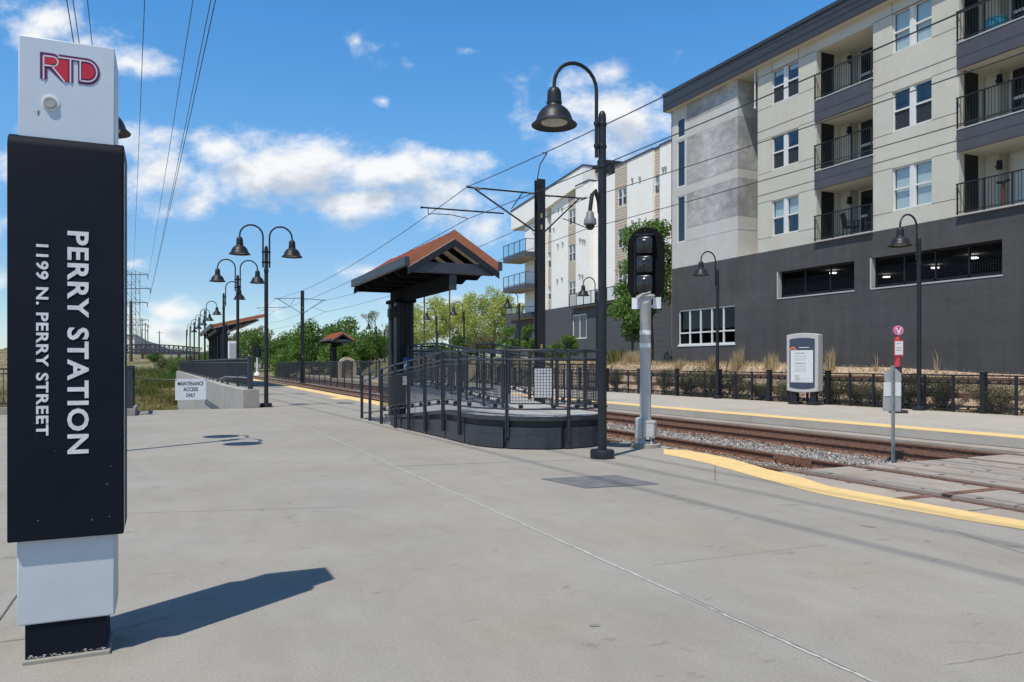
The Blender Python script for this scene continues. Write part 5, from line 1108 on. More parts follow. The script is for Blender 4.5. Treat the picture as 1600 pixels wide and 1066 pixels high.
wire(span(XA, 7.47, .66, YS), .013, 'topmost overhead wire over the near track, the highest wire crossing the sky', group=grp); ca = wire(span(XA, 6.38, .38, YS), .012, 'lower contact wire over the near track, under the topmost wire', group=grp)
wire(span(XB, 7.48, .50, YS), .013, 'upper wire over the far track, crossing the pole bracket', group=grp); wire(span(XB, 6.36, .30, YS), .012, 'lowest contact wire over the far track, crossing the white apartment block', group=grp)
# ------------------------------------------------------------------ charcoal and beige apartment building
def holed(mb, P, u0, u1, z0, z1, holes, depth, back=False):
    us = sorted({u0, u1} | {h[0] for h in holes} | {h[1] for h in holes}); zs = sorted({z0, z1} | {h[2] for h in holes} | {h[3] for h in holes})
    us = [u for u in us if u0 <= u <= u1]; zs = [z for z in zs if z0 <= z <= z1]
    for ua, ub in zip(us[:-1], us[1:]):
        for za, zb in zip(zs[:-1], zs[1:]):
            cu, cz = (ua + ub) / 2, (za + zb) / 2
            if any(h[0] < cu < h[1] and h[2] < cz < h[3] for h in holes): continue
            mb.quad(P(ua, za, 0), P(ub, za, 0), P(ub, zb, 0), P(ua, zb, 0))
    for (a, b, c, d) in holes:
        mb.quad(P(a, c, 0), P(a, d, 0), P(a, d, depth), P(a, c, depth)); mb.quad(P(b, c, 0), P(b, d, 0), P(b, d, depth), P(b, c, depth))
        mb.quad(P(a, c, 0), P(b, c, 0), P(b, c, depth), P(a, c, depth)); mb.quad(P(a, d, 0), P(b, d, 0), P(b, d, depth), P(a, d, depth))
def boxP(mb, P, u0, u1, z0, z1, d0, d1):
    v = [P(u, z, d) for d in (d0, d1) for z in (z0, z1) for u in (u0, u1)]
    return mb.add(v, [(0, 1, 3, 2), (4, 6, 7, 5), (0, 4, 5, 1), (2, 3, 7, 6), (0, 2, 6, 4), (1, 5, 7, 3)])
def sash_window(root, P, u0, u1, z0, z1, n=2, blind=0, frame=.05, dep=.10, mull=.14):
    """n double-hung units side by side, between u0..u1"""
    mb = MB(); W = u1 - u0; uw = (W - mull * (n - 1)) / n
    for k in range(n - 1): a = u0 + uw * (k + 1) + mull * k; boxP(mb, P, a, a + mull, z0, z1, .03, dep + .02)
    for k in range(n):
        a = u0 + k * (uw + mull); b = a + uw; zm = (z0 + z1) / 2
        boxP(mb, P, a, a + frame, z0, z1, dep - .04, dep + .03); boxP(mb, P, b - frame, b, z0, z1, dep - .04, dep + .03)
        boxP(mb, P, a + frame, b - frame, z0, z0 + frame, dep - .04, dep + .03); boxP(mb, P, a + frame, b - frame, z1 - frame, z1, dep - .04, dep + .03); boxP(mb, P, a + frame, b - frame, zm - .03, zm + .03, dep - .05, dep + .03)
    w = mb.build('window', M['frame'], root)
    mb = MB(); ms = MB(); rb = MB(); bl = MB()
    for k in range(n):
        a = u0 + k * (uw + mull) + frame; b = a + uw - 2 * frame; zm = (z0 + z1) / 2
        mb.quad(P(a, zm, dep + .01), P(b, zm, dep + .01), P(b, z1 - frame, dep + .01), P(a, z1 - frame, dep + .01)); mb.quad(P(a, z0 + frame, dep + .025), P(b, z0 + frame, dep + .025), P(b, zm, dep + .025), P(a, zm, dep + .025))
        if blind < 2: ms.quad(P(a, z0 + frame, dep), P(b, z0 + frame, dep), P(b, zm, dep), P(a, zm, dep))
        rb.quad(P(a, z0, dep + .5), P(b, z0, dep + .5), P(b, z1, dep + .5), P(a, z1, dep + .5))
        if blind: zb = {1: z1 - .25, 2: z0 + .02, 3: zm}[blind]; bl.quad(P(a, zb, dep + .08), P(b, zb, dep + .08), P(b, z1, dep + .08), P(a, z1, dep + .08))
        else: bl.quad(P(a, z0, dep + .1), P(a + (b - a) * .13, z0, dep + .1), P(a + (b - a) * .10, z1, dep + .1), P(a, z1, dep + .1))
    mb.build('pane', M['glass'], w)
    if ms.v: ms.build('insect_screen', M['screen_sheer'], w)
    rb.build('dark_room', M['interior'], w); bl.build('blind', M['curtain'], w)
def sheer(name, c, a):
    m = bpy.data.materials.new(name); m.use_nodes = True; nt = m.node_tree; N = nt.nodes; L = nt.links; out = N['Material Output']; b = N['Principled BSDF']; b.inputs['Base Color'].default_value = (*c, 1); b.inputs['Roughness'].default_value = .8
    n = N.new('ShaderNodeTexNoise'); n.inputs['Scale'].default_value = 8; mr = N.new('ShaderNodeMapRange'); mr.inputs['To Min'].default_value = a - .06; mr.inputs['To Max'].default_value = a + .06; N_ = N.new('ShaderNodeTexCoord'); L.new(N_.outputs['Object'], n.inputs['Vector']); L.new(n.outputs['Fac'], mr.inputs['Value'])
    t = N.new('ShaderNodeBsdfTransparent'); s = N.new('ShaderNodeMixShader'); L.new(mr.outputs[0], s.inputs[0]); L.new(t.outputs[0], s.inputs[1]); L.new(b.outputs[0], s.inputs[2]); L.new(s.outputs[0], out.inputs[0]); return m
M['screen_sheer'] = sheer('insect_screen', (.04, .042, .045), .62)

M['garage'] = mat('garage_concrete', (.30, .29, .28), .9, var=.2, scale=2)
def grey_building():
    X0 = 24.2; P = lambda u, z, d: (X0 + d, u, z)
    t = thing('apartment_building', 'charcoal and beige apartment building with recessed balconies and a concrete stair tower', 'building', (X0, 20, 1.3))
    f0, f1, f2, zt = 6.41, 9.28, 12.16, 14.66
    sills = ((7.03, 8.59), (9.92, 11.39), (12.78, 14.25)); floors = (f0, f1, f2)
    wins = []; bal = []
    cols_w = [(24.40, 25.97), (18.26, 19.85), (12.1, 13.7), (6.0, 7.6)]; cols_b = [(20.68, 23.42), (14.5, 17.25), (8.4, 11.1)]
    holes = []
    for a, b in cols_w:
        for z in sills: holes.append((a, b, *z))
    tops = (8.53, 11.30, 14.2)
    bh = []
    for a, b in cols_b:
        for f, tz in zip(floors, tops): bh.append((a, b, f + .06, tz))
    mb = MB(); holed(mb, P, 3, 26.83, f0, zt, holes, .11); 
    # balcony openings are cut out of the same wall: rebuild with deep recesses
    mb = MB(); us = holes + bh
    U = sorted({3, 26.83} | {h[0] for h in us} | {h[1] for h in us}); Z = sorted({f0, zt} | {h[2] for h in us} | {h[3] for h in us})
    for ua, ub in zip(U[:-1], U[1:]):
        for za, zb in zip(Z[:-1], Z[1:]):
            cu, cz = (ua + ub) / 2, (za + zb) / 2
            if any(h[0] < cu < h[1] and h[2] < cz < h[3] for h in us): continue
            mb.quad(P(ua, za, 0), P(ub, za, 0), P(ub, zb, 0), P(ua, zb, 0))
    for (a, b, c, d) in holes:
        for q in ((a, c, a, d), (b, c, b, d), (a, c, b, c), (a, d, b, d)): mb.quad(P(q[0], q[1], 0), P(q[2], q[3], 0), P(q[2], q[3], .11), P(q[0], q[1], .11))
    mb.quad(P(26.83, f0, 0), P(26.83, zt, 0), P(26.83, zt, 2.0), P(26.83, f0, 2.0)); mb.quad(P(26.83, f0, 2.0), P(28.15, f0, 2.0), P(28.15, zt, 2.0), P(26.83, zt, 2.0)); mb.quad(P(26.83, f0 + .004, 0), P(28.15, f0 + .004, 0), P(28.15, f0 + .004, 2.0), P(26.83, f0 + .004, 2.0))
    wall = mb.build('stucco_wall', M['stucco'], t)
    # grooves
    g = MB(); spans = [(3, 6.0), (7.6, 8.4), (11.1, 12.1), (13.7, 14.5), (17.25, 18.26), (19.85, 20.68), (23.42, 24.40), (25.97, 26.83)]; wide = [(3, 8.4), (11.1, 14.5), (17.25, 20.68), (23.42, 26.83)]
    for (za, zb) in sills:
        for a, b in spans: boxP(g, P, a, b, za - .035, za - .015, -.003, .01)
    for (za, zb) in sills[:2]:
        for a, b in spans: boxP(g, P, a, b, zb + .01, zb + .03, -.003, .01)
    for z in (8.93, 11.78):
        for a, b in wide: boxP(g, P, a, b, z, z + .035, -.003, .01)
    for a, b in wide: boxP(g, P, a, b, 14.22, 14.245, -.003, .01)
    for u in (24.40, 25.97, 18.26, 19.85): boxP(g, P, u - .01, u + .01, 14.27, zt, -.003, .01)
    g.build('stucco_groove', M['groove'], wall)
    # base with garage openings
    gar = [(21.54, 25.6, 4.30, 5.43), (15.8, 20.77, 4.30, 5.43)]
    mb = MB(); holed(mb, P, 3, 28.15, .6, f0, gar, .34); base = mb.build('base_wall', M['darkwall'], t)
    mb = MB()
    for u in (15.3, 21.15, 26.1): boxP(mb, P, u - .006, u + .006, .8, 4.2 if u == 21.15 else f0 - .02, -.003, .004)
    mb.build('control_joint', M['block'], base); mb = MB()
    for (a0_, b0_) in ((3, 15.29), (15.31, 21.14), (21.16, 26.09), (26.11, 28.1)): boxP(mb, P, a0_, b0_, 3.62, 3.63, -.003, .004)
    mb.build('control_joint', M['block'], base)
    mb = MB()
    for (a, b, c, d) in gar:
        boxP(mb, P, a - .02, b + .02, c - .05, c + .0, -.02, .25); boxP(mb, P, b - .02, b + .04, c, d, -.012, .2)
    mb.build('garage_sill', M['lgrey'], base)
    for gi, (a, b, c, d) in enumerate(gar):
        fr = MB(); n = 3 if gi == 0 else 4
        for k in range(n + 1): u = a + .03 + (b - a - .06) * k / n; boxP(fr, P, u - .03, u + .03, c, d, .22, .28)
        boxP(fr, P, a, b, d - .06, d, .22, .28); boxP(fr, P, a, b, c, c + .12, .22, .28); fo = fr.build('garage_grille', M['deep'], base)
        ms = MB()
        for k in range(int((b - a) / .09)): boxP(ms, P, a + k * .09, a + k * .09 + .010, c + .12, c + .80, .245, .255)
        for k in range(8): boxP(ms, P, a, b, c + .14 + k * .09, c + .15 + k * .09, .245, .255)
        ms.build('guard_mesh', M['black'], fo)
        if gi == 0: bx = MB(); boxP(bx, P, 4, 32, c - 1.2, d + .37, .36, 11); bx.f = bx.f[1:]; bx.m = bx.m[1:]; bo = bx.build('garage_interior', M['garage'], base)
        for uu, dd in (((26.3, 4.0), (23.0, 6.5)) if gi == 0 else ((26.4, 7.6), (20.2, 5.0))):
            l = MB(); l.lathe([(.001, 0), (.16, 0), (.16, .05), (.001, .05)], (X0 + dd, uu, d + .20), 14); l.build('ceiling_lamp', M['glow'], bo)
    # balconies
    bi = 0
    rnd = random.Random(6)
    for ci, (a, b) in enumerate(cols_b):
        for fi, (f, tz) in enumerate(zip(floors, tops)):
            bn = MB(); Dp = 1.75
            bn.quad(P(a, f + .06, Dp), P(b, f + .06, Dp), P(b, tz, Dp), P(a, tz, Dp)); bn.quad(P(a, f + .06, 0), P(a, tz, 0), P(a, tz, Dp), P(a, f + .06, Dp)); bn.quad(P(b, f + .06, 0), P(b, tz, 0), P(b, tz, Dp), P(b, f + .06, Dp)); bn.quad(P(a, tz, 0), P(b, tz, 0), P(b, tz, Dp), P(a, tz, Dp)); bn.quad(P(a, f + .06, 0), P(b, f + .06, 0), P(b, f + .06, Dp), P(a, f + .06, Dp))
            boxP(bn, P, b - .5, b - .02, f + .06, tz, Dp - .45, Dp - .004)
            al = bn.build('balcony', M['stucco'], t)
            mb = MB()
            if fi > 0: boxP(mb, P, a - .0, b + .02, tops[fi - 1], f - .02, -.10, -.004); boxP(mb, P, a - .0, b + .02, tops[fi - 1] + .36, tops[fi - 1] + .39, -.108, -.10)
            if mb.v: mb.build('slab_edge', M['slate'], al)
            mb = MB(); boxP(mb, P, a - .03, b + .05, f - .02, f + .02, -.12, .0); mb.build('edge_flashing', M['lgrey'], al)
            mb = MB(); zr = f + 1.05
            boxP(mb, P, a, b + .04, zr - .02, zr + .02, -.11, -.07); boxP(mb, P, a, b + .04, f + .09, f + .12, -.10, -.08)
            for k in range(int((b - a) / .105)): boxP(mb, P, a + k * .105, a + k * .105 + .014, f + .1, zr, -.097, -.083)
            for k in range(4): u = a + (b - a) * k / 3; boxP(mb, P, u - .02, u + .02, f, zr, -.11, -.07)
            mb.bar(P(b + .04, f + .9, -.09), P(b + .04, f + 1.03, .12), .03, .03); mb.build('railing', M['deep'], al)
            mb = MB(); boxP(mb, P, b - .012, b - .006, f + .06, f + 2.1, .25, .95); mb.build('side_door', M['deep'], al)
            mb = MB(); u0, u1 = b - 1.55, b - .62; z0, z1 = f + .06, f + 2.15
            boxP(mb, P, u0, u0 + .07, z0, z1, Dp - .07, Dp - .003); boxP(mb, P, u1 - .07, u1, z0, z1, Dp - .07, Dp - .003); boxP(mb, P, u0 + .07, u1 - .07, z1 - .08, z1, Dp - .07, Dp - .003); boxP(mb, P, u0 + .07, u1 - .07, z0 + .95, z0 + 1.05, Dp - .07, Dp - .003); boxP(mb, P, u0 + .07, u1 - .07, z0, z0 + .1, Dp - .07, Dp - .003)
            d = mb.build('patio_door', M['frame'], al); mb = MB(); mb.quad(P(u0, z0, Dp - .03), P(u1, z0, Dp - .03), P(u1, z1, Dp - .03), P(u0, z1, Dp - .03)); mb.build('pane', M['darkpane'] if not (fi == 0 and ci == 1) else M['curtain'], d)
            mb = MB(); u = b - .56; boxP(mb, P, u - .06, u + .06, f + 1.55, f + 1.85, Dp - .60, Dp - .47); boxP(mb, P, u - .08, u + .08, f + 1.62, f + 1.67, Dp - .64, Dp - .47); mb.build('wall_lantern', M['deep'], al)
    # windows
    kinds = {(0, 0): 3, (0, 1): 0, (0, 2): 1, (1, 0): 2, (1, 1): 0, (1, 2): 2, (2, 0): 0, (2, 1): 2, (2, 2): 0, (3, 0): 0, (3, 1): 0, (3, 2): 0}
    for i, (a, b) in enumerate(cols_w):
        for j, (za, zb) in enumerate(sills): sash_window(t, P, a, b, za, zb, 2, kinds[(i, j)])
    # stair tower
    T0, T1 = 28.15, 33.2
    tw = [(32.1, 32.8, 13.1, 14.1), (32.1, 32.8, 10.55, 12.95), (32.1, 32.8, 7.7, 10.1)]
    bands = [(f0, 7.7, 'smooth'), (7.7, 8.35, 'smooth'), (8.35, 10.1, 'rough'), (10.1, 10.55, 'smooth'), (10.55, 12.95, 'rough'), (12.95, 13.75, 'smooth'), (13.75, zt, 'rough')]
    mb = MB(); holed(mb, P, T0, T1, f0, zt, tw, .10); mb.quad(P(T0, f0, 0), P(T0, zt, 0), P(T0, zt, 2), P(T0, f0, 2)); mb.quad(P(T1, .5, 0), P(T1, zt, 0), P(T1, zt, 14), P(T1, .5, 14)); tower = mb.build('tower_wall', M['smooth'], t)
    mb = MB()
    for za, zb, k in bands:
        if k == 'rough': boxP(mb, P, T0 - .004, 31.95, za + .008, zb - .008, -.004, .05); boxP(mb, P, T0 - .004, T0, za + .008, zb - .008, .05, 2.0)
    mb.build('board_marked_concrete', M['rough'], tower)
    mb = MB()
    for z in (7.7, 8.35, 10.1, 10.55, 12.95, 13.75): boxP(mb, P, T0 - .005, 31.95, z - .008, z + .008, -.006, .02); boxP(mb, P, T0 - .006, T0, z - .008, z + .008, .0, 1.9)
    for u in (30.4, 31.2): boxP(mb, P, u - .005, u + .005, 8.36, 13.7, -.0055, .01)
    mb.build('panel_joint', M['grey'], tower)
    for (a, b, c, d) in tw:
        mb = MB(); boxP(mb, P, a, a + .07, c, d, .02, .10); boxP(mb, P, b - .07, b, c, d, .02, .10); boxP(mb, P, a + .07, b - .07, c, c + .06, .02, .10); boxP(mb, P, a + .07, b - .07, d - .06, d, .02, .10); w = mb.build('tower_window', M['frame'], t)
        mb = MB(); mb.quad(P(a, c, .07), P(b, c, .07), P(b, d, .07), P(a, d, .07)); mb.build('pane', M['darkpane'], w)
    gw = (28.35, 32.65, 2.4, 4.2)
    mb = MB(); holed(mb, P, T0, T1, .5, f0, [gw], .16); mb.build('tower_base', M['darkwall'], tower)
    mb = MB(); a, b, c, d = gw; zm = c + .62
    for k in range(6): u = a + (b - a) * k / 5; boxP(mb, P, max(a, u - .04), min(b, u + .04), c + .07, d - .07, .05, .13)
    boxP(mb, P, a, b, c, c + .07, .0, .13); boxP(mb, P, a, b, d - .07, d, .05, .13)
    for k in range(5): ua = a + (b - a) * k / 5 + .041; ub = a + (b - a) * (k + 1) / 5 - .041; boxP(mb, P, ua, ub, zm - .035, zm + .035, .05, .13)
    boxP(mb, P, a - .05, b + .05, c - .07, c - .001, -.03, .13); w = mb.build('ground_window', M['frame'], t); mb = MB(); mb.quad(P(a, c, .10), P(b, c, .10), P(b, d, .10), P(a, d, .10)); mb.build('pane', M['darkglass'], w)
    bx = MB(); boxP(bx, P, a - .1, b + .1, c - .3, d + .2, .18, 4); bx.f = bx.f[1:]; bx.m = bx.m[1:]; bx.build('room', M['interior'], w)
    mb = MB(); boxP(mb, P, T1 + .0, T1 + .10, 2.2, zt, .02, .12); mb.build('downpipe', M['rust'], tower)
    mb = MB(); mb.tube([P(26.95, 14.6, -.05), P(26.95, 13.0, -.05)], .03, 6); mb.ball(P(26.95, 12.95, -.05), .06, 8, 5); mb.build('drain_pipe', M['frame'], wall)
    # roof: deck with deep fascia
    mb = MB(); boxP(mb, P, 2, T1 + .32, zt, 15.45, -.35, 15); roof = mb.build('roof', M['fascia'], t)
    mb = MB(); boxP(mb, P, 2, T1 + .36, 15.45, 15.60, -.39, 15); boxP(mb, P, 2, T1 + .33, 14.95, 14.98, -.362, -.35); mb.build('roof_edge', M['fascia'], roof)
    mb = MB(); mb.quad(P(2, zt - .004, -.3), P(T1 + .28, zt - .004, -.3), P(T1 + .28, zt - .004, 2.0), P(2, zt - .004, 2.0)); mb.build('soffit', M['stucco'], roof)
    mb = MB(); mb.lathe([(.12, 15.6), (.12, 15.85), (.2, 15.9), (.2, 16.0), (.0, 16.05)], (X0 + .5, 33.1, 0), 12); mb.build('roof_vent', M['galv'], roof)
    # body behind
    mb = MB(); boxP(mb, P, 3, T1 - .02, 6.0, 14.6, 3.2, 14); mb.quad(P(3, .5, 0), P(3, 14.6, 0), P(3, 14.6, 14), P(3, .5, 14)); mb.build('rear_wall', M['stucco'], t)
    return P
M['darkpane'] = mat('dark_window_pane', (.016, .022, .034), .06, var=.3, scale=1.5, spec=.8)
GP = grey_building()
# things standing on the balconies
def patio_chair(u, f, d, label, rot=0):
    x, y, z = GP(u, f + .06, d); t = thing('patio_chair', label, 'chair', (x, y, z)); MX = Matrix.Translation((x, y, z)) @ Matrix.Rotation(rot, 4, 'Z')
    def B(mb, nm): mb.xf(MX); mb.build(nm, M['deep'], t)
    mb = MB(); mb.box(-.25, .25, -.25, .25, .38, .43); B(mb, 'seat'); mb = MB(); mb.prism([(-.24, .20, .43), (.24, .20, .43), (.24, .30, .95), (-.24, .30, .95)], (0, .03, 0)); B(mb, 'backrest')
    for sx in (-.22, .22):
        for sy in (-.22, .22): mb = MB(); mb.bar((sx, sy, 0), (sx, sy, .6 if sy < 0 else .4), .03, .03); B(mb, 'leg')
        mb = MB(); mb.box(sx - .03, sx + .03, -.25, .24, .60, .63); B(mb, 'armrest')
patio_chair(22.2, 6.41, .55, 'dark patio chair on the lowest balcony nearer the tower, turned outwards', R(60)); patio_chair(21.2, 6.41, .6, 'dark patio chair with sloping back on the lowest balcony, by its near end wall', R(-60))
x, y, z = GP(16.3, 12.22, .45); t = thing('planter_pot', 'round teal pot on the topmost balcony', 'pot', (x, y, z)); mb = MB(); mb.lathe([(.16, 0), (.22, .05), (.30, .25), (.30, .42), (.33, .45), (.30, .47), (.25, .40), (.0, .38)], (x, y, z), 20); mb.build('pot_body', M['teal'], t)
x, y, z = GP(16.1, 6.47, .5); t = thing('scooter', 'dull red kick scooter with dark handle on the lowest balcony by the frame edge', 'scooter', (x, y, z)); mb = MB(); mb.tube([(x, y, z + .1), (x, y, z + .85)], .03, 8); mb.build('stem', M['dimred'], t); mb = MB(); mb.tube([(x, y - .2, z + .9), (x, y, z + .86), (x, y + .2, z + .9)], .04, 8); mb.build('handlebar', M['deep'], t); mb = MB(); mb.box(x - .06, x + .06, y - .6, y + .05, z + .06, z + .1); mb.build('deck', M['dimred'], t)
for s in (-.6, .06):
    mb = MB(); mb.lathe([(.001, -.02), (.06, -.02), (.06, .02), (.001, .02)], (0, 0, 0), 12); mb.xf(Matrix.Translation((x, y + s, z + .06)) @ Matrix.Rotation(R(90), 4, 'Y')); mb.build('wheel', M['deep'], t)

# ------------------------------------------------------------------ white apartment block beyond
def white_building():
    O = D(885, 567, 65.5); e = (ray(305, 567)).normalized(); n = Vector((-e.y, e.x, 0)); 
    if n.dot(EYE - O) < 0: n = -n
    def P(a, z, d): q = O + e * a - n * d; return (q.x, q.y, z)
    def fa(px, py=567, d=0.0):
        r = ray(px, py); o = O - n * d; s = (o - EYE).dot(n) / r.dot(n); q = EYE + r * s; return (q - O).dot(e), q.z
    A = lambda px, d=0: fa(px, 567, d)[0]
    t = thing('apartment_block', 'white apartment block with tan siding strips above a charcoal block base', 'building', (O.x, O.y, 2))
    zb, zr = 6.2, 16.0
    mb = MB(); boxP(mb, P, A(1075), A(820), zb, zr - .05, .3, 16); body = mb.build('main_wall', M['white_stucco'], t)
    rows = ((13.1, 14.4), (10.0, 11.4), (7.14, 8.34))
    secs = [(820, 854.5, 'white_stucco', 0, zr), (854.5, 861.5, 'siding', .12, zr), (861.5, 888, 'white_stucco', 0, zr), (888, 899.5, 'siding', .0, zr), (899.5, 920.5, 'white_stucco', -.25, zr), (920.5, 961, 'siding', .9, zr - .35), (961, 980, 'siding', -.1, zr + .2), (980, 1020, 'white_stucco', -.1, zr + .2), (1020, 1031, 'siding', .05, zr + .2), (1031, 1072, 'white_stucco', -.1, zr + .2)]
    wins = {854.5: [(855.3, 860.9)], 888: [(888.8, 898.8)], 920.5: [(922, 935), (953, 960.6)], 961: [(965.5, 978.5)], 1020: [(1022, 1030)]}
    for (pa, pb, mk, d, zt) in secs:
        a0, a1 = A(pb, d), A(pa, d)
        hol = []
        for (wa, wb) in wins.get(pa, []):
            for r in rows: hol.append((A(wb, d), A(wa, d), *r))
        Pd = lambda a, z, dd, d=d: P(a, z, d + dd)
        mb = MB(); holed(mb, Pd, a0, a1, zb, zt, hol, .1)
        mb.quad(Pd(a0, zb, 0), Pd(a0, zt, 0), Pd(a0, zt, 1.2), Pd(a0, zb, 1.2)); mb.quad(Pd(a1, zb, 0), Pd(a1, zt, 0), Pd(a1, zt, 1.2), Pd(a1, zb, 1.2)); mb.quad(Pd(a0, zt, 0), Pd(a1, zt, 0), Pd(a1, zt, 1.2), Pd(a0, zt, 1.2))
        w = mb.build('siding_strip' if mk == 'siding' else 'stucco_panel', M[mk], t)
        if mk == 'siding':
            g = MB(); z = zb + .2
            while z < zt:
                cuts = sorted([a0, a1] + [h[k] for h in hol if h[2] < z < h[3] for k in (0, 1)])
                for q in range(0, len(cuts) - 1, 2): boxP(g, Pd, cuts[q], cuts[q + 1], z - .012, z + .012, -.012, .01)
                z += .21
            g.build('board_line', M['tan'], w)
        mb = MB(); boxP(mb, Pd, a0 - .02, a1 + .02, zt + .002, zt + .12, -.06, .9); mb.build('coping', M['slate'], w)
        for h in hol:
            wd = h[1] - h[0]; sash_window(t, Pd, h[0], h[1], h[2], h[3], 1 if wd < 1.0 else 2, 1 if wd > 1 else 0, .06, .08, .05)
    # tall parapet with a sloping top, overhanging at its far end
    q = [fa(798.6, 331.5, -.3), fa(910.5, 259.5, -.3)]; a_l, z_l = q[0]; a_r, z_r = q[1]; zlow = fa(798.6, 360, -.3)[1]
    mb = MB(); poly = [(a_l, zlow), (a_l, z_l), (a_r, z_r), (a_r, 15.3), (A(866, -.3), 15.0), (A(820, -.3), zlow)]
    poly = [(a_l, zlow), (a_l, z_l), (a_r, z_r), (a_r, zr - .1), (A(899), zr - .1), (A(820), zlow + .02)]
    mb.prism([P(a, z, -.3) for a, z in poly], tuple((-n) * 2.4)); mb.build('parapet', M['white_stucco'], t)
    mb = MB(); mb.prism([P(a_l + .05, z_l + .004, -.36), P(a_r - .05, z_r + .004, -.36), P(a_r - .05, z_r + .14, -.36), P(a_l + .05, z_l + .14, -.36)], tuple((-n) * 2.6)); mb.build('coping', M['slate'], t)
    mb = MB(); a0, a1 = A(962, 1.2), A(912, 1.2)
    boxP(mb, P, a0, a1, zr + 1.0, zr + 1.12, .8, 5)
    k = a0
    while k < a1: boxP(mb, P, k, k + .12, zr + 1.12, zr + 1.34, .4, 5.4); k += .45
    for a in np.linspace(a0 + .3, a1 - .2, 4): boxP(mb, P, a - .08, a + .08, zr - .4, zr + 1.0, 1.0, 1.16)
    mb.build('roof_pergola', M['deep'], t)
    # base
    mb = MB(); bw = (A(916.5, -.5), A(895, -.5), fa(900, 530, -.5)[1], fa(900, 492, -.5)[1]); Pb = lambda a, z, d: P(a, z, d - .5)
    holed(mb, Pb, A(1075), A(790, -.5), .5, zb, [bw], .12); mb.quad(Pb(A(1075), zb, 0), Pb(A(790, -.5), zb, 0), Pb(A(790, -.5), zb, 3), Pb(A(1075), zb, 3)); bs = mb.build('block_base', M['block'], t)
    g = MB(); z = 1.0
    while z < zb - .1:
        cuts = [A(1075), A(790, -.5)] if not bw[2] < z < bw[3] else [A(1075), bw[0], bw[1], A(790, -.5)]
        for q_ in range(0, len(cuts), 2): boxP(g, Pb, cuts[q_], cuts[q_ + 1], z - .01, z + .01, -.004, .01)
        z += .4
    g.build('mortar_line', M['slate'], bs)
    a, b, c, d = bw; mb = MB()
    for u in (a, (a + b) / 2 - .05, b - .10): boxP(mb, Pb, u, u + .10, c, d, .02, .1)
    boxP(mb, Pb, a, b, c, c + .1, .0, .1); boxP(mb, Pb, a, b, d - .1, d, .02, .1); w = mb.build('base_window', M['frame'], t); mb = MB(); mb.quad(Pb(a, c, .07), Pb(b, c, .07), Pb(b, d, .07), Pb(a, d, .07)); mb.build('pane', M['darkpane'], w)
    mb = MB()
    for (px, py) in ((873, 327), (879, 326), (872.5, 383), (880, 380), (871.5, 438), (879, 435.5), (832.5, 394.6), (833, 445), (989, 280.5), (1000.6, 278.5), (989, 346.5), (1000, 343.5), (1037, 264), (1041, 262.5), (907, 374), (911, 375.5), (914.5, 376.5), (906.5, 430), (911, 431), (866, 358)):
        dd = -.25 if 899 < px < 921 else (-.1 if px > 961 else 0); a, z = fa(px, py, dd); boxP(mb, P, a - .08, a + .08, z - .12, z + .1, dd - .12, dd)
    mb.build('wall_vent', M['grey'], body)
    # balconies with glass balustrades
    def balc(pa, pb, ytop, ybot, out, nm='balcony', pmid=None, slab=.45):
        d0 = -out; a0, a1 = A(pb, d0), A(pa, d0); zt = fa(pmid or pa, ytop, d0)[1]; zs = fa(pmid or pa, ybot, d0)[1]
        mb = MB(); boxP(mb, P, a0, a1, zs, zs + slab, d0, .2); bo = mb.build(nm, M['slate'], t); mb = MB(); boxP(mb, P, a0 + .02, a1 - .02, zs - .012, zs - .002, d0 + .02, .2); mb.build('soffit', M['tan'], bo)
        mb = MB(); boxP(mb, P, a0, a1, zt - .05, zt, d0, d0 + .05); boxP(mb, P, a0, a0 + .05, zt - .05, zt, d0 + .05, .2); boxP(mb, P, a0, a1, zs + slab + .05, zs + slab + .1, d0, d0 + .04)
        nn = max(2, int((a1 - a0) / 1.1))
        for k in range(nn + 1): a = a0 + (a1 - a0 - .05) * k / nn; boxP(mb, P, a, a + .05, zs + slab, zt - .05, d0, d0 + .05)
        mb.build('balustrade', M['deep'], bo); mb = MB(); mb.quad(P(a0, zs + slab + .1, d0 + .02), P(a1, zs + slab + .1, d0 + .02), P(a1, zt - .05, d0 + .02), P(a0, zt - .05, d0 + .02)); mb.build('glass_panel', M['clearglass'], bo)
    balc(786, 821, 380, 407, 1.7, pmid=800); balc(786, 821, 430, 455, 1.7, pmid=800); balc(790, 816, 481, 499, 1.7, pmid=800); balc(889, 961, 458, 480.5, .9, 'terrace', pmid=900, slab=.05)
white_building()
# ------------------------------------------------------------------ trees, shrubs, grass
def leaf_cloud(rs, centers, radii, n, size, asp=.55, flat=.85):
    """many small leaf faces spread through clumps -> verts, quad faces"""
    w = radii ** 2.2; idx = rs.choice(len(centers), n, p=w / w.sum())
    v = rs.normal(size=(n, 3)); v /= np.linalg.norm(v, axis=1)[:, None] + 1e-9
    r = rs.rand(n) ** .45; c = centers[idx] + v * (r * radii[idx])[:, None] * np.array([1, 1, flat])
    a = rs.normal(size=(n, 3)); a /= np.linalg.norm(a, axis=1)[:, None]; b = np.cross(a, rs.normal(size=(n, 3))); b /= np.linalg.norm(b, axis=1)[:, None]
    s = size * rs.uniform(.6, 1.3, n)[:, None]; a = a * s; b = b * s * asp
    V = np.stack([c - a, c - b * .9 + a * .1, c + a, c + b * .9 + a * .1], 1).reshape(-1, 3)
    return V, np.arange(4 * n).reshape(-1, 4)
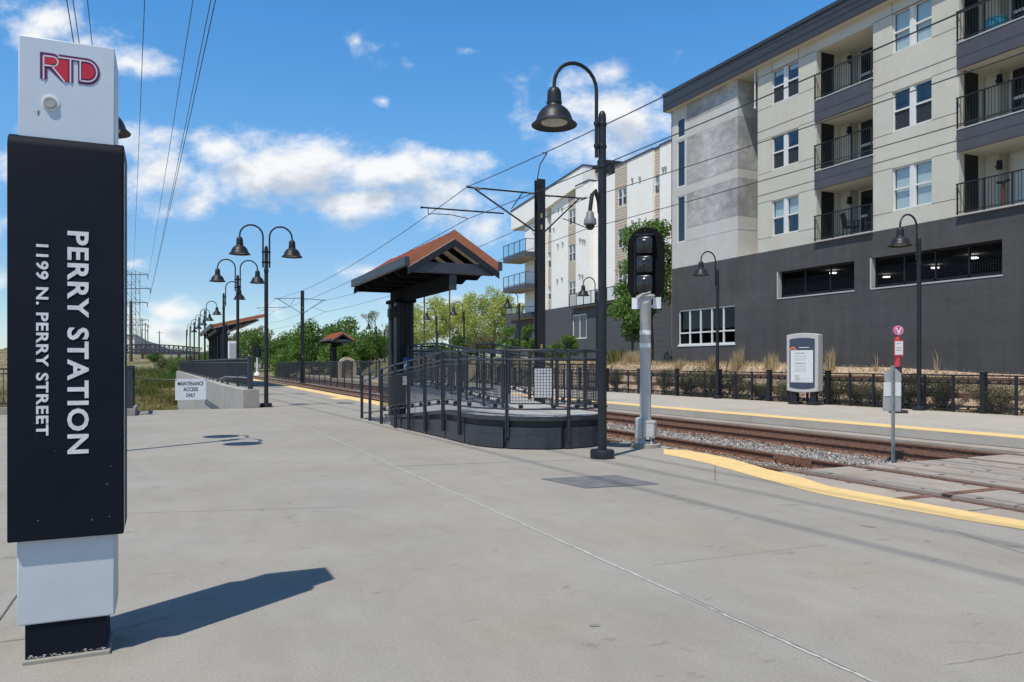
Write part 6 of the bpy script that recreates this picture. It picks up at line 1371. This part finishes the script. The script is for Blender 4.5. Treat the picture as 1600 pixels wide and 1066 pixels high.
def tree(seed, label, loc, h, cr, cb, leaves, ls, lm, bark='bark', nclump=22, group=None, name='tree', trunk_r=None, lean=0, openness=.36, nlimb=9):
    rs = np.random.RandomState(seed); t = thing(name, label, 'tree' if name != 'shrub' else 'shrub', loc, group)
    L_ = Vector(loc); tr = trunk_r or h * .018
    cz = (h + cb) / 2; rz = (h - cb) / 2
    C = []
    while len(C) < nclump:
        p = rs.uniform(-1, 1, 3); q = np.linalg.norm(p)
        if .35 < q < 1: C.append(p * np.array([cr * .82, cr * .82, rz * .85]) * (1 - .25 * max(0, p[2])) + np.array([0, 0, cz]))
    C = np.array(C); C[:, 0] += lean * (C[:, 2] / h); Rr = rs.uniform(.22, openness + .08, nclump) * cr * 1.05 * rs.uniform(.75, 1.25, nclump)
    mb = MB(); tp = [(L_.x, L_.y, L_.z - .4)]; k = 6
    for i in range(1, k + 1): f = i / k; tp.append((L_.x + rs.uniform(-.04, .04) * h * f * .5 + lean * f * .7, L_.y + rs.uniform(-.02, .02) * h * f, L_.z + h * .78 * f))
    mb.tube(tp, [tr * (1.25 - 1.05 * i / k) for i in range(k + 1)], 7)
    for j in rs.permutation(nclump)[:nlimb]:
        f = rs.uniform(.25, .7); i = int(f * k); b0 = Vector(tp[i]).lerp(Vector(tp[min(i + 1, k)]), f * k - i); e = L_ + Vector(C[j]); m_ = b0.lerp(e, .5) + Vector((0, 0, -.05 * h)); mb.tube([b0, m_, e], [tr * .5, tr * .3, tr * .1], 5)
    mb.build('trunk', M[bark], t, recalc=False)
    V, F = leaf_cloud(rs, C + np.array(loc), Rr, leaves, ls); arr('crown', V, F, lm, t)
    return t
def place(px, d, dz=0.0):
    q = D(px, 567, d); return (q.x, q.y, float(H(q.x, q.y)) + dz)
def ztop(d, ytop, loc): return 1.5 + (567 - ytop) / 1200 * d - loc[2]
def row_trees():
    spec = [  # px, dist, top row, crown radius, leaf mat, label
        (437, 122, 526, 3.2, L_DARK, 'low dark green tree at the outer end of the row, before the distant overhead pole'),
        (459, 112, 508, 3.0, L_GREEN, 'mid green tree just behind the distant overhead line pole'),
        (487, 106, 489, 3.2, L_GREEN, 'tall fresh green tree above the small terracotta roofed shelter'),
        (514, 112, 497, 3.0, L_DARK, 'dark green tree rising directly behind the small distant shelter'),
        (541, 103, 486, 3.3, L_GREEN, 'tall bright green tree just past the small distant shelter'),
        (569, 96, 508, 3.0, L_GREEN, 'rounded green tree under the bare branched tree'),
        (598, 112, 522, 2.6, L_GREEN, 'low green tree behind the farthest small gooseneck lamp'),
        (450, 96, 533, 2.4, L_GREEN, 'bushy green tree low over the fence near the distant pole'), (500, 96, 525, 2.4, L_DARK, 'bushy dark tree low over the fence, in front of the tall fresh green one'), (528, 92, 530, 2.4, L_GREEN, 'bushy green tree behind the pale stone arch')]
    for i, (px, d, yt, cr, lm, lb) in enumerate(spec):
        l = place(px, d); h = ztop(d, yt, l); tree(100 + i, lb, l, h, cr, h * .08, 5200, .17, lm, nclump=30, group='green trees behind the track fence')
    pale = [(628, 118, 492, 3.0, L_OLIVE, 'thin budding tree beside the shelter column, palest of the group'), (650, 96, 462, 3.0, L_PALE, 'pale yellow-green tree seen past the shelter column'), (683, 88, 450, 3.1, L_PALE, 'pale yellow-green tree behind the lamp nearest the shelter'),
            (716, 92, 456, 2.8, L_PALE, 'pale tree in the middle of the group under the roof end'), (742, 82, 444, 2.9, L_PALE, 'tall pale yellow-green tree below the shelter gable end'), (772, 84, 432, 3.0, L_PALE, 'tallest pale yellow-green tree next to the white block balconies'), (800, 92, 448, 2.4, L_PALE, 'pale tree directly behind the white block balconies')]
    for i, (px, d, yt, cr, lm, lb) in enumerate(pale):
        l = place(px, d); h = ztop(d, yt, l); tree(140 + i, lb, l, h, cr, h * .06, 6200, .12, lm, 'palebark', nclump=46, group='pale trees beyond the shelter', openness=.24, nlimb=16)
    left = [(330, 128, 548, 3.0, L_GREEN, 'low green tree seen through the row of receding lamps'), (352, 120, 520, 3.2, L_DARK, 'dark tree behind the pale cabinet'), (376, 126, 505, 3.4, L_GREY, 'grey green tree between the twin lamp poles'), (396, 116, 510, 3.0, L_GREEN, 'green tree just behind the nearest twin lamp pole'), (410, 130, 498, 2.8, L_OLIVE, 'thin budding tree above the tiny distant signal'), (424, 140, 538, 2.6, L_GREY, 'grey green tree where the fence vanishes')]
    for i, (px, d, yt, cr, lm, lb) in enumerate(left):
        l = place(px, d); h = ztop(d, yt, l); tree(170 + i, lb, l, h, cr, h * .12, 3600, .15, lm, 'palebark' if lm in (L_GREY, L_OLIVE) else 'bark', nclump=26, group='trees behind the low shelter', openness=.27, nlimb=12)
    dark = [(690, 70, 531, 1.6, L_DARK, 'dark bush under the lamp nearest the shelter'), (722, 66, 525, 1.7, L_DARK, 'dark bush below the pale trees, by the twin rods'), (752, 64, 522, 1.8, L_GREY, 'grey green bush below the tallest pale trees')]
    for i, (px, d, yt, cr, lm, lb) in enumerate(dark):
        l = place(px, d); h = ztop(d, yt, l); tree(190 + i, lb, l, h, cr, .1, 2600, .11, lm, nclump=16, group='bushes below the pale trees', name='shrub')
    col = [(792, 56, 497, .95, L_SHRUB, 'bright green young tree at the foot of the white block corner'), (806, 60, 520, 1.0, L_SHRUB, 'short bright green bush beside the young tree at the block corner'), (829, 55, 494, .75, L_SHRUB, 'slim green young tree just before the near overhead line pole'), (885, 52, 513, .8, L_SHRUB, 'small green tree before the white framed base window'), (868, 54, 535, .9, L_SHRUB, 'low green bush just past the near overhead line pole')]
    for i, (px, d, yt, cr, lm, lb) in enumerate(col):
        l = place(px, d); h = max(1.0, ztop(d, yt, l)); tree(200 + i, lb, l, h, cr, .1, 2400, .075, lm, nclump=18, group='young trees before the white block')
    l = place(1018, 45.5); tree(230, 'leafy green tree at the corner of the charcoal building, behind the signal', l, ztop(45.5, 318, l), 2.7, 2.2, 14000, .105, L_SHRUB, nclump=48, openness=.26, nlimb=18, trunk_r=.12)
    l = place(988, 44.5); tree(231, 'smaller spreading leafy tree directly behind the signal mast', l, ztop(44.5, 425, l), 1.75, 1.2, 6500, .10, L_SHRUB, nclump=20, openness=.3, trunk_r=.08)
row_trees()
def bare_tree(label, loc, h, seed, group=None):
    rs = random.Random(seed); t = thing('bare_tree', label, 'tree', loc, group); mb = MB()
    def grow(p, d, L_, r, n):
        q = p + d * L_; m_ = p.lerp(q, .5) + Vector((rs.uniform(-1, 1), rs.uniform(-1, 1), rs.uniform(-.3, .6))) * L_ * .10; mb.tube([p, m_, q], [r, r * .8, r * .6], 5 if n > 2 else 3, cap=False)
        if n == 0: tips.append(q); return
        for i in range(rs.choice((2, 3, 3))):
            nd = (d + Vector((rs.uniform(-1, 1), rs.uniform(-1, 1), rs.uniform(-.15, .8))) * .62).normalized(); grow(q, nd, L_ * rs.uniform(.62, .85), r * .6, n - 1)
    tips = []; grow(Vector(loc) - Vector((0, 0, .3)), Vector((.05, 0, 1)), h * .27, h * .022, 5); mb.build('trunk', M['palebark'], t, recalc=False)
    n = np.array([tuple(p) for p in tips]); r = np.random.RandomState(seed); V, F = leaf_cloud(r, n, np.full(len(n), h * .035), 900, .07); arr('crown', V, F, L_OLIVE, t)
l = place(573, 104); bare_tree('bare branched tree standing above the green tree line', l, ztop(104, 474, l), 7)
l = place(606, 120); bare_tree('bare pale tree close to the shelter column', l, ztop(120, 500, l), 12)
l = place(336, 140); bare_tree('bare tree in the gap between the receding lamps and the low shelter', l, ztop(140, 512, l), 15)

def shrubs():
    # straggly shrubs along the far fence
    protos = []
    for s in range(3):
        t = thing('fence_shrub', 'straggly shrub', 'shrub', (0, 0, 0)); rs = np.random.RandomState(60 + s); mb = MB(); C = []
        for k in range(26):
            a = rs.uniform(0, 6.28); sp = rs.uniform(.1, .62); e = Vector((sp * math.cos(a), sp * math.sin(a), rs.uniform(.7, 1.25))); mb.tube([(rs.uniform(-.08, .08), rs.uniform(-.08, .08), -.1), e * .5 + Vector((0, 0, .12)), e], [.012, .008, .003], 4); C += [tuple(e), tuple(e * .75 + Vector((0, 0, .1))), tuple(e * .5 + Vector((0, 0, .12)))]
        mb.build('stem', M['bark'], t, recalc=False); V, F = leaf_cloud(rs, np.array(C), np.full(len(C), .17), 4200, .028); arr('foliage', V, F, (L_GREY, L_OLIVE, L_GREY)[s], t); protos.append(t)
    spots = [(962, 'shrub behind the fence just past the tall lamp pole'), (1003, 'shrub behind the fence and the signal mast'), (1040, 'shrub behind the fence under the tower corner'), (1075, 'shrub behind the fence below the wide ground window'), (1107, 'shrub behind the fence at the foot of the thin lamp by the ground window'), (1150, 'shrub behind the fence between that thin lamp and the dry grass tuft'), (1190, 'shrub behind the fence midway to the timetable board'), (1224, 'shrub behind the fence touching the near side of the timetable board'),
             (1300, 'shrub behind the fence just past the timetable board'), (1338, 'shrub behind the fence between the timetable board and the stop marker'), (1372, 'shrub behind the fence before the stop marker'), (1418, 'shrub behind the fence between the stop marker and the lamp'), (1476, 'upright dark shrub behind the fence just past the lamp by the stop marker'), (1556, 'wide shrub behind the last fence bay at the frame edge')]
    rnd = random.Random(8)
    for i, (px, lb) in enumerate(spots):
        lo, hi = 5.0, 90.0
        for _ in range(40):
            m_ = (lo + hi) / 2; q = D(px, 567, m_)
            if q.x < float(fence_x(q.y)) + .75: lo = m_
            else: hi = m_
        z = float(H(q.x, q.y)); p = protos[i % 3]; s = rnd.uniform(1.0, 1.45)
        if i < 3: p.location = (q.x, q.y, z); p['label'] = lb; p['group'] = 'shrubs behind the platform fence'
        else: o = dup(p, (q.x, q.y, z), rnd.uniform(0, 6.28), lb, (s * 1.15, s * 1.15, s * rnd.uniform(.62, .8)))
    # ravine bushes
    for i, (px, d, yt, cr, lm, lb) in enumerate([(300, 100, 556, 2.4, L_GREY, 'grey green bush by the far end of the pale wall'), (322, 112, 553, 2.2, L_GREEN, 'green bush behind the row of receding lamps'), (283, 118, 556, 2.6, L_SHRUB, 'bright green bush below the footbridge'), (262, 130, 558, 2.2, L_GREY, 'dull bush on the dry slope below the footbridge'), (240, 150, 556, 2.4, L_DARK, 'small dark bush high on the dry slope')]):
        l = place(px, d); tree(260 + i, lb, l, max(1.6, ztop(d, yt, l)), cr, .05, 2600, .12, lm, nclump=16, group='bushes in the ravine', name='shrub')
shrubs()
def blades(name, n, fx, hmin, hmax, m, w=.006, seed=1, lean=.35):
    rs = np.random.RandomState(seed); X, Y = fx(rs, n); Z = H(X, Y); n = len(X)
    hh = rs.uniform(hmin, hmax, n); a = rs.uniform(0, 6.28, n); l = rs.uniform(.05, lean, n) * hh; b = rs.uniform(0, 6.28, n)
    P0 = np.stack([X, Y, Z - .02], 1); wv = np.stack([np.cos(a), np.sin(a), 0 * a], 1) * w * rs.uniform(.7, 1.4, n)[:, None]
    T = P0 + np.stack([np.cos(b) * l, np.sin(b) * l, hh], 1); Mi = P0 + np.stack([np.cos(b) * l * .35, np.sin(b) * l * .35, hh * .6], 1)
    V = np.stack([P0 - wv, P0 + wv, Mi + wv * .7, T, Mi - wv * .7], 1).reshape(-1, 3); F = np.arange(5 * n).reshape(-1, 5)
    return stuff(arr(name, V, F, m))
def clump(rs, n, x0, x1, y0, y1, k, s):
    cx = rs.uniform(x0, x1, k); cy = rs.uniform(y0, y1, k); i = rs.randint(0, k, n); return cx[i] + rs.normal(0, s, n), cy[i] + rs.normal(0, s, n)
def bank(rs, n):
    y = rs.uniform(7, 44, n); x = fence_x(y) + rs.uniform(.25, 2.9, n) ** 1.0; k = x < 24.15; return x[k], y[k]
blades('dry_grass', 24000, bank, .05, .22, G_DRY, .006, 2, .9)
def bank_top(rs, n):
    y = rs.uniform(7, 44, n); x = fence_x(y) + rs.uniform(1.7, 3.0, n); k = (x < 24.15); return x[k], y[k]
blades('straw_litter', 14000, bank_top, .06, .28, G_DRY, .007, 3, 1.0)
def weeds(rs, n): y = rs.uniform(7, 45, n); return fence_x(y) + rs.uniform(.22, .7, n), y
blades('green_weeds', 9000, weeds, .05, .28, G_GREEN, .010, 4, .8)
def tufts():
    for i, (px, py, w, hh, lb) in enumerate([(1150, 545, .32, 1.15, 'tall dry grass tuft beside the thin lamp by the ground window'), (1205, 555, .35, .85, 'leaning dry grass tuft near the timetable board'), (1297, 552, .20, 1.1, 'narrow upright dry grass tuft just past the timetable board'), (1112, 560, .22, .8, 'thin dry grass tuft below the ground window'), (1368, 558, .10, .9, 'sparse pale stalks on the bank before the stop marker'), (1463, 560, .12, .9, 'two pale stalks on the bank just past the lamp'), (1060, 562, .3, .6, 'dry grass tuft at the tower corner'), (992, 556, .7, .8, 'broad pale grass clump behind the signal base'), (965, 560, .7, 1.0, 'tall green and yellow grass clump just past the lamp pole')]):
        lo, hi = 5, 90
        for _ in range(40):
            m_ = (lo + hi) / 2; q = D(px, 567, m_)
            if q.x < float(fence_x(q.y)) + (2.35 if i < 7 else 3.2): lo = m_
            else: hi = m_
        rs = np.random.RandomState(70 + i); hh *= 1.02; n = 170 if w > .15 else 12
        if i > 6: n = 900
        X = q.x + rs.normal(0, w * .45, n); Y = q.y + rs.normal(0, w * .45, n); Z = H(X, Y); h_ = hh * rs.uniform(.45, 1.0, n); b = rs.uniform(0, 6.28, n); l = rs.uniform(.0, .35, n) * h_; a = rs.uniform(0, 6.28, n)
        P0 = np.stack([X, Y, Z - .03], 1); wv = np.stack([np.cos(a), np.sin(a), 0 * a], 1) * .008; T = P0 + np.stack([np.cos(b) * l, np.sin(b) * l, h_], 1); Mi = P0 + np.stack([np.cos(b) * l * .3, np.sin(b) * l * .3, h_ * .6], 1)
        o = arr('grass_tuft', np.stack([P0 - wv, P0 + wv, Mi + wv * .8, T, Mi - wv * .8], 1).reshape(-1, 3), np.arange(5 * n).reshape(-1, 5), G_DRY if i < 8 else G_MIX); tag(o, lb, 'grass tuft', 'dry grass tufts on the bank')
tufts()
def rav(rs, n):
    y = 28 + 82 * rs.rand(n); x = 1.2 - rs.rand(n) * (6 + (y - 28) * .36); k = (x > -60) & ~((x > -.8) & (x < 2.3) & (y < 30)); return x[k], y[k]
blades('meadow_grass', 60000, rav, .15, .55, G_MIX, .02, 5, .8)
def ground_hit(px, py):
    for d in np.arange(26, 400, .5):
        q = D(px, py, float(d))
        if q.z <= float(H(q.x, q.y)): return q
    return q
def weed_clumps():
    for i, (px, py, w, hh, mm, lb) in enumerate([(222, 618, .9, .75, G_GREEN, 'green weed clump in the ravine nearest the pylon'), (248, 604, 1.2, .85, G_GREEN, 'broad green weed clump in the middle of the ravine'), (272, 596, 1.1, .85, L_SHRUB, 'dark green weed clump against the pale wall'), (262, 628, .8, .7, G_MIX, 'reddish grass clump low in the ravine'), (286, 630, .5, .8, G_GREEN, 'yellow green tuft at the foot of the hanging sign'), (212, 600, 1.2, .7, G_MIX, 'olive weed clump by the end post of the black railing'), (238, 588, 1.6, .8, G_GREEN, 'high green weed clump where the dry slope begins')]):
        q = ground_hit(px, py); k_ = (q.y / 36); w *= k_ * .8; hh *= .5 + .32 * k_; rs = np.random.RandomState(90 + i); n = 1600
        X = q.x + rs.normal(0, w * .45, n); Y = q.y + rs.normal(0, w * .6, n); Z = H(X, Y); h_ = hh * rs.uniform(.4, 1.0, n); b = rs.uniform(0, 6.28, n); l = rs.uniform(.0, .5, n) * h_; a = rs.uniform(0, 6.28, n)
        P0 = np.stack([X, Y, Z - .03], 1); wv = np.stack([np.cos(a), np.sin(a), 0 * a], 1) * .012 * k_; T = P0 + np.stack([np.cos(b) * l, np.sin(b) * l, h_], 1); Mi = P0 + np.stack([np.cos(b) * l * .3, np.sin(b) * l * .3, h_ * .6], 1)
        o = arr('weed_clump', np.stack([P0 - wv, P0 + wv, Mi + wv * .8, T, Mi - wv * .8], 1).reshape(-1, 3), np.arange(5 * n).reshape(-1, 5), mm); tag(o, lb, 'weeds', 'weed clumps in the ravine')
weed_clumps()
def rav2(rs, n): y = 96 + 150 * rs.rand(n) ** 1.3; x = 1 - rs.rand(n) * (20 + (y - 96) * .5); return x, y
blades('dry_slope_grass', 40000, rav2, .08, .3, G_DRY, .035, 6, .9)
# edging boards stepped along the bank
mb = MB()
for off, z in ((1.15, .42), (2.0, .92)):
    ysb = np.arange(6, 42, 4.0)
    for a, b in zip(ysb[:-1], ysb[1:]): mb.bar((float(fence_x(a)) + off, a, z + .03), (float(fence_x(b)) + off, b, z + .03), .06, .16)
tag(mb.build('garden_edging', M['rust']), 'rust brown edging boards stepping along the dry bank', 'edging')
# ------------------------------------------------------------------ far background
def lattice_tower(px, d, ytop, arms, label, w=2.6, name='transmission_tower'):
    c = D(px, 567, d); z0 = float(H(c.x, c.y)) - 1; zt = 1.5 + (567 - ytop) / 1200 * d; t = thing(name, label, 'transmission tower', (c.x, c.y, z0), 'transmission towers')
    e = Vector((CC, -SS, 0)); f = Vector((SS, CC, 0)); mb = MB()
    def pt(sx, sy, z): k = (w * .5) * (1 + 1.0 * max(0, (zt * .45 - z) / (zt * .45))); q = Vector((c.x, c.y, 0)) + e * sx * k + f * sy * k; return (q.x, q.y, z)
    zs = np.linspace(z0, zt, 9)
    for sx in (-1, 1):
        for sy in (-1, 1):
            for za, zb in zip(zs[:-1], zs[1:]): mb.bar(pt(sx, sy, za), pt(sx, sy, zb), .16, .16)
    for i, (za, zb) in enumerate(zip(zs[:-1], zs[1:])):
        for sy in (-1, 1): mb.bar(pt(-1, sy, zb), pt(1, sy, za), .10, .10); mb.bar(pt(-1, sy, za), pt(1, sy, za), .08, .08)
    mb.build('lattice', M['steel'], t); ends = []
    for (y, xa, xb) in arms:
        z = 1.5 + (567 - y) / 1200 * d; A = D(xa, y, d); B = D(xb, y, d); mb = MB(); mb.bar(A, B, .2, .25); mb.bar((c.x, c.y, z + 1.3), A, .08, .08); mb.bar((c.x, c.y, z + 1.3), B, .08, .08)
        for q in (A, B): mb.tube([q, q - Vector((0, 0, 1.4))], .12, 5)
        mb.build('cross_arm', M['steel'], t); ends.append((A, B))
    return ends
EN = lattice_tower(208.5, 230, 424, ((429, 184, 231), (451, 182, 235), (473, 184, 230)), 'large lattice transmission tower beyond the footbridge, beside the station pylon')
lattice_tower(214, 420, 497, ((500, 196, 232), (508, 196, 232), (516, 198, 230)), 'smaller, farther lattice transmission tower just past the large one', w=2.6)
def power_wire(A, px, py, dc, label, sag=1.6):
    A = Vector(A); C_ = D(px, py, dc); d = (C_ - A); B = A + d * (1 + 70 / d.length); pts = [A.lerp(B, f) - Vector((0, 0, sag * 4 * f * (1 - f) * .5)) for f in np.linspace(0, 1, 40)]
    mb = MB(); mb.tube(pts, .024, 4); tag(mb.build('power_line', M['wire']), label, 'power line', 'power lines from the transmission tower')
dn = Vector((0, 0, -1.4))
power_wire(Vector(D(208.7, 423, 230)), 225.4, 0, 44, 'single power line running up from the very top of the large tower')
power_wire(EN[0][1] + dn, 299, 0, 44, 'power line from the upper arm of the large tower, middle of the sky group')
power_wire(EN[1][1] + dn, 326, 0, 42, 'power line from the middle arm, first of the close pair'); power_wire(EN[2][1] + dn, 332.5, 0, 36, 'power line from the lowest arm, second of the close pair')
power_wire(EN[0][0] + dn, 138.3, 0, 44, 'power line meeting the pylon top, apart from its close neighbours'); power_wire(EN[1][0] + dn, 116.5, 0, 42, 'power line meeting the pylon top, inner of two close ones'); power_wire(EN[2][0] + dn, 107.4, 0, 36, 'power line meeting the pylon top, outer of two close ones')
def wood_pole(px, d, ytop, label, r=.16, arm=True):
    c = D(px, 567, d); z = float(H(c.x, c.y)); zt = 1.5 + (567 - ytop) / 1200 * d; t = thing('utility_pole', label, 'utility pole', (c.x, c.y, z), 'utility poles near the tower'); mb = MB(); mb.tube([(c.x, c.y, z - .5), (c.x, c.y, zt)], [r * 1.3, r], 8); mb.build('pole', M['wood'], t)
    if arm: e = Vector((CC, -SS, 0)); mb = MB(); q = Vector((c.x, c.y, zt - .8)); mb.bar(q - e * 1.2, q + e * 1.2, .12, .14); mb.build('cross_arm', M['wood'], t)
wood_pole(204.6, 150, 470, 'dark wooden pole standing in front of the large lattice tower', .26, False)
wood_pole(222, 300, 498, 'thin utility pole just past the large tower'); wood_pole(227, 330, 504, 'shorter thin utility pole next to the one past the large tower'); wood_pole(231, 360, 508, 'third thin utility pole past the large tower'); wood_pole(249, 300, 517, 'lone utility pole rising behind the footbridge')
def footbridge():
    d = 165; A = D(150, 548, d); B = D(312, 548, d); e = (B - A).normalized(); t = thing('footbridge', 'dark steel truss footbridge crossing beyond the dry slope', 'bridge', (A.x, A.y, A.z)); mb = MB(); zb = 1.5 + (567 - 552) / 1200 * d; n = 22; L_ = (B - A).length; f = Vector((-e.y, e.x, 0))
    for s in (-1, 1):
        mb = MB(); o = f * s * 1.3; zt = lambda k: zb + 1.1 + .75 * math.sin(math.pi * k / n)
        for k in range(n):
            p, q = A + e * L_ * k / n + o, A + e * L_ * (k + 1) / n + o; mb.bar((p.x, p.y, zb), (q.x, q.y, zb), .25, .35); mb.bar((p.x, p.y, zt(k)), (q.x, q.y, zt(k + 1)), .2, .2); mb.bar((p.x, p.y, zb), (p.x, p.y, zt(k)), .12, .12)
            mb.bar((p.x, p.y, zb if k % 2 else zt(k)), (q.x, q.y, zt(k + 1) if k % 2 else zb), .1, .1)
            for r in range(1, 5): z = zb + .22 * r; mb.bar((p.x, p.y, z), (q.x, q.y, z), .05, .06)
        mb.build('truss', M['maroon'], t)
    mb = MB(); a, b = A - f * 1.3, B - f * 1.3; mb.prism([(a.x, a.y, zb), (b.x, b.y, zb), (b.x + f.x * 2.6, b.y + f.y * 2.6, zb), (a.x + f.x * 2.6, a.y + f.y * 2.6, zb)], (0, 0, .15)); mb.build('deck', M['maroon'], t)
    for k in (.12, .45, .8):
        p = A + e * L_ * k; mb = MB(); mb.tube([(p.x, p.y, -2), (p.x, p.y, zb)], .3, 8); mb.build('pier', M['facecon'], t)
footbridge()
def far_block():
    c = D(196, 540, 300); z0, z1 = 1.5 + (567 - 545) / 1200 * 300 - 6, 1.5 + (567 - 528) / 1200 * 300; t = thing('far_building', 'tiny white building on the horizon below the tower', 'building', (c.x, c.y, z0)); mb = MB(); mb.box(c.x - 3.2, c.x + 3.2, c.y - 3, c.y + 3, z0, z1); mb.build('wall', M['white_stucco'], t); mb = MB(); mb.box(c.x - 3.4, c.x + 3.4, c.y - 3.2, c.y + 3.2, z1, z1 + .5); mb.build('roof', M['lgrey'], t)
    for i in range(3):
        for j in range(3): x = c.x - 2 + 2 * i; z = z1 - 1.4 - j * 1.7; mb = MB(); mb.box(x - .5, x + .5, c.y - 3.05, c.y - 3.0, z - .5, z + .5); mb.build('window', M['screen'], t)
far_block()
def hills():
    rs = np.random.RandomState(4); d0 = 4200; pxs = np.linspace(-1400, 3000, 260); V = []; nr = 10
    def prof(px):
        b = 16 + 9 * np.sin(px * .011 + 1) + 5 * np.sin(px * .031)
        b = b + 34 * np.exp(-((px - 196) / 46) ** 2) + 16 * np.exp(-((px - 330) / 70) ** 2) - 3
        return b + 1.6 * np.sin(px * .21) + 1.1 * np.sin(px * .43 + 2)
    for k in range(nr):
        f = k / (nr - 1); d = d0 + (1 - f) * -1500
        for i, px in enumerate(pxs): h = prof(px) * f ** 1.2 * (1 + .15 * rs.uniform(-1, 1) * (f < 1)); q = D(px, 567, d); V.append((q.x, q.y, 1.5 + h / 1200 * d0 - (1 - f) * 12))
    n = len(pxs); i = np.arange((nr - 1) * n).reshape(-1, n)[:, :-1].ravel(); F = np.stack([i, i + 1, i + n + 1, i + n], 1)
    structure(arr('hills', np.array(V), F, mat('hazy_hill_forest', (.05, .075, .095), .95, var=.25, scale=.01, col2=(.085, .11, .12)), smooth=True))  # distance haze is put into the bluish forest colour
hills()
def parked_car(label, px, d, m, rz):
    c = D(px, 567, d); z0 = 0.0; t = thing('parked_car', label, 'car', (c.x, c.y, z0), 'cars parked beyond the fence'); MX = Matrix.Translation((c.x, c.y, z0)) @ Matrix.Rotation(rz, 4, 'Z')
    def B(mb, nm, mm, par=t, bv=0): mb.xf(MX); return mb.build(nm, mm, par, bv)
    mb = MB(); mb.prism([(-2.2, -.85, .35), (2.2, -.85, .35), (2.25, -.85, .75), (1.3, -.85, .95), (-2.0, -.85, 1.0), (-2.25, -.85, .8)], (0, 1.7, 0)); B(mb, 'body', m, t, .08); mb = MB(); mb.prism([(-1.9, -.74, .98), (1.2, -.74, .95), (.5, -.74, 1.48), (-1.3, -.74, 1.5)], (0, 1.48, 0)); B(mb, 'cabin', M['darkpane'], t, .06); mb = MB(); mb.prism([(-1.25, -.72, 1.5), (.5, -.72, 1.48), (.4, -.72, 1.53), (-1.2, -.72, 1.55)], (0, 1.44, 0)); B(mb, 'roof', m, t)
    for x in (-1.4, 1.4):
        for y in (-.8, .8): mb = MB(); mb.lathe([(.001, -.1), (.3, -.1), (.33, -.06), (.33, .06), (.3, .1), (.001, .1)], (0, 0, 0), 16); mb.xf(Matrix.Translation((x, y, .33)) @ Matrix.Rotation(R(90), 4, 'X')); B(mb, 'wheel', M['deep'])
M['whitecar'] = mat('white_car_paint', (.75, .75, .75), .25, coat=.7)
parked_car('white car parked beyond the fence, just before the shelter column', 588, 118, M['whitecar'], R(20)); parked_car('silver car parked beyond the fence, beside the white one', 604, 112, M['car'], R(20)); parked_car('dark red car parked beyond the fence, farthest of the three', 596, 132, M['carlight'], R(10))
# slim rods behind the shelter roof end
for px, d, yt, lb in ((663, 70, 440, 'slim dark pole beside the shelter column, in front of the pale trees'), (702.5, 52, 452, 'slim dark pole under the end of the shelter spine beam')):
    q = D(px, 567, d); mb = MB(); mb.tube([(q.x, q.y, 0), (q.x, q.y, 1.5 + (567 - yt) / 1200 * d)], .05 * d / 52, 6); mb.lathe([(.14, 0), (.14, .1), (.06, .14)], (q.x, q.y, 0), 10); tag(mb.build('slim_pole', M['wood']), lb, 'pole')
